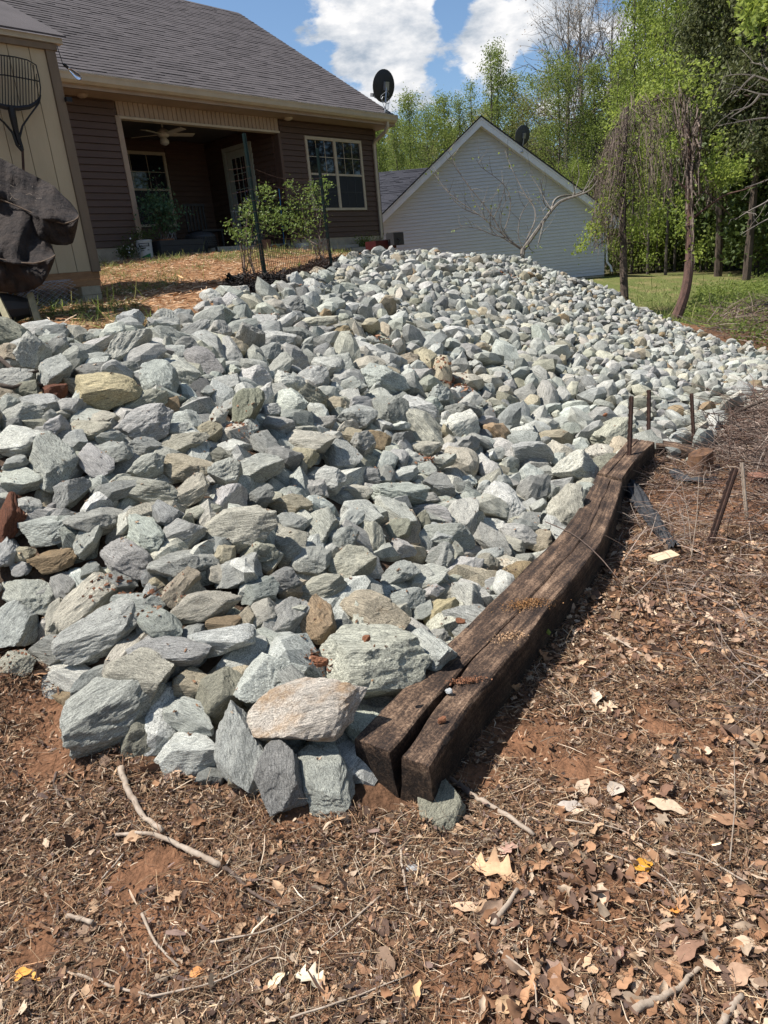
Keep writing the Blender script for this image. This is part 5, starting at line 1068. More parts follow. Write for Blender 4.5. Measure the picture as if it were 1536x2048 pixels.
for f_ in fans:
    dz = rb.uniform(-.7, .7); pp = [(x, y, WB + dz * i / len(f_)) for i, (x, y) in enumerate(f_)]; r0 = .018 if len(f_) > 7 else .011
    Q = limb(mb, pp, r0, .004, 5)
    for q in range(4, len(Q) - 1, 3):
        d_ = rb.normal(size=3) * .5 + np.array([0, 0, .9]) + (Q[q + 1] - Q[q - 1]) * 2; d_ /= np.linalg.norm(d_); ln = rb.uniform(.2, .55)
        mb.tube([Q[q], Q[q] + d_ * ln * .5, Q[q] + d_ * ln + rb.normal(size=3) * .06], [.006, .004, .002], 3, False)
mb.build('trunk', M['bark_grey'], bt)
cl = []
for f_ in fans:
    for (x, y) in f_[-2:]:
        for _ in range(3): cl.append(at(x + rb.uniform(-14, 14), y + rb.uniform(-10, 10), WB + rb.uniform(-.4, .4)))
v, q = leaf_quads(np.array(cl), .05, rb); o = link('leaves', fast_mesh('leaves', v - zb, q, M['leaf_bright'], per=4), bt)

def vine_tree(name, label, trunk_pts, r0, r1, veils, leaf_spots, mat, seed, vine_mat=M['vine'], nleaf=400, limbs=()):
    rr = np.random.default_rng(seed); p0 = at(*trunk_pts[0]); gz = h1(p0[0], p0[1]); p0 = np.array([p0[0], p0[1], min(p0[2], gz)]) if True else p0
    t_ = empty(name, p0, label, 'tree'); mb = MB(); Q = limb(mb, [trunk_pts[0]] + list(trunk_pts[1:]), r0, r1, 9); mb.tube([p0 - Z * .1, at(*trunk_pts[0])], [r0 * 1.25, r0], 9)
    for lb in limbs: limb(mb, lb[0], lb[1], .006, 5)
    mb.build('trunk', mat, t_)
    vm_ = MB()
    for (pa, pb, n, drop, r_v, w_) in veils:             # tendrils hanging or running between two picture lines
        for i in range(n):
            s = rr.uniform(); a = np.array(pa[0]) * (1 - s) + np.array(pa[1]) * s; s2 = np.clip(s + rr.normal() * .12, 0, 1); b_ = np.array(pb[0]) * (1 - s2) + np.array(pb[1]) * s2
            m_ = (a + b_) / 2 + rr.normal(size=2) * drop; wv = w_ + rr.normal() * .35
            kk = int(rr.integers(5, 9)); P = [at(a[0] * (1 - q_) + b_[0] * q_ + (m_[0] - (a[0] + b_[0]) / 2) * 4 * q_ * (1 - q_) + rr.normal() * drop * .45, a[1] * (1 - q_) + b_[1] * q_ + rr.normal() * 8, wv + rr.normal() * .12) for q_ in np.linspace(rr.uniform(-.08, .25), rr.uniform(.6, 1.08), kk)]
            vm_.tube(P, [r_v * rr.uniform(.4, 1.3)] * (kk - 1) + [r_v * .3], 3, False)
    vm_.build('vines', vine_mat, t_)
    pts = []
    for (x, y, rad, n) in leaf_spots:
        for _ in range(n): pts.append(at(x + rr.normal() * rad, y + rr.normal() * rad * .8, trunk_pts[1][2] + rr.normal() * .35))
    if pts:
        v, q = leaf_quads(np.array(pts * 2) + rr.normal(size=(len(pts) * 2, 3)) * .07, .068, rr); o = link('foliage', fast_mesh('foliage', v - p0, q, M['leaf_bright'], per=4), t_)
    return t_
WV = 15.0
vine_tree('vine_covered_tree', 'straight thin tree draped in a veil of dead brown vines beside the grey house', [(1249, 596, WV), (1247, 540, WV), (1246, 470, WV), (1246, 400, WV), (1247, 330, WV), (1250, 270, WV), (1254, 215, WV)], .085, .04,
          [(((1235, 240), (1258, 205)), ((1188, 420), (1240, 470)), 90, 12, .0055, WV), (((1215, 290), (1258, 215)), ((1180, 370), (1200, 470)), 70, 11, .005, WV), (((1258, 205), (1330, 200)), ((1270, 420), (1345, 440)), 60, 12, .006, WV),
           (((1195, 400), (1245, 420)), ((1180, 500), (1225, 510)), 60, 6, .006, WV), (((1215, 300), (1300, 240)), ((1210, 520), (1300, 520)), 60, 14, .005, WV + .4)],
          [(1215, 330, 16, 90), (1235, 380, 16, 90), (1260, 300, 18, 90), (1205, 450, 10, 60), (1265, 440, 14, 70), (1320, 300, 22, 80), (1310, 240, 14, 70), (1320, 420, 16, 90), (1300, 460, 16, 80), (1198, 420, 7, 60), (1184, 455, 5, 45), (1190, 470, 6, 40), (1160, 497, 5, 45), (1215, 395, 8, 40), (1165, 480, 5, 25), (1275, 470, 12, 60), (1290, 400, 14, 60), (1220, 490, 6, 40), (1230, 230, 8, 40), (1225, 250, 7, 30), (1300, 520, 12, 50), (1285, 300, 25, 60)],
          M['bark'], 31, limbs=[([(1246, 480, WV), (1236, 468, WV), (1222, 468, WV), (1205, 485, WV), (1190, 495, WV)], .02), ([(1247, 530, WV), (1232, 515, WV), (1218, 495, WV)], .018), ([(1249, 490, WV), (1270, 482, WV), (1296, 490, WV - .3)], .018), ([(1249, 420, WV), (1262, 400, WV), (1285, 390, WV)], .02)])
WT = 12.4
vine_tree('leaning_tree', 'reddish curved trunk wrapped in thick vines, standing beyond the pile on the right', [(1348, 645, WT), (1358, 622, WT), (1371, 585, WT), (1378, 540, WT), (1381, 480, WT), (1378, 420, WT), (1378, 360, WT), (1378, 310, WT), (1370, 250, WT)], .095, .05,
          [(((1345, 165), (1372, 180)), ((1368, 330), (1388, 330)), 18, 7, .009, WT - .05), (((1345, 195), (1390, 200)), ((1372, 400), (1386, 400)), 13, 6, .008, WT - .06), (((1385, 215), (1400, 240)), ((1378, 340), (1396, 400)), 26, 7, .012, WT),
           (((1330, 185), (1255, 200)), ((1340, 200), (1300, 260)), 26, 14, .007, WT), (((1376, 330), (1384, 330)), ((1372, 520), (1388, 540)), 14, 4, .009, WT - .09), (((1390, 330), (1430, 350)), ((1400, 420), (1440, 440)), 30, 12, .006, WT), (((1300, 210), (1350, 200)), ((1300, 400), (1360, 420)), 40, 16, .005, WT + .2)],
          [(1340, 125, 14, 60), (1380, 150, 14, 50), (1410, 130, 12, 40), (1415, 200, 12, 50), (1400, 170, 14, 40), (1345, 290, 10, 70), (1350, 280, 7, 40), (1430, 350, 16, 170), (1455, 345, 14, 130), (1475, 340, 9, 70), (1415, 340, 9, 60), (1480, 318, 8, 40), (1440, 310, 10, 50), (1360, 435, 9, 40), (1365, 460, 8, 40), (1360, 400, 8, 30), (1395, 500, 8, 50), (1290, 190, 10, 60), (1310, 180, 9, 50), (1350, 170, 14, 60), (1440, 280, 8, 40)],
          M['bark_red'], 33, limbs=[([(1380, 385, WT), (1395, 360, WT), (1408, 345, WT - .1), (1420, 320, WT - .2)], .03), ([(1376, 380, WT), (1350, 360, WT), (1330, 345, WT + .2)], .022), ([(1381, 440, WT), (1420, 410, WT - .2), (1450, 388, WT - .4), (1490, 380, WT - .6), (1530, 360, WT - .8)], .022),
                                ([(1385, 390, WT), (1410, 380, WT), (1440, 410, WT), (1460, 430, WT)], .018), ([(1372, 300, WT), (1385, 260, WT), (1405, 230, WT)], .02), ([(1380, 345, WT), (1360, 300, WT), (1350, 260, WT)], .018)])
# bare grey branches reaching in from the right edge, from a tree just outside the picture
bp = at(1640, 480, 11); bp = np.array([bp[0], bp[1], h1(bp[0], bp[1])]); bt2 = empty('bare_tree', bp, 'tree off the right edge whose bare grey branches reach into view', 'tree'); mb = MB()
mb.tube([bp - Z * .1, at(1635, 400, 11), at(1625, 250, 11), at(1620, 80, 11)], [.13, .11, .09, .06], 8); rb = np.random.default_rng(9)
for st in [[(1622, 200), (1560, 170), (1510, 150), (1470, 148), (1440, 155)], [(1622, 210), (1570, 190), (1520, 190), (1480, 175), (1455, 190)], [(1625, 250), (1570, 235), (1520, 236), (1470, 245), (1440, 250)], [(1560, 170), (1530, 130), (1500, 125)], [(1626, 280), (1580, 330), (1540, 360), (1490, 375)], [(1580, 330), (1545, 400), (1500, 420), (1470, 440)],
           [(1628, 360), (1580, 420), (1530, 440), (1480, 470)], [(1520, 190), (1500, 215), (1460, 222)], [(1510, 150), (1490, 165), (1462, 200)]]:
    Q = limb(mb, [(x, y, 11 + i * .1) for i, (x, y) in enumerate(st)], .022, .004, 5)
    for q in range(3, len(Q) - 1, 2):
        d_ = rb.normal(size=3) * .7 + (Q[min(q + 2, len(Q) - 1)] - Q[q - 2]) * 2; d_ /= np.linalg.norm(d_); ln = rb.uniform(.15, .5); mb.tube([Q[q], Q[q] + d_ * ln * .5, Q[q] + d_ * ln + rb.normal(size=3) * .06], [.006, .004, .002], 3, False)
mb.build('trunk', M['bark_grey'], bt2)
v, q = leaf_quads(np.array([at(1515 + rb.normal() * 22, 20 + rb.normal() * 34, 10.5 + rb.normal() * .3) for _ in range(420)]), .11, rb); link('foliage', fast_mesh('foliage', v - bp, q, M['leaf_bright'], per=4), bt2)

# ------------------------------------------------------------------ weeds and brush right of the pile
def ground_z(x, y):
    z = H(x, y); nr = 1 - smooth(np.hypot(x, y - 3), 6, 12); return z + (fnoise(x, y, 3.2, 3) - .5) * .05 * nr + (fnoise(x, y, 9, 13) - .5) * .035 * nr
r5 = np.random.default_rng(44)
def scatter(n, polypx, w_rng=None, z=0.0, inside_pile=False):
    P = np.array([onz(px, py, z)[:2] for px, py in polypx]); lo, hi = P.min(0), P.max(0); xy = r5.uniform(lo, hi, (n * 4, 2)); k = inpoly(xy[:, 0], xy[:, 1], [tuple(p) for p in P])
    if not inside_pile: k &= ~inpoly(xy[:, 0], xy[:, 1], PILE)
    return xy[k][:n]
xy = scatter(17000, [(1360, 664), (1395, 600), (1480, 590), (1560, 570), (1700, 600), (1700, 760), (1536, 730), (1430, 690)]); hh = .35 * fnoise(xy[:, 0], xy[:, 1], 1.3, 2) ** 1.3
c = np.c_[xy, ground_z(xy[:, 0], xy[:, 1]) + r5.uniform(0, 1, len(xy)) * (.12 + hh)]
v, q = leaf_quads(c, .055, r5, .6); tag(link('weeds', fast_mesh('weeds', v, q, M['leaf_spring'], per=4)), 'low green weeds growing beyond the far right edge of the pile', 'weeds', None, 'stuff')
def tangle(name, label, xyz_fn, n, rad, ln, mat, curl=.5, k=3):
    vs = []; fs = []; cs = []; nv = 0
    for i in range(n):
        p = xyz_fn(); d = r5.normal(size=3); d[2] = abs(d[2]) * .35; d /= np.linalg.norm(d); L_ = ln * r5.uniform(.4, 1.4); bend = r5.normal(size=3) * curl; bend[2] = -abs(bend[2]) * .8; rr = rad * r5.uniform(.5, 1.6)
        m_ = MB(); m_.tube([p, p + d * L_ * .33 + bend * L_ * .03, p + d * L_ * .66 + bend * L_ * .14, p + d * L_ + bend * L_ * .33], [rr, rr, rr * .8, rr * .4], k, False); vs.append(m_.v[0]); fs += [tuple(a + nv for a in f) for f in m_.f]; nv += len(m_.v[0])
        col = np.array(PAL_TW[int(r5.integers(0, len(PAL_TW)))]) * r5.uniform(.7, 1.2); cs.append(np.tile(col, (len(m_.v[0]), 1)))
    return tag(link(name, fast_mesh(name, np.concatenate(vs), np.array(fs), mat, cols=np.concatenate(cs), per=4)), label, 'brush', None, 'stuff')
PAL_TW = [(.20, .14, .11), (.29, .22, .18), (.12, .085, .07), (.36, .29, .24), (.17, .10, .075)]
hp = scatter(6000, [(1395, 700), (1450, 645), (1536, 620), (1700, 640), (1700, 745), (1536, 728)])
def f_far():
    p = hp[int(r5.integers(0, len(hp)))]; return np.array([p[0], p[1], ground_z(p[:1], p[1:2])[0] + r5.uniform(0, .28)])
tangle('dead_brush', 'brown dead brush beyond the far right edge of the pile', f_far, 1000, .004, .5, M['litter'])
hp2 = scatter(6000, [(1440, 850), (1536, 800), (1640, 790), (1700, 900), (1700, 1040), (1536, 1010), (1470, 930), (1400, 880)])
def f_near():
    p = hp2[int(r5.integers(0, len(hp2)))]; m_ = min(1, max(0, (p[0] - 2.6) / 1.2)); return np.array([p[0], p[1], ground_z(p[:1], p[1:2])[0] + r5.uniform(0, .22) * m_])
tangle('dead_vines', 'heap of tangled dead brown vines right of the third stake', f_near, 2300, .0026, .42, M['litter'], curl=1.3)
hp3 = scatter(6000, [(1250, 1000), (1330, 900), (1440, 880), (1640, 960), (1700, 1300), (1560, 1500), (1240, 1180)])
def f_mid():
    p = hp3[int(r5.integers(0, len(hp3)))]; return np.array([p[0], p[1], ground_z(p[:1], p[1:2])[0] + r5.uniform(0, .05)])
tangle('fallen_twigs', 'thin dead twigs and vines strewn right of the timbers', f_mid, 1500, .0017, .26, M['litter'], curl=1.2)
br = empty('dead_branch', at(1490, 850, 6.2), 'dark broken branch arching over the tangled vines at the right edge', 'branch'); mb = MB()
limb(mb, [(1475, 850, 6.2), (1466, 826, 6.2), (1500, 812, 6.15), (1545, 795, 6.1), (1600, 780, 6.0)], .016, .008, 6); mb.build('bark', M['bark'], br)

# ------------------------------------------------------------------ things round the patio
def potted(name, label, cat, loc, pot, leaves, mat, seed, h, rad, pot_mat, size=.05, stems=7, flowers=0, spread=.08, stem_mat=None):
    t_ = empty(name, loc, label, cat); rr = np.random.default_rng(seed); loc = np.asarray(loc, float)
    if pot: MB().lathe(loc, pot, 18).build('pot', pot_mat, t_)
    top = loc + Z * (max(p[1] for p in pot) if pot else 0); mb = MB(); ends = []
    for i in range(stems):
        a = rr.uniform(0, 6.28); q = top + np.array([math.cos(a), math.sin(a), 0]) * rad * rr.uniform(.2, 1) * .8 + Z * h * rr.uniform(.55, 1); m_ = (top + q) / 2 + rr.normal(size=3) * .05
        mb.tube([top, m_, q], [.007, .006, .003], 4, False); ends += [m_, q, (m_ + q) / 2, q]
        for _ in range(3):
            e = m_ + (q - m_) * rr.uniform() + rr.normal(size=3) * rad * .35; mb.tube([(m_ + q) / 2, e], [.004, .002], 3, False); ends.append(e)
    mb.build('stem', stem_mat or M['vine'], t_)
    E_ = np.array(ends); c = E_[rr.integers(0, len(E_), leaves)] + rr.normal(size=(leaves, 3)) * spread
    v, q = leaf_quads(c, size, rr, .3, .75); link('foliage', fast_mesh('foliage', v - loc, q, mat, per=4), t_)
    if flowers:
        c = E_[rr.integers(0, len(E_), flowers)] + rr.normal(size=(flowers, 3)) * spread; v, q = leaf_quads(c, .035, rr, .5, 1); link('flowers', fast_mesh('flowers', v - loc, q, M['white_paint'], per=4), t_)
    return t_
GZ_ = lambda u, o_: h1(*HP(u, o_, 0)[:2])
def G(u, o_, dz=0): p = HP(u, o_, 0); return np.array([p[0], p[1], GZ_(u, o_) + dz])
M['terracotta'] = simple('terracotta', (.30, .15, .09), (.22, .11, .06), rough=.8); M['white_plastic'] = simple('white_plastic', (.55, .56, .55), (.45, .46, .46), rough=.4, bump=.02); M['dark_plastic'] = simple('dark_plastic', (.035, .037, .04), (.028, .029, .032), rough=.55, bump=.05)
M['green_ink'] = simple('green_ink', (.02, .18, .06), rough=.5, bump=0); M['red_plastic'] = simple('red_plastic', (.07, .012, .012), rough=.5, bump=0); M['flower_violet'] = simple('flower_violet', (.30, .22, .50), rough=.7, bump=0)
potted('rose_bush', 'leggy dark green rose in a pot at the left porch post', 'rose bush', HP(-6.60, .28, .0), [(.12, 0), (.16, .28), (.17, .30)], 2000, M['leaf_rose'], 3, .85, .45, M['terracotta'], .05, 16, spread=.08)
mb_ = potted('daisy_plant', 'low plant with small white flowers beside the white bucket', 'plant', G(-7.55, .45), None, 900, M['leaf_dark'], 4, .22, .18, None, .03, 12, 46, .05)
# printed paint bucket with a plant in it
bk = empty('bucket', G(-7.15, .42, -.01), 'white printed plastic bucket with green swoosh holding a weedy plant', 'bucket'); bl_ = WL[bk.name]
MB().lathe(bl_, [(.125, 0), (.14, .30), (.148, .30), (.148, .325), (.14, .33)], 24).build('body', M['white_plastic'], bk)
def wrap(z0, z1, a0, a1, rad0, mat, name, zf=None):
    mb = MB(); vs = []; n = 12
    for i in range(n):
        a = a0 + (a1 - a0) * i / (n - 1)
        for k_, zz in enumerate((z0, z1 if zf is None else zf(i / (n - 1)))):
            rad = .125 + (.015) * zz / .3 + rad0; vs.append(bl_ + np.array([math.cos(a) * rad, math.sin(a) * rad, zz]))
    mb.add(vs, [(2 * i, 2 * i + 2, 2 * i + 3, 2 * i + 1) for i in range(n - 1)]); mb.build(name, mat, bk)
fa = math.atan2(-bl_[1], -bl_[0])
wrap(.215, .275, fa - .75, fa + .7, .002, M['black_metal'], 'label_band'); wrap(.229, .238, fa - .6, fa + .55, .0035, M['white_plastic'], 'lettering'); wrap(.246, .262, fa - .6, fa + .55, .0035, M['white_plastic'], 'lettering')
for k, (a, b_, z_) in enumerate([(-.6, .1, .175), (-.6, -.1, .145), (.3, .6, .15), (-.6, .2, .19)]): wrap(z_, z_ + .011, fa + a, fa + b_, .0025, M['black_metal'], 'lettering')
wrap(.02, .05, fa - .7, fa + .7, .002, M['green_ink'], 'green_swoosh', zf=lambda t_1: .04 + .06 * t_1)
rr = np.random.default_rng(6); c = bl_ + np.array([0, 0, .42]) + rr.normal(size=(500, 3)) * np.array([.13, .13, .05]); v, q = leaf_quads(c, .035, rr); link('foliage', fast_mesh('foliage', v - bl_, q, M['leaf_dark'], per=4), bk)
# long dark planter trough
pt = empty('planter_box', G(-6.45, .45, -.02), 'long dark wooden planter trough at the patio edge', 'planter'); P0 = WL[pt.name]
def lb(mb, P0, u0, u1, o0, o1, v0, v1): return mb.box(P0 + D * (u0 + u1) / 2 + NN * (o0 + o1) / 2 + Z * (v0 + v1) / 2, D, NN, Z, (abs(u1 - u0) / 2, abs(o1 - o0) / 2, abs(v1 - v0) / 2))
for z0 in (0.0, .10, .20): lb(MB(), P0, -.46, .46, .13, .15, z0 + .003, z0 + .097).build('board', M['dark_plastic'], pt); lb(MB(), P0, -.46, .46, -.15, -.13, z0 + .003, z0 + .097).build('board', M['dark_plastic'], pt); lb(MB(), P0, -.48, -.46, -.15, .15, z0 + .003, z0 + .097).build('board', M['dark_plastic'], pt); lb(MB(), P0, .46, .48, -.15, .15, z0 + .003, z0 + .097).build('board', M['dark_plastic'], pt)
lb(MB(), P0, -.45, .45, -.13, .13, .02, .27).build('soil', M['dark_plastic'], pt)
# wire mesh guard and white chair behind the trough
wc = empty('wire_cage', HP(-6.32, -.02, .02), 'pale wire mesh plant guard standing behind the dark trough', 'plant guard'); P0 = WL[wc.name]; mb = MB()
for i in range(12):
    for s in (-1, 1): mb.tube([P0 + Z * (.44 * t_1) + np.array([math.cos(i * .5236 + s * t_1 * 1.6) * .15, math.sin(i * .5236 + s * t_1 * 1.6) * .15, 0]) for t_1 in np.linspace(0, 1, 7)], .004, 3, False)
mb.build('mesh', M['galv'], wc)
# round fire pit with pierced side and domed cover on legs
fp = empty('fire_pit', HP(-5.62, .02, .02), 'round dark fire pit with pierced side and domed lid on the patio', 'fire pit'); P0 = WL[fp.name]
MB().lathe(P0, [(.28, .10), (.30, .12), (.305, .30), (.30, .31)], 28).build('bowl', M['dark_plastic'], fp)
mb = MB()
for row in range(5):
    for j in range(44):
        a = (j + .5 * (row % 2)) * 2 * math.pi / 44; n_v = np.array([math.cos(a), math.sin(a), 0]); mb.box(P0 + n_v * .304 + Z * (.135 + row * .034), np.cross(Z, n_v), n_v, Z, (.009, .003, .009))
o = mb.build('piercing', M['dark_inside'], fp, kind='stuff')
MB().lathe(P0, [(.30, .312), (.29, .34), (.22, .385), (.10, .41), (.001, .415)], 28).build('lid', M['dish_metal'], fp)
for k in range(4):
    a = k * math.pi / 2 + .5; MB().box(P0 + np.array([math.cos(a) * .30, math.sin(a) * .30, .14]), (1, 0, 0), (0, 1, 0), Z, (.02, .02, .16)).build('leg', M['dark_plastic'], fp)
# white slatted chair, the porch shade put into its near-black paint
ch = empty('porch_chair', HP(-4.5, -1.3, .142), 'slatted outdoor chair in the dark corner of the porch', 'chair'); P0 = WL[ch.name]; mt = simple('shaded_chair_paint', (.04, .04, .04), (.03, .03, .03), rough=.6, bump=0)
lb(MB(), P0, -.28, .28, -.28, .28, .38, .42).build('seat', mt, ch)
for sx in (-.25, .25):
    for sy in (-.25, .25): lb(MB(), P0, sx - .02, sx + .02, sy - .02, sy + .02, 0, .38).build('leg', mt, ch)
for k in range(6): lb(MB(), P0, -.26 + k * .095, -.215 + k * .095, -.29, -.27, .42, .95).build('back_slat', mt, ch)
lb(MB(), P0, -.28, .28, -.295, -.265, .951, 1.0).build('top_rail', mt, ch)
rl = empty('porch_railing', HP(-3.6, -.9, .142), 'slim dark metal baby gate railing by the porch door', 'railing'); P0 = WL[rl.name]
for k in range(9): MB().box(P0 + D * (-.4 + k * .09) + Z * .38, D, NN, Z, (.007, .007, .37)).build('bar', M['galv'], rl)
lb(MB(), P0, -.42, .34, -.012, .012, .751, .775).build('top_rail', M['galv'], rl)
# plants and pots in front of the window wall
potted('green_plant', 'small bright green plant in a pale trough under the right window', 'plant', G(-1.12, .35), None, 700, M['leaf_spring'], 8, .30, .22, None, .04, 12, spread=.06)
tr_ = empty('trough', G(-1.45, .42), 'pale stone trough under the right window', 'trough'); P0 = WL[tr_.name]; lb(MB(), P0, -.3, .3, -.1, .1, 0, .10).build('body', M['concrete'], tr_); lb(MB(), P0, -.28, .28, -.08, .08, .101, .108).build('soil', M['dark_plastic'], tr_)
potted('dry_plant', 'thin half dry plant at the house corner by the downspout', 'plant', G(-.62, .3), None, 260, M['leaf_olive'], 9, .26, .2, None, .035, 12, spread=.06)
potted('flowering_shrub', 'potted plant with white leaves tub in front of the patio behind the wire fence', 'plant', G(-3.2, .35), [(.13, 0), (.16, .2)], 900, M['leaf_shrub'], 10, .8, .3, M['white_plastic'], .05, 9, spread=.08)
vf = potted('violet_plant', 'tall plant with violet flowers on the patio behind the fence', 'plant', HP(-4.05, .1, .02), [(.12, 0), (.15, .2)], 900, M['leaf_shrub'], 12, 1.0, .35, M['terracotta'], .05, 9, spread=.09)
rr = np.random.default_rng(2); c = HP(-4.1, .1, 1.05) + rr.normal(size=(40, 3)) * np.array([.2, .2, .08]); v, q = leaf_quads(c, .045, rr); link('flowers', fast_mesh('flowers', v - WL[vf.name], q, M['flower_violet'], per=4), vf)
bm_ = empty('blue_broom', HP(-3.45, .06, .02), 'blue handled broom leaning at the porch corner', 'broom'); MB().tube([HP(-3.45, .06, .05), HP(-3.38, .04, 1.25)], .012, 6).build('handle', simple('blue_paint', (.05, .2, .4), rough=.4, bump=0), bm_); MB().box(HP(-3.45, .06, .06), D, NN, Z, (.1, .03, .05)).build('brush_head', M['dark_plastic'], bm_)
ot = empty('toy', HP(-3.9, .25, .02), 'small orange toy lying on the patio edge', 'toy'); MB().lathe(HP(-3.9, .25, .02), [(.001, 0), (.05, .01), (.07, .04), (.04, .08), (.001, .09)], 12).build('body', simple('orange_paint', (.6, .2, .04), rough=.4, bump=0), ot)
# black cart and curved handle at the right house corner
ca = empty('garden_cart', at(782, 492, 14.5), 'black garden cart with curved handle at the brown house corner', 'garden cart'); P0 = WL[ca.name]; gzc = h1(P0[0], P0[1]); 
MB().box(at(790, 478, 14.5), D, NN, Z, (.16, .10, .12)).build('box', M['dark_plastic'], ca); MB().box(at(762, 490, 14.5), D, NN, Z, (.32, .14, .08)).build('tray', M['red_plastic'], ca)
MB().tube([at(738, 485, 14.4), at(765, 481, 14.4), at(782, 478, 14.4), at(793, 476, 14.4), at(799, 480, 14.4), at(797, 490, 14.4)], .014, 6).build('handle', M['black_metal'], ca); pc = at(775, 492, 14.5); MB().box(np.array([pc[0], pc[1], (pc[2] + gzc) / 2]), D, NN, Z, (.03, .03, max(.05, (pc[2] - gzc) / 2))).build('leg', M['black_metal'], ca)

# ------------------------------------------------------------------ fence posts, wire and shrubs in the mulch bed
posts = [((530, 553, 7.9), (484, 279, 7.9), 'dark green steel fence post in the mulch, the taller left one of the two'), ((662, 528, 9.8), (630, 305, 9.8), 'dark green steel fence post at the right end of the wire, beside the crest')]
PB = []
for (a, b_, lab) in posts:
    p0 = at(*a); p1 = at(*b_); gz = h1(p0[0], p0[1]); hgt = p1[2] - gz; p0 = np.array([p0[0], p0[1], gz]); PB.append(p0); t_ = empty('fence_post', p0, lab, 'fence post')
    top = p0 + (p1 - p0) * np.array([.35, .35, 1]); ax = (top - p0) / np.linalg.norm(top - p0); e1 = np.cross(ax, FW); e1 /= np.linalg.norm(e1); e2 = np.cross(ax, e1); Lh = np.linalg.norm(top - p0) / 2
    MB().box((p0 + top) / 2 - ax * .05, e1, e2, ax, (.021, .005, Lh + .05)).box((p0 + top) / 2 + e2 * .016 - ax * .05, e2, e1, ax, (.014, .004, Lh + .05)).build('stem', M['green_post'], t_)
    mb = MB()
    for k in range(22): mb.box(p0 + ax * (.15 + k * .065 * Lh / .8) - e2 * .008, e1, e2, ax, (.008, .008, .012))
    mb.build('studs', M['green_post'], t_)
fn = empty('wire_fence', (PB[0] + PB[1]) / 2, 'rusty welded wire fence strung between the two green posts', 'wire fence')
dirf = PB[1] - PB[0]; lf = np.linalg.norm(dirf[:2]); df_ = dirf / lf; df_[2] = 0; mb = MB(); x = -.5
def fz(x): p = PB[0] + df_ * x; return h1(p[0], p[1])
while x < lf:
    p = PB[0] + df_ * x; g_ = fz(x); mb.tube([np.array([p[0], p[1], g_]), np.array([p[0], p[1], g_ + .36])], .0026, 4, False); x += .055
for k in range(14):
    hgt = .03 + k * .055 if k < 7 else .36 + (k - 6) * .11; mb.tube([np.array([*(PB[0] + df_ * xx)[:2], fz(xx) + hgt]) for xx in np.linspace(-.5, lf, 12)], .0024 if k < 7 else .0016, 4, False)
for k in range(16):
    xx = -.5 + k * (lf + .5) / 15; p = PB[0] + df_ * xx; mb.tube([np.array([p[0], p[1], fz(xx) + .36]), np.array([p[0], p[1], fz(xx) + 1.24])], .0014, 3, False)
mb.build('wire', M['rust_wire'], fn)
def px_shrub(label, base, w, stems, spots, seed, size=.05, mat=M['leaf_shrub']):
    p0 = at(*base, w); gz = h1(p0[0], p0[1]); p0 = np.array([p0[0], p0[1], gz]); t_ = empty('garden_shrub', p0, label, 'shrub'); rr = np.random.default_rng(seed); mb = MB()
    for st in stems:
        P = [p0 + rr.normal(size=3) * np.array([.05, .05, 0])] + [at(x, y, w + rr.normal() * .12) for x, y in st]; mb.tube(P, list(np.linspace(.009, .003, len(P))), 4, False)
    mb.build('stem', M['vine'], t_); pts = []
    for (x, y, rx, ry, n) in spots:
        for _ in range(n): pts.append(at(x + rr.normal() * rx, y + rr.normal() * ry, w + rr.normal() * .16))
    pts = np.array(pts)[::1]; v, q = leaf_quads(pts + rr.normal(size=pts.shape) * .02, size * .74, rr, .4, .7); link('foliage', fast_mesh('foliage', v - p0, q, mat, per=4), t_); return t_
px_shrub('leafy green shrub with tan stems left of the first green post', (495, 553), 8.25, [[(487, 510), (478, 470), (462, 445), (452, 443)], [(496, 510), (492, 460), (500, 410)], [(500, 510), (505, 450), (520, 400)], [(484, 520), (480, 490)], [(498, 520), (515, 470), (535, 420)], [(490, 520), (488, 480), (495, 430)]],
         [(455, 445, 4, 3, 26), (465, 462, 6, 5, 60), (490, 470, 10, 10, 130), (492, 430, 8, 10, 110), (500, 412, 8, 8, 80), (527, 378, 10, 6, 70), (535, 392, 10, 8, 60), (520, 430, 10, 12, 130), (540, 445, 12, 12, 130), (560, 430, 10, 12, 110), (470, 470, 6, 4, 30)], 51)
px_shrub('leafy yellow green shrub with long brown stems just left of the second green post', (642, 527), 10.1, [[(630, 500), (620, 480), (610, 440), (600, 400)], [(648, 510), (635, 460), (632, 400), (620, 375)], [(640, 505), (640, 450), (648, 390)], [(650, 520), (622, 490)], [(640, 500), (655, 450), (640, 380)], [(635, 490), (600, 470), (575, 460)]],
         [(580, 368, 6, 6, 60), (640, 372, 12, 7, 120), (652, 368, 6, 6, 60), (618, 385, 10, 8, 100), (640, 400, 10, 12, 120), (612, 410, 12, 10, 90), (600, 440, 12, 10, 100), (590, 455, 12, 8, 70), (620, 450, 12, 12, 90), (645, 430, 6, 12, 80), (585, 400, 10, 10, 60), (610, 478, 14, 10, 60), (575, 440, 10, 10, 70)], 52)
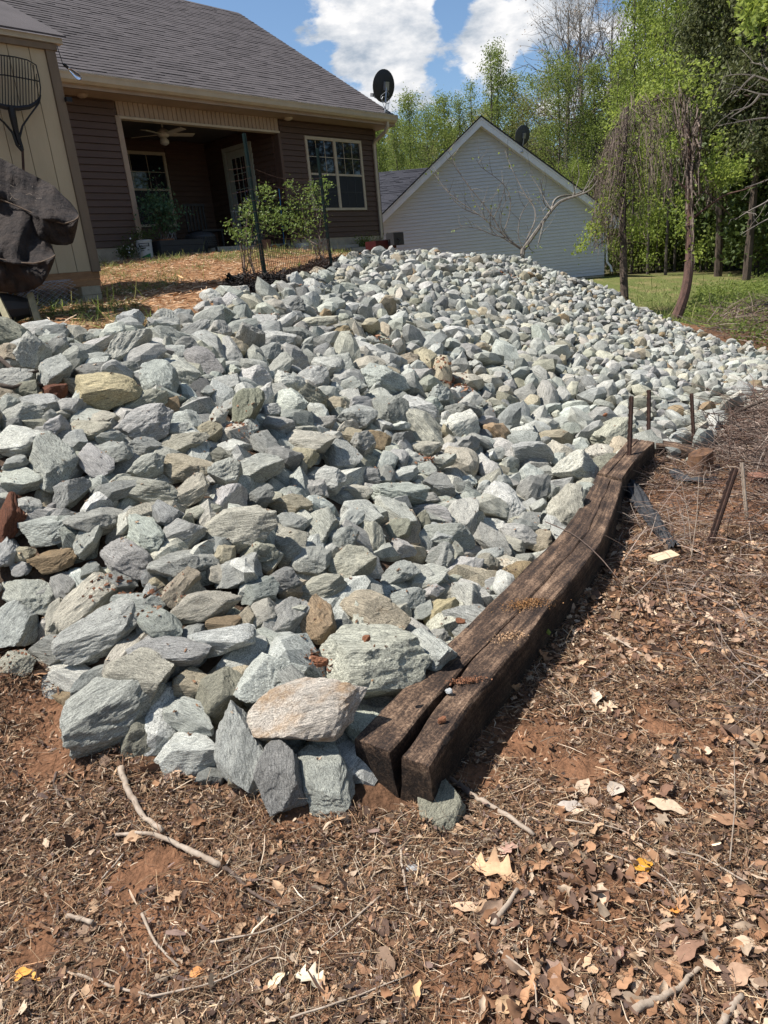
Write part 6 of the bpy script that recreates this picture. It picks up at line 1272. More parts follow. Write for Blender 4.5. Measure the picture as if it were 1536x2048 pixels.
# mulch chips and small plants by the bed
def ribbons(n, xy, ln, wd, pal, seed, lift=.004, tilt=.25, curl=.3, up=0.0, seg=2):
    """flat bent strips lying on the ground: numpy, two quads each"""
    rr = np.random.default_rng(seed); x, y = xy[:, 0], xy[:, 1]; n = len(x); th = rr.uniform(0, 2 * math.pi, n); L_ = ln * np.exp(rr.normal(0, .45, n)); Wd = wd * np.exp(rr.normal(0, .4, n))
    dx, dy = np.cos(th), np.sin(th); dz = rr.normal(0, tilt, n) + up; kb = rr.normal(0, curl, n); kz = rr.normal(0, curl * .5, n); z0 = ground_z(x, y) + lift + np.abs(rr.normal(0, lift, n)) + np.abs(dz) * L_ * .3
    tw = rr.normal(0, .6, n); vs = []
    for s, wf in ((-.5, .6), (0, 1.0), (.5, .45)):
        cx_ = x + dx * L_ * s - dy * kb * L_ * (s * s - .08) * 1.2; cy_ = y + dy * L_ * s + dx * kb * L_ * (s * s - .08) * 1.2; cz = z0 + dz * L_ * s * .6 + kz * L_ * (.25 - s * s) * .8
        ex, ey, ez = -dy * np.cos(tw), dx * np.cos(tw), np.sin(tw)
        for sg in (-1, 1): vs.append(np.stack([cx_ + sg * ex * Wd * wf / 2, cy_ + sg * ey * Wd * wf / 2, cz + sg * ez * Wd * wf / 2], 1))
    v = np.stack(vs, 1).reshape(-1, 3); b0 = np.arange(n)[:, None] * 6; q = np.concatenate([b0 + np.array([[0, 1, 3, 2]]), b0 + np.array([[2, 3, 5, 4]])], 0)
    pal = np.array(pal); col = pal[rr.integers(0, len(pal), n)] * (np.exp(rr.normal(0, .32, n)) * .86)[:, None]; return v, q, np.repeat(col, 6, 0)
def stuff_mesh(name, label, cat, parts, mat):
    vs, qs, cs = [], [], []; nv = 0
    for v, q, c in parts: vs.append(v); qs.append(q + nv); cs.append(c); nv += len(v)
    return tag(link(name, fast_mesh(name, np.concatenate(vs), np.concatenate(qs), mat, cols=np.concatenate(cs), per=4)), label, cat, None, 'stuff')
def in_area(n, poly, seed, dens=None):
    rr = np.random.default_rng(seed); P = np.array(poly); lo, hi = P.min(0), P.max(0); out_ = []; tot = 0
    for _ in range(60):
        xy = rr.uniform(lo, hi, (n, 2)); k = inpoly(xy[:, 0], xy[:, 1], poly)
        if dens is not None: k &= rr.uniform(size=n) < dens(xy[:, 0], xy[:, 1])
        out_.append(xy[k]); tot += k.sum()
        if tot >= n: break
    return np.concatenate(out_)[:n]
MULP = [(.02, .017, .016), (.035, .03, .028), (.012, .01, .01), (.06, .05, .045)]
stuff_mesh('mulch', 'black wood mulch spread round the two green posts', 'mulch', [ribbons(0, in_area(5200, MULCH, 3), .045, .018, MULP, 3, .012, .5)], M['litter'])
yard = [tuple(HP(u_, o_, 0)[:2]) for u_, o_ in ((-9, .4), (.3, .5))] + [tuple(at(px, py, w)[:2]) for px, py, w in [(690, 515, 10.6), (640, 520, 10), (560, 533, 9), (450, 565, 7.8), (420, 612, 6.2), (300, 655, 5.3), (150, 660, 4.9), (-100, 660, 4.6), (-100, 620, 6.5)]]
YP = [(.50, .30, .16), (.40, .22, .11), (.60, .42, .26), (.30, .15, .075), (.68, .52, .36)]
stuff_mesh('yard_straw', 'rusty pine straw covering the yard between shed, house and pile', 'pine straw', [ribbons(0, in_area(26000, yard, 5), .06, .007, YP, 5, .006, .25)], M['litter'])
GPc = [(.16, .22, .05), (.22, .26, .08), (.30, .30, .12), (.10, .15, .04)]
gy = in_area(9000, yard, 6, lambda x, y: smooth(fnoise(x, y, .9, 1), .5, .62) * .9 )
gl2 = in_area(16000, [(4.2, 12.0), (9, 9.5), (13, 14), (15, 24), (9, 25), (6, 17)], 8, lambda x, y: np.clip(1.4 - (y - 11) / 9, .15, 1))
gl2 = gl2[~inpoly(gl2[:, 0], gl2[:, 1], PILE)]
stuff_mesh('grass', 'short patchy grass on the lawn and in the yard', 'grass', [ribbons(0, gy, .045, .005, GPc, 7, .006, 1.1, up=1.0), ribbons(0, gl2, .07, .010, GPc, 9, .008, 1.1, up=1.0)], M['grassm'])

# ------------------------------------------------------------------ litter on the woodland soil in front
lit = [tuple(onz(px, py, 0)[:2]) for px, py in [(-250, 2200), (2300, 2300), (2700, 1500), (2400, 1000), (1760, 800), (1536, 815), (1440, 860), (1390, 900), (1312, 905), (1262, 960), (1246, 1010), (1200, 1130), (1107, 1240), (1030, 1335), (930, 1450), (862, 1600), (780, 1640), (640, 1625), (440, 1600), (300, 1560), (200, 1500), (80, 1410), (-300, 1390), (-500, 1700)]]
def dens(x, y):
    d = np.hypot(x, y); bare = np.maximum(smooth(fnoise(x, y, 2.2, 9), .52, .66), BARE(x, y) * 1.25); cl = fnoise(x, y, 3.5, 40)
    return np.clip((1.7 / np.maximum(d, 1.0)) ** 1.15, .06, 1) * np.clip(1 - .78 * bare, .03, 1) * (.35 + .9 * cl)
SP_ = [(.32, .20, .115), (.25, .145, .08), (.44, .32, .20), (.14, .082, .052), (.09, .055, .038), (.52, .42, .31), (.19, .105, .062)]
BP_ = [(.23, .125, .07), (.17, .09, .05), (.32, .20, .12), (.10, .058, .04), (.46, .35, .25), (.24, .135, .08), (.07, .045, .035), (.17, .115, .095)]
straws = ribbons(0, in_area(98000, lit, 11, dens), .027, .0019, SP_, 12, .004, .28, .35)
thin = ribbons(0, in_area(54000, lit, 13, dens), .055, .0014, SP_, 14, .006, .25, .5)
bits = ribbons(0, in_area(90000, lit, 15, dens), .011, .0055, BP_, 16, .004, .5, .5)
flk = ribbons(0, in_area(29000, lit, 17, dens), .016, .008, BP_, 18, .006, .55, .6)
stuff_mesh('leaf_litter', 'shredded brown leaves, pine needles and straw covering the soil', 'leaf litter', [straws, thin, bits, flk], M['litter'])
# curled whole leaves: one mesh of many, and single ones below
def leaf_shape(r, kind):
    n = 23 if kind == 'oak' else 11; t_1 = np.linspace(0, 1, n)
    if kind == 'oak': hw = .27 * np.sin(np.pi * t_1) ** .55 * (1 + .45 * np.cos(t_1 * 2 * np.pi * 3.5 + 2.6)); hw[0] = hw[-1] = .01
    elif kind == 'lance': hw = .20 * np.sin(np.pi * t_1 ** .9) ** .8; hw[0] = hw[-1] = .008
    else: hw = .33 * np.sin(np.pi * t_1 ** .75) ** .8; hw[0] = hw[-1] = .008
    cl, cw, tw = r.uniform(.1, .9), r.uniform(.2, 1.3), r.uniform(-.5, .5); rows = []
    for t_2, h_ in zip(t_1, hw):
        z = cl * (.25 - (t_2 - .5) ** 2) * .6
        row = []
        for s in (-1, -.5, 0, .5, 1):
            x = (t_2 - .5); y = s * h_ * (1 - .12 * abs(s) * cw); zz = z + cw * (s * h_) ** 2 * 1.8 + .04 * math.sin(s * 5 + t_2 * 9) * h_ * 2 + tw * s * h_ * (t_2 - .5)
            row.append((x + .03 * math.sin(s * 7 + t_2 * 20) * h_, y + .04 * math.sin(t_2 * 13) * (s != 0), zz))
        rows.append(row)
    v = np.array(rows).reshape(-1, 3); q = np.array([(i * 5 + j, i * 5 + j + 1, i * 5 + j + 6, i * 5 + j + 5) for i in range(n - 1) for j in range(4)]); return v, q
r7 = np.random.default_rng(70); LS_ = [leaf_shape(r7, k_) for k_ in ['oak', 'lance', 'oval', 'oak', 'lance', 'oval', 'oval', 'lance']]
LP_ = [(.34, .19, .105), (.44, .29, .18), (.25, .13, .07), (.16, .09, .06), (.46, .35, .25), (.28, .155, .09), (.34, .23, .16), (.12, .075, .055)]
xy = in_area(3200, lit, 21, dens); vs, qs, cs = [], [], []; nv = 0; zz = ground_z(xy[:, 0], xy[:, 1])
for i in range(len(xy)):
    v, q = LS_[int(r7.integers(0, len(LS_)))]; s = .033 * math.exp(r7.normal(0, .42)); R_ = rand_rot(r7) if r7.uniform() < .12 else surf_axes(r7, xy[i, 0], xy[i, 1], .5); fl = -1 if r7.uniform() < .4 else 1
    v2 = (v * np.array([1, 1, fl])) @ R_.T * s + np.array([xy[i, 0], xy[i, 1], zz[i] + .010 + r7.uniform(0, .008)]); vs.append(v2); qs.append(q + nv); nv += len(v2); cs.append(np.tile(np.array(LP_[int(r7.integers(0, len(LP_)))]) * r7.uniform(.55, 1.2), (len(v2), 1)))
tag(link('dry_leaves', fast_mesh('dry_leaves', np.concatenate(vs), np.concatenate(qs), M['litter'], cols=np.concatenate(cs), per=4, smooth=True)), 'curled dry brown leaves scattered over the soil in front', 'dry leaves', None, 'stuff')
lit2 = [tuple(onz(px, py, 0)[:2]) for px, py in [(1060, 1400), (1160, 1200), (1260, 1080), (1700, 1080), (1800, 1600), (1800, 2100), (900, 2100), (950, 1800), (1150, 1650)]]
xy = in_area(2300, lit2, 23, lambda x, y: np.clip(fnoise(x, y, 3.0, 31) * 2.4 - .75, 0, 1) * np.clip(1 - BARE(x, y) * 1.5, 0, 1)); vs, qs, cs = [], [], []; nv = 0; zz = ground_z(xy[:, 0], xy[:, 1])
for i in range(len(xy)):
    v, q = LS_[int(r7.integers(0, len(LS_)))]; s = .038 * math.exp(r7.normal(0, .30)); R_ = surf_axes(r7, xy[i, 0], xy[i, 1], .55); fl = -1 if r7.uniform() < .4 else 1
    v2 = (v * np.array([1, 1, fl])) @ R_.T * s + np.array([xy[i, 0], xy[i, 1], zz[i] + .014 + r7.uniform(0, .012)]); vs.append(v2); qs.append(q + nv); nv += len(v2); cs.append(np.tile(np.array(LP_[int(r7.integers(0, len(LP_)))]) * r7.uniform(.7, 1.35), (len(v2), 1)))
tag(link('dry_leaves', fast_mesh('dry_leaves', np.concatenate(vs), np.concatenate(qs), M['litter'], cols=np.concatenate(cs), per=4, smooth=True)), 'larger curled brown leaves drifted over the slope right of the timber', 'dry leaves', None, 'stuff')
def one_leaf(px, py, size, kind, col, label, rot=0.0, lift=.014, seed=0, tilt=.15):
    r = np.random.default_rng(seed + int(px)); p = onz(px, py, .01); p[2] = ground_z(p[:1], p[1:2])[0] + lift; v, q = leaf_shape(r, kind); c, s = math.cos(rot), math.sin(rot)
    R_ = np.array([[c, -s, 0], [s, c, 0], [0, 0, 1]]) @ surf_R(r, tilt); w_ = (p - CAM) @ FW; L_ = size * w_ / F
    me = fast_mesh('dead_leaf', v @ R_.T * L_, q, M['litter'], cols=np.tile(np.array(col), (len(v), 1)), per=4, smooth=True); return tag(link('dead_leaf', me, None, p), label, 'leaf', 'large dead leaves on the soil')
def surf_R(r, t_1):
    a, b_ = r.normal(0, t_1, 2); ca, sa, cb_, sb = math.cos(a), math.sin(a), math.cos(b_), math.sin(b_); return np.array([[1, 0, 0], [0, ca, -sa], [0, sa, ca]]) @ np.array([[cb_, 0, sb], [0, 1, 0], [-sb, 0, cb_]])
for a in [(988, 1742, 100, 'oak', (.62, .40, .24), 'big tan oak leaf lying alone below the timber end', -.4), (936, 1812, 72, 'lance', (.60, .42, .28), 'pale tan curled leaf below the big oak leaf', -.2), (1288, 1727, 48, 'oval', (.62, .30, .04), 'small orange yellow leaf upright among twigs at lower right', .5),
          (1285, 1755, 60, 'lance', (.50, .26, .13), 'reddish brown leaf just under the orange yellow one', 1.0), (42, 1940, 40, 'oval', (.72, .34, .08), 'orange leaf at the lower left, the upper of two', .3), (66, 1952, 34, 'oval', (.74, .38, .10), 'orange leaf at the lower left, the lower of two', -.3), (393, 1940, 32, 'oval', (.58, .27, .10), 'small round orange brown leaf at bottom left of centre', .2),
          (556, 1955, 52, 'lance', (.74, .62, .42), 'pale ribbed leaf at the bottom near the centre', .7), (620, 1962, 75, 'oak', (.70, .60, .44), 'pale spotted broad leaf at the bottom centre', -.5), (1353, 1818, 28, 'oval', (.66, .27, .06), 'small glowing orange leaf at lower right', .1), (1240, 1905, 36, 'oval', (.24, .14, .11), 'dark red brown upright leaf at lower right', .9),
          (1380, 1905, 90, 'lance', (.26, .15, .10), 'long dark brown curled leaf at lower right', .5), (1232, 1575, 52, 'oval', (.50, .42, .34), 'cupped pale grey brown leaf right of the fallen stick', .9), (1335, 1615, 78, 'lance', (.52, .40, .28), 'folded tan leaf at right of the soil patch', -.5), (1145, 1607, 60, 'lance', (.44, .38, .33), 'grey curled leaf in the middle right', -.3),
          (1020, 1700, 44, 'oak', (.42, .26, .20), 'reddish jagged leaf above the big oak leaf', .2), (1190, 1390, 60, 'lance', (.62, .50, .38), 'long pale leaf standing on the slope right of the timber', 1.3), (1218, 1410, 44, 'oak', (.58, .44, .30), 'pale lobed leaf on the slope right of the timber', .3), (1480, 1950, 70, 'oval', (.42, .27, .18), 'broad brown leaf at the bottom right corner', .4),
          (1460, 1640, 80, 'lance', (.30, .17, .10), 'dark leaf at the right edge above the corner', -.4), (835, 1990, 48, 'lance', (.55, .36, .18), 'ribbed tan leaf at the bottom just right of centre', 1.2), (1015, 2010, 54, 'oval', (.50, .34, .20), 'brown leaf at the bottom edge right of centre', .2), (360, 1575, 22, 'oak', (.56, .38, .26), 'small tan leaf under the foot of the pile', .2), (1100, 1940, 60, 'oak', (.30, .20, .15), 'dull brown lobed leaf at bottom right of centre', .7)]:
    one_leaf(*a)
# sticks
M['stick_pale'] = simple('stick_pale', (.42, .35, .28), (.26, .20, .15), scale=30, rough=.85, bump=.5, bdist=.003); M['stick_dark'] = simple('stick_dark', (.14, .10, .08), (.07, .05, .04), scale=30, rough=.9, bump=.5, bdist=.003)
def stick(pts, r0, r1, mat, label, lift=.012, z=None):
    P = [onz(x, y, .02) for x, y in pts]; P = np.array(P)
    for p in P: p[2] = (ground_z(p[:1], p[1:2])[0] + lift + r0) if z is None else z
    t = np.linspace(0, len(P) - 1, (len(P) - 1) * 5 + 1); Q = np.stack([np.interp(t, range(len(P)), P[:, j]) for j in range(3)], 1)
    for _ in range(2): Q[1:-1] = (Q[:-2] + 2 * Q[1:-1] + Q[2:]) / 4
    rr = np.random.default_rng(int(pts[0][0])); Q[1:-1] += rr.normal(size=(len(Q) - 2, 3)) * r0 * .18; rad = np.linspace(r0, r1, len(Q)) * (1 + rr.normal(0, .08, len(Q))); mb = MB(); mb.tube(list(Q), list(rad), 8); return build_at(mb, 'stick', mat, smooth=True, label=label, cat='stick', group='sticks on the ground')
stick([(250, 1568), (262, 1602), (285, 1638), (328, 1672)], .0105, .0085, M['stick_pale'], 'thick pale stick below the pile, the upper of two meeting')
stick([(232, 1672), (300, 1672), (338, 1684), (385, 1708), (442, 1732)], .006, .009, M['stick_pale'], 'long pale stick below the pile, the lower of two meeting')
stick([(442, 1732), (470, 1752), (500, 1782), (560, 1810)], .007, .003, M['stick_dark'], 'thin brown twig continuing from the long pale stick')
stick([(935, 1585), (960, 1600), (1010, 1632), (1068, 1668)], .0085, .007, M['stick_pale'], 'straight pale stick right of the stone under the timber end')
stick([(898, 1562), (918, 1572), (945, 1592)], .009, .010, M['stick_dark'], 'dark knobbly stick end beside the half buried stone')
stick([(130, 1822), (156, 1828), (183, 1838)], .0065, .0065, M['stick_pale'], 'short straight stick on the clay at lower left')
stick([(1268, 2017), (1320, 1990), (1355, 1968), (1385, 1939), (1438, 1910)], .010, .004, M['stick_pale'], 'rough barked tan stick near the bottom right corner')
stick([(1440, 2046), (1462, 2015), (1485, 1985)], .008, .007, M['stick_pale'], 'pale stick at the very bottom right corner')
stick([(1395, 1740), (1412, 1752), (1440, 1750), (1478, 1730)], .004, .003, M['stick_dark'], 'curved dark twig in the lower right litter')
stick([(283, 1825), (300, 1862), (310, 1886), (355, 1925)], .0045, .003, M['stick_pale'], 'crooked grey twig below the clay hollow')
stick([(150, 1937), (233, 1967), (321, 1983)], .004, .0025, M['stick_pale'], 'thin straight twig near the bottom left')
stick([(20, 1385), (70, 1392), (109, 1402), (158, 1428)], .006, .005, M['stick_dark'], 'dark stick running along the left foot of the pile', lift=.02)
stick([(122, 1572), (112, 1590), (125, 1606), (152, 1614)], .005, .004, M['stick_dark'], 'short bent dark twig at the left on the soil')
stick([(200, 1682), (222, 1674), (246, 1660)], .004, .003, M['stick_dark'], 'small dark twig left of the long pale stick')
stick([(202, 1750), (225, 1728), (248, 1710)], .003, .003, M['stick_pale'], 'thin pale twig above the clay hollow')
stick([(800, 1690), (806, 1740), (815, 1790)], .004, .003, M['stick_pale'], 'tan twisted strip of bark below the timber end')
stick([(1035, 1775), (1000, 1825), (985, 1845)], .007, .007, M['stick_pale'], 'short tan twig in the litter right of centre')
stick([(1205, 1255), (1245, 1275), (1290, 1300)], .005, .004, M['stick_pale'], 'pale stick on the slope right of the timber')
for k, pts in enumerate([[(300, 1985), (430, 1960), (540, 1905)], [(760, 1790), (700, 1840), (640, 1890)], [(420, 1880), (540, 1850), (640, 1800)], [(1210, 1700), (1330, 1740), (1360, 1790)], [(1000, 1900), (1070, 1950), (1075, 2040)], [(1490, 1760), (1400, 1700), (1330, 1690)], [(580, 2030), (700, 2000), (820, 1950)], [(1130, 1640), (1230, 1650), (1300, 1680)]]):
    stick(pts, .0028, .0015, M['stick_pale'], 'long thin dry stem curving over the litter, %s' % ['bottom left', 'left of centre', 'under the long stick', 'lower right', 'bottom right of centre', 'right edge', 'bottom centre', 'middle right'][k], lift=.02)
stick([(1092, 1102), (1150, 1130), (1200, 1180), (1240, 1235)], .0032, .002, M['stick_dark'], 'thin twig lying across the top of the long timber', z=.195)
# standing thin dry stems
for k, (a, b_, lab) in enumerate([((1458, 1738), (1468, 1490), 'thin dry stem standing up at the right edge of the litter'), ((1385, 1110), (1362, 960), 'thin bare weed stem left of the slanting stake'), ((1382, 1115), (1398, 950), 'thin bare weed stem right of its neighbour before the slanting stake')]):
    p0 = onz(*a, 0); w_ = (p0 - CAM) @ FW; p1 = at(*b_, w_ + .02); mb = MB(); mb.tube([p0 - Z * .02, (p0 + p1) / 2 + np.array([.01, 0, 0]), p1], [.0022, .002, .0012], 4); build_at(mb, 'weed', M['stick_pale'], label=lab, cat='stem')

# ------------------------------------------------------------------ stakes, stump, fabric, brick by the timbers
def stake(base, top, wid, label, mat=M['rust'], z=0.0, lean=False):
    p0 = onz(*base, z); w_ = (p0 - CAM) @ FW; p1 = at(*top, w_); p0 = p0 - (p1 - p0) * .12; t_ = empty('stake', p0, label, 'stake', 'rusty stakes by the timbers'); ax = (p1 - p0) / np.linalg.norm(p1 - p0); e1 = np.cross(ax, FW); e1 /= np.linalg.norm(e1); e2 = np.cross(ax, e1); h_ = np.linalg.norm(p1 - p0) / 2
    mb = MB(); c = (p0 + p1) / 2; mb.box(c, e1, e2, ax, (wid, wid * .35, h_)); mb.box(c + e2 * wid * .75, e2, e1, ax, (wid * .4, wid * .3, h_)); mb.build('stem', mat, t_); s = MB()
    for k in range(int(h_ * 2 / .055)): s.box(p0 + ax * (.06 + k * .055) + e1 * wid * 1.12, e1, e2, ax, (wid * .14, wid * .3, .009))
    s.build('studs', mat, t_)
stake((1256, 965), (1263, 793), .015, 'rusty upright stake at the seam of the timbers, leftmost of three')
stake((1297, 905), (1298, 780), .015, 'rusty upright stake at the end of the short timber, middle of three')
stake((1388, 890), (1383, 787), .014, 'rusty upright stake beyond the cross timber, rightmost of three')
stake((1422, 1082), (1470, 937), .018, 'rusty slanting stake leaning right in the twigs')
stake((1493, 1030), (1484, 925), .010, 'short thin weathered wooden stake behind the slanting one', M['stick_pale'])
p0 = onz(1400, 938, 0); mb = MB(); k = 20; vs = []; fs = []; rr = np.random.default_rng(3); rb_ = [rr.uniform(.9, 1.1) for _ in range(k)]
prof = [(.105, -.03), (.088, .05), (.080, .12), (.079, .128), (.03, .133), (.001, .135)]
for r_1, z in prof:
    for j in range(k): a = 2 * math.pi * j / k; vs.append(p0 + np.array([math.cos(a) * r_1 * rb_[j], math.sin(a) * r_1 * rb_[j], z + .02 * math.cos(a) * (z > .1)]))
for i in range(len(prof) - 1):
    for j in range(k): j2 = (j + 1) % k; fs.append((i * k + j, i * k + j2, (i + 1) * k + j2, (i + 1) * k + j))
mb.add(vs, fs); build_at(mb, 'tree_stump', simple('stump_wood', (.20, .105, .055), (.07, .042, .03), scale=22, rough=.9, bump=.8, stretch=(1, 1, .3)), label='small orange brown sawn stump behind the slanting stake', cat='stump')
M['fabric'] = simple('fabric', (.05, .052, .056), (.018, .019, .022), scale=50, rough=.6, bump=.5, bdist=.004)
def cloth_strip(name, pts, wid, label, seed, hgt=.05):
    rr = np.random.default_rng(seed); P = np.array([onz(x, y, .02) for x, y in pts]); t = np.linspace(0, len(P) - 1, 26); Q = np.stack([np.interp(t, range(len(P)), P[:, j]) for j in range(3)], 1); k = 13; vs = []
    for i, q in enumerate(Q):
        d_ = Q[min(i + 1, 25)] - Q[max(i - 1, 0)]; d_[2] = 0; d_ /= np.linalg.norm(d_); e = np.array([-d_[1], d_[0], 0]); taper = .55 + .45 * math.sin(math.pi * min(1, (i + 3) / 20)); g_ = ground_z(q[:1], q[1:2])[0]
        for j in range(k):
            s = j / (k - 1) * 2 - 1; vs.append(np.array([q[0], q[1], g_]) + e * s * wid * taper + Z * (.026 + hgt * (1 - s * s) * (.6 + .4 * math.sin(i * .5)) + .012 * math.sin(s * 9 + i * .35) + rr.normal() * .002))
    mb = MB(); mb.add(vs, [(i * k + j, i * k + j + 1, (i + 1) * k + j + 1, (i + 1) * k + j) for i in range(25) for j in range(k - 1)]); return build_at(mb, name, M['fabric'], smooth=True, label=label, cat='fabric')
cloth_strip('landscape_fabric', [(1256, 972), (1290, 1018), (1320, 1062), (1352, 1098)], .062, 'bunched strip of black landscape fabric running from the timber seam', 1)
cloth_strip('landscape_fabric', [(1345, 945), (1375, 960), (1400, 962), (1432, 955)], .045, 'small black rag of fabric in front of the stump', 2, .02)
def block(px, py, dims, az, mat, label, name, z=0.02):
    p = onz(px, py, z); p[2] = ground_z(p[:1], p[1:2])[0] + dims[2] * .6; c, s = math.cos(az), math.sin(az); mb = MB(); mb.box(p, (c, s, 0), (-s, c, .1), (0, -.1, 1), dims); return build_at(mb, name, mat, label=label, cat=name.replace('_', ' '))
block(1328, 1112, (.075, .035, .022), .35, simple('cut_wood', (.62, .50, .34), (.52, .4, .27), scale=30, rough=.8, bump=.1), 'pale cut block of wood lying below the fabric strip', 'wood_block')
block(1528, 952, (.09, .05, .03), -.1, simple('brick', (.24, .12, .08), (.17, .085, .06), scale=40, rough=.95, bump=.4), 'brown brick at the right edge beside the vines', 'brick')
# small debris on the timber and among the stones
def clod(px, py, z, s, mat, label, name='clod', flat=.7, seed=0):
    p = onz(px, py, z); r = np.random.default_rng(seed + int(px)); v, f, _ = rock_shape(r, 3, 6); v = v + r.normal(size=v.shape) * .05; me = fast_mesh(name, v * np.array([s, s * .75, s * flat]), f, mat, smooth=False); return tag(link(name, me, None, p + Z * s * flat * .7), label, 'stone' if 'stone' in name else 'clod')
M['clay'] = simple('clay', (.27, .12, .06), (.14, .06, .035), scale=60, rough=.95, bump=.6, bdist=.004)
M['pebble'] = simple('pebble', (.42, .43, .42), (.3, .31, .31), scale=60, rough=.8, bump=.2)
clod(898, 1386, .19, .013, M['pebble'], 'small pale stone sitting on the timber beside the crack', 'small_stone', .7); clod(884, 1443, .19, .014, M['clay'], 'small orange clay lump on the near part of the timber'); clod(713, 1608, .0, .013, M['pebble'], 'small pale stone on the soil at the timber end', 'small_stone'); clod(1210, 832, .25, .022, M['clay'], 'brown clod on the slope left of the stakes')
clod(640, 1330, .36, .03, M['clay'], 'rusty clay clod lying in the hollow of the broad pale boulder'); clod(733, 1280, .45, .014, M['clay'], 'tiny rust lump on the edge of the broad pale boulder'); clod(890, 765, .62, .09, M['clay'], 'red clay clods high on the pile', flat=.4); clod(922, 1246, .2, .02, M['clay'], 'dark rusty lump beside the timber edge')
clod(825, 1742, .0, .016, M['pebble'], 'pale stone beside the twisted bark below the timber end', 'small_stone')
def crumbs(name, label, cxy, rad, n, s, pal, z, seed):
    r = np.random.default_rng(seed); c = onz(*cxy, z); a = r.normal(size=(n, 2)) * np.array(rad); P = np.c_[c[0] + a[:, 0] * RT[0] + a[:, 1] * .5, c[1] + a[:, 0] * RT[1] + a[:, 1] * .86, np.full(n, z + .001) + r.uniform(0, .006, n)]; v, q = leaf_quads(P, s, r, 1.0, .8); pal = np.array(pal); col = np.repeat(pal[r.integers(0, len(pal), n)] * r.uniform(.6, 1.2, n)[:, None], 4, 0)
    return tag(link(name, fast_mesh(name, v, q, M['litter'], cols=col, per=4)), label, 'crumbs', None, 'stuff')
crumbs('sawdust', 'orange sawdust heap on top of the timber', (1055, 1208), (.05, .03), 900, .006, [(.30, .15, .06), (.22, .11, .045), (.38, .21, .09)], .189, 1); crumbs('clay_crumbs', 'red clay crumbs on the timber by the pebble', (934, 1362), (.03, .012), 300, .007, [(.28, .13, .07), (.2, .09, .05)], .189, 2); crumbs('clay_crumbs', 'pale worn wood and clay crumbs on the timber edge', (1018, 1275), (.03, .03), 260, .008, [(.5, .33, .2), (.4, .25, .14)], .189, 3)
# roots and old leaves in the bare pocket of the upper left
for k, (pts, r0, lab) in enumerate([([(-30, 690), (20, 735), (50, 748), (78, 742)], .014, 'smooth brown root crossing the bare pocket at upper left'), ([(0, 770), (25, 775), (60, 765), (85, 770)], .012, 'dark root low in the bare pocket at upper left'), ([(290, 1195), (310, 1182), (328, 1172)], .005, 'dark stick wedged between stones left of centre')]):
    Q = [hit(x, y, .05 if k < 2 else .10)[0] for x, y in pts]; mb = MB(); mb.tube(Q, list(np.linspace(r0, r0 * .6, len(Q))), 7); build_at(mb, 'root' if k < 2 else 'stick', M['bark'], smooth=True, label=lab, cat='root' if k < 2 else 'stick')
# seedling by the timber
sg = empty('seedling', onz(1078, 1300, 0), 'tiny green seedling growing beside the timber', 'seedling'); P0 = WL[sg.name]; MB().tube([P0, P0 + Z * .12], [.002, .001], 4).build('stem', M['leaf_spring'], sg); r = np.random.default_rng(1); v, q = leaf_quads(P0 + Z * .1 + r.normal(size=(16, 3)) * .018, .03, r); link('leaf', fast_mesh('leaf', v - P0, q, M['leaf_bright'], per=4), sg)

# ------------------------------------------------------------------ dirty black cover folded over a wooden stand, by the shed
M['cover'] = simple('cover', (.058, .044, .037), (.018, .015, .015), scale=9, rough=.85, bump=1, bscale=22, bdist=.03, spec=.2)
ct = empty('black_cover', at(40, 640, 5.4), 'dirty black cover draped in two drooping lobes over a wooden stand', 'cover')
def lobe(top, lip, bot, w0, depth, name, seed):
    rr = np.random.default_rng(seed); n = 80
    def rs(pl): pl = np.array(pl, float) / 5.69 + np.array([0, 300 / 1.0]) * 1; d = np.r_[0, np.cumsum(np.linalg.norm(np.diff(pl, axis=0), axis=1))]; s = np.linspace(0, d[-1], n); return np.stack([np.interp(s, d, pl[:, i]) for i in range(2)], 1)
    A, Bq, Cq = rs(top), rs(lip), rs(bot); vs = []
    rows = [('a', 0, depth + .05), ('ab', .0, depth), ('ab', .25, depth * .72), ('ab', .5, depth * .48), ('ab', .75, depth * .22), ('ab', .93, .02), ('ab', 1.0, 0.0), ('bc', .06, -.012), ('bc', .12, .008), ('bc', .35, .0), ('bc', .6, .01), ('bc', .85, .03), ('bc', 1.0, .07), ('bc', 1.0, .3), ('bc', .8, depth)]
    for ri, (kd, t_1, dw) in enumerate(rows):
        for i in range(n):
            p = A[i] if kd == 'a' else (A[i] * (1 - t_1) + Bq[i] * t_1 if kd == 'ab' else Bq[i] * (1 - t_1) + Cq[i] * t_1)
            s = i / (n - 1); fold = .03 * math.sin(s * 11 + ri * .35 + seed) + .02 * math.sin(s * 23 - ri * .5) + noise.noise(Vector((s * 6, ri * .5, seed))) * .07 + noise.noise(Vector((s * 17, ri * .9, seed + 5))) * .03 + noise.noise(Vector((s * 40, ri * 1.6, seed + 9))) * .008; fold *= (1 - abs(2 * s - 1) ** 6)
            vs.append(at(p[0], p[1], w0 + dw + fold * (0.35 if kd == 'a' else 1)))
    mb = MB(); R_ = len(rows); mb.add(vs, [(a * n + b_, a * n + b_ + 1, (a + 1) * n + b_ + 1, (a + 1) * n + b_) for a in range(R_ - 1) for b_ in range(n - 1)]); o = mb.build(name, M['cover'], ct, smooth=True)
    return Bq, w0
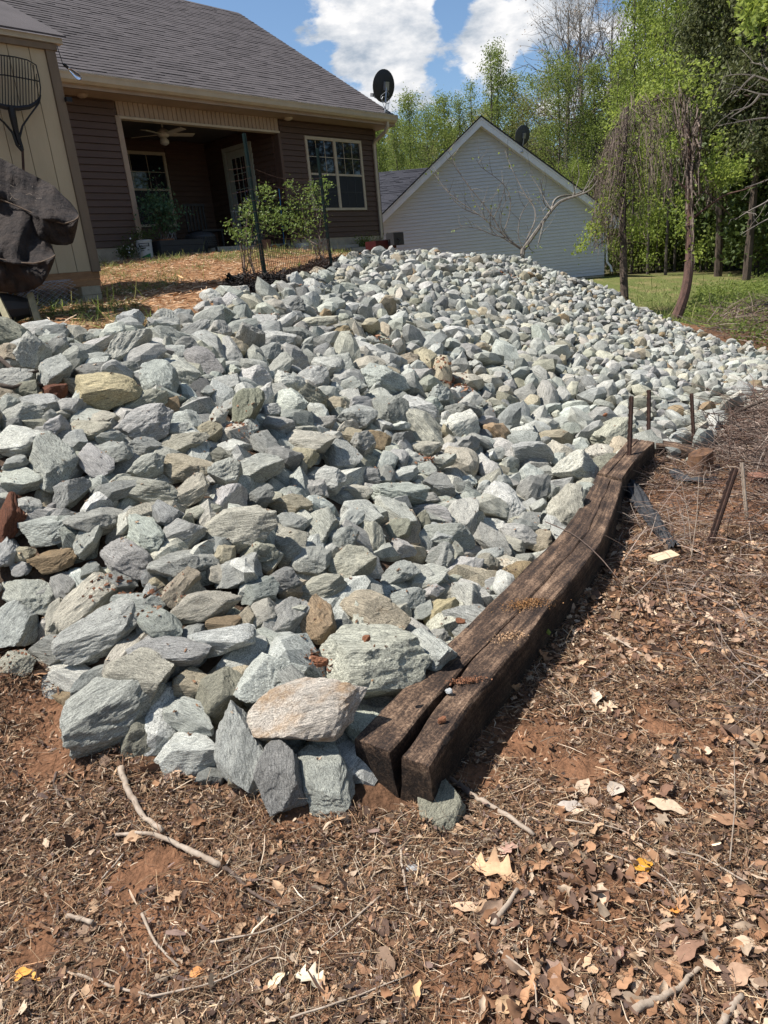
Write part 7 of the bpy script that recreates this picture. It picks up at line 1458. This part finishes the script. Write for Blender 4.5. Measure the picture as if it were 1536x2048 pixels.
b1, w1_ = lobe([(-500, -40), (-200, 20), (0, 90), (120, 150), (270, 230), (450, 320), (620, 410), (690, 490), (800, 590), (870, 680), (895, 735)], [(-500, 420), (-200, 500), (0, 560), (200, 640), (400, 730), (560, 790), (730, 838), (800, 820), (850, 800), (890, 770), (898, 745)], [(-500, 900), (-200, 980), (0, 1030), (300, 1050), (540, 1060), (640, 1082), (760, 1085), (830, 1060), (850, 1000), (875, 900), (900, 760)], 5.5, .34, 'upper_lobe', 1)
b2, w2_ = lobe([(-500, 560), (-200, 580), (0, 600), (120, 610), (190, 640), (300, 690), (380, 760), (450, 840), (540, 1000), (600, 1110), (625, 1185)], [(-500, 1200), (-200, 1230), (0, 1240), (120, 1262), (250, 1285), (380, 1290), (480, 1270), (560, 1240), (600, 1220), (620, 1205), (628, 1195)], [(-500, 1560), (-200, 1600), (0, 1610), (150, 1630), (280, 1620), (400, 1580), (480, 1530), (540, 1440), (580, 1360), (615, 1270), (632, 1200)], 5.25, .30, 'lower_lobe', 4)
for bb, ww in ((b1, w1_), (b2, w2_)):
    mb = MB(); mb.tube([at(p[0], p[1], ww - .004) for p in bb], .006, 5); mb.build('seam', simple('seam', (.17, .12, .08), (.09, .065, .05), scale=30, rough=.9, bump=.4), ct)
rr = np.random.default_rng(12); pts = []
mb = MB()
for k in range(60):
    s = rr.uniform(.25, .95); i = int(s * 79); t_1 = rr.uniform(.1, .9); 
    x, y = b1[i] * t_1 + np.array([np.interp(i, range(80), np.linspace(-88, 157, 80)), np.interp(s, [0, .3, 1], [300, 322, 430])]) * (1 - t_1); w_ = 5.5 + .34 * (1 - t_1) - .012; q = [at(x + rr.normal() * 4, y + rr.normal() * 3, w_)]
    for _ in range(4): x += rr.normal() * 5; y += rr.normal() * 3.5; q.append(at(x, y, w_))
    mb.tube(q, .0016, 3, False)
mb.build('dried_roots', M['stick_pale'], ct)
mb = MB()
for (a, b_) in (((-5, 596, 5.3), (24, 652, 5.1)), ((60, 588, 5.4), (77, 642, 5.3)), ((-60, 590, 5.7), (-70, 650, 5.7))):
    pa, pb = at(*a), at(*b_); pb[2] = min(pb[2], h1(pb[0], pb[1]) - .02); o = MB(); ax = (pb - pa) / np.linalg.norm(pb - pa); e1 = np.cross(ax, FW); e1 /= np.linalg.norm(e1); o.box((pa + pb) / 2, e1, np.cross(ax, e1), ax, (.022, .012, np.linalg.norm(pb - pa) / 2)); o.build('leg', simple('old_wood', (.30, .27, .17), (.2, .18, .11), scale=20, rough=.85), ct)
MB().tube([at(-60, 610, 5.5), at(10, 618, 5.45), at(60, 615, 5.5)], [.10, .12, .07], 10).build('basin', M['dark_plastic'], ct)
wr_ = empty('wire_roll', at(98, 612, 6.6), 'loose roll of thin netting on the ground beneath the shed beam', 'netting'); P0 = WL[wr_.name]; P0 = np.array([P0[0], P0[1], h1(P0[0], P0[1])]); mb = MB()
for i in range(16):
    for s in (-1, 1): mb.tube([P0 + D * (t_1 * .55 - .3) + NN * math.cos(i * .39 + s * t_1 * 3) * .12 + Z * (.13 + math.sin(i * .39 + s * t_1 * 3) * .12) for t_1 in np.linspace(0, 1, 8)], .002, 3, False)
mb.build('mesh', M['galv'], wr_)

# brown leaf bits, straw and clay crumbs that have settled on the stones (dropped straight down onto whatever lies there)
bpy.context.view_layer.update(); dg = bpy.context.evaluated_depsgraph_get(); r8 = np.random.default_rng(88)
cand = np.concatenate([in_area(900, PILE, 91, lambda x, y: np.clip((3.0 / np.maximum(np.hypot(x, y), 1)) ** 2, .05, 1) * np.clip(fnoise(x, y, 1.4, 55) * 2.2 - .6, 0, 1))])
def drop(x, y):
    ok_, loc, nrm, *_ = SC.ray_cast(dg, Vector((float(x), float(y), 5.0)), Vector((0, 0, -1)))
    return (np.array(loc), np.array(nrm)) if ok_ and nrm.z > .35 else (None, None)
pts = []; 
for x, y in cand:
    if x < -3.5 or y > 9: continue
    p, n = drop(x, y)
    if p is not None: pts.append(p + n * .004)
pts = np.array(pts); c = np.repeat(pts, 2, 0) + r8.normal(size=(len(pts) * 2, 3)) * np.array([.006, .006, 0]); v, q = leaf_quads(c, .017, r8, 2.2, .45); pal = np.array(BP_ + SP_); col = np.repeat(pal[r8.integers(0, len(pal), len(c))], 4, 0)
tag(link('settled_litter', fast_mesh('settled_litter', v, q, M['litter'], cols=col, per=4)), 'scraps of brown leaf and straw lying on the stones', 'leaf litter', None, 'stuff')
pts = []
for (px, py, rad, n_c) in [(895, 765, .22, 240), (940, 800, .12, 110), (540, 640, .10, 80), (330, 1195, .10, 120), (620, 590, .1, 60), (1015, 550, .2, 90), (770, 690, .12, 80), (860, 930, .10, 70), (30, 1330, .12, 120), (640, 1325, .05, 130), (480, 850, .12, 90), (230, 1170, .1, 90)]:
    P, w_ = hit(px, py, .05)
    for _ in range(n_c):
        a = r8.normal(size=2) * rad * .5; p, n = drop(P[0] + a[0], P[1] + a[1])
        if p is not None: pts.append(p + n * .003)
pts = np.array(pts); sz_ = np.clip(.0035 * np.linalg.norm(pts[:, :2], axis=1), .008, .03) * np.exp(r8.normal(0, .5, len(pts))); v, q = leaf_quads(pts, 1.0, r8, 1.2, .9); cc_ = np.repeat(pts, 4, 0); v = cc_ + (v - cc_) * np.repeat(sz_, 4)[:, None]; pal = np.array([(.26, .12, .065), (.20, .09, .05), (.32, .17, .10), (.14, .07, .045)]); col = np.repeat(pal[r8.integers(0, 4, len(pts))], 4, 0)
tag(link('clay_crumbs', fast_mesh('clay_crumbs', v, q, M['litter'], cols=col, per=4)), 'patches of red clay crumbs spilled over the stones', 'crumbs', None, 'stuff')
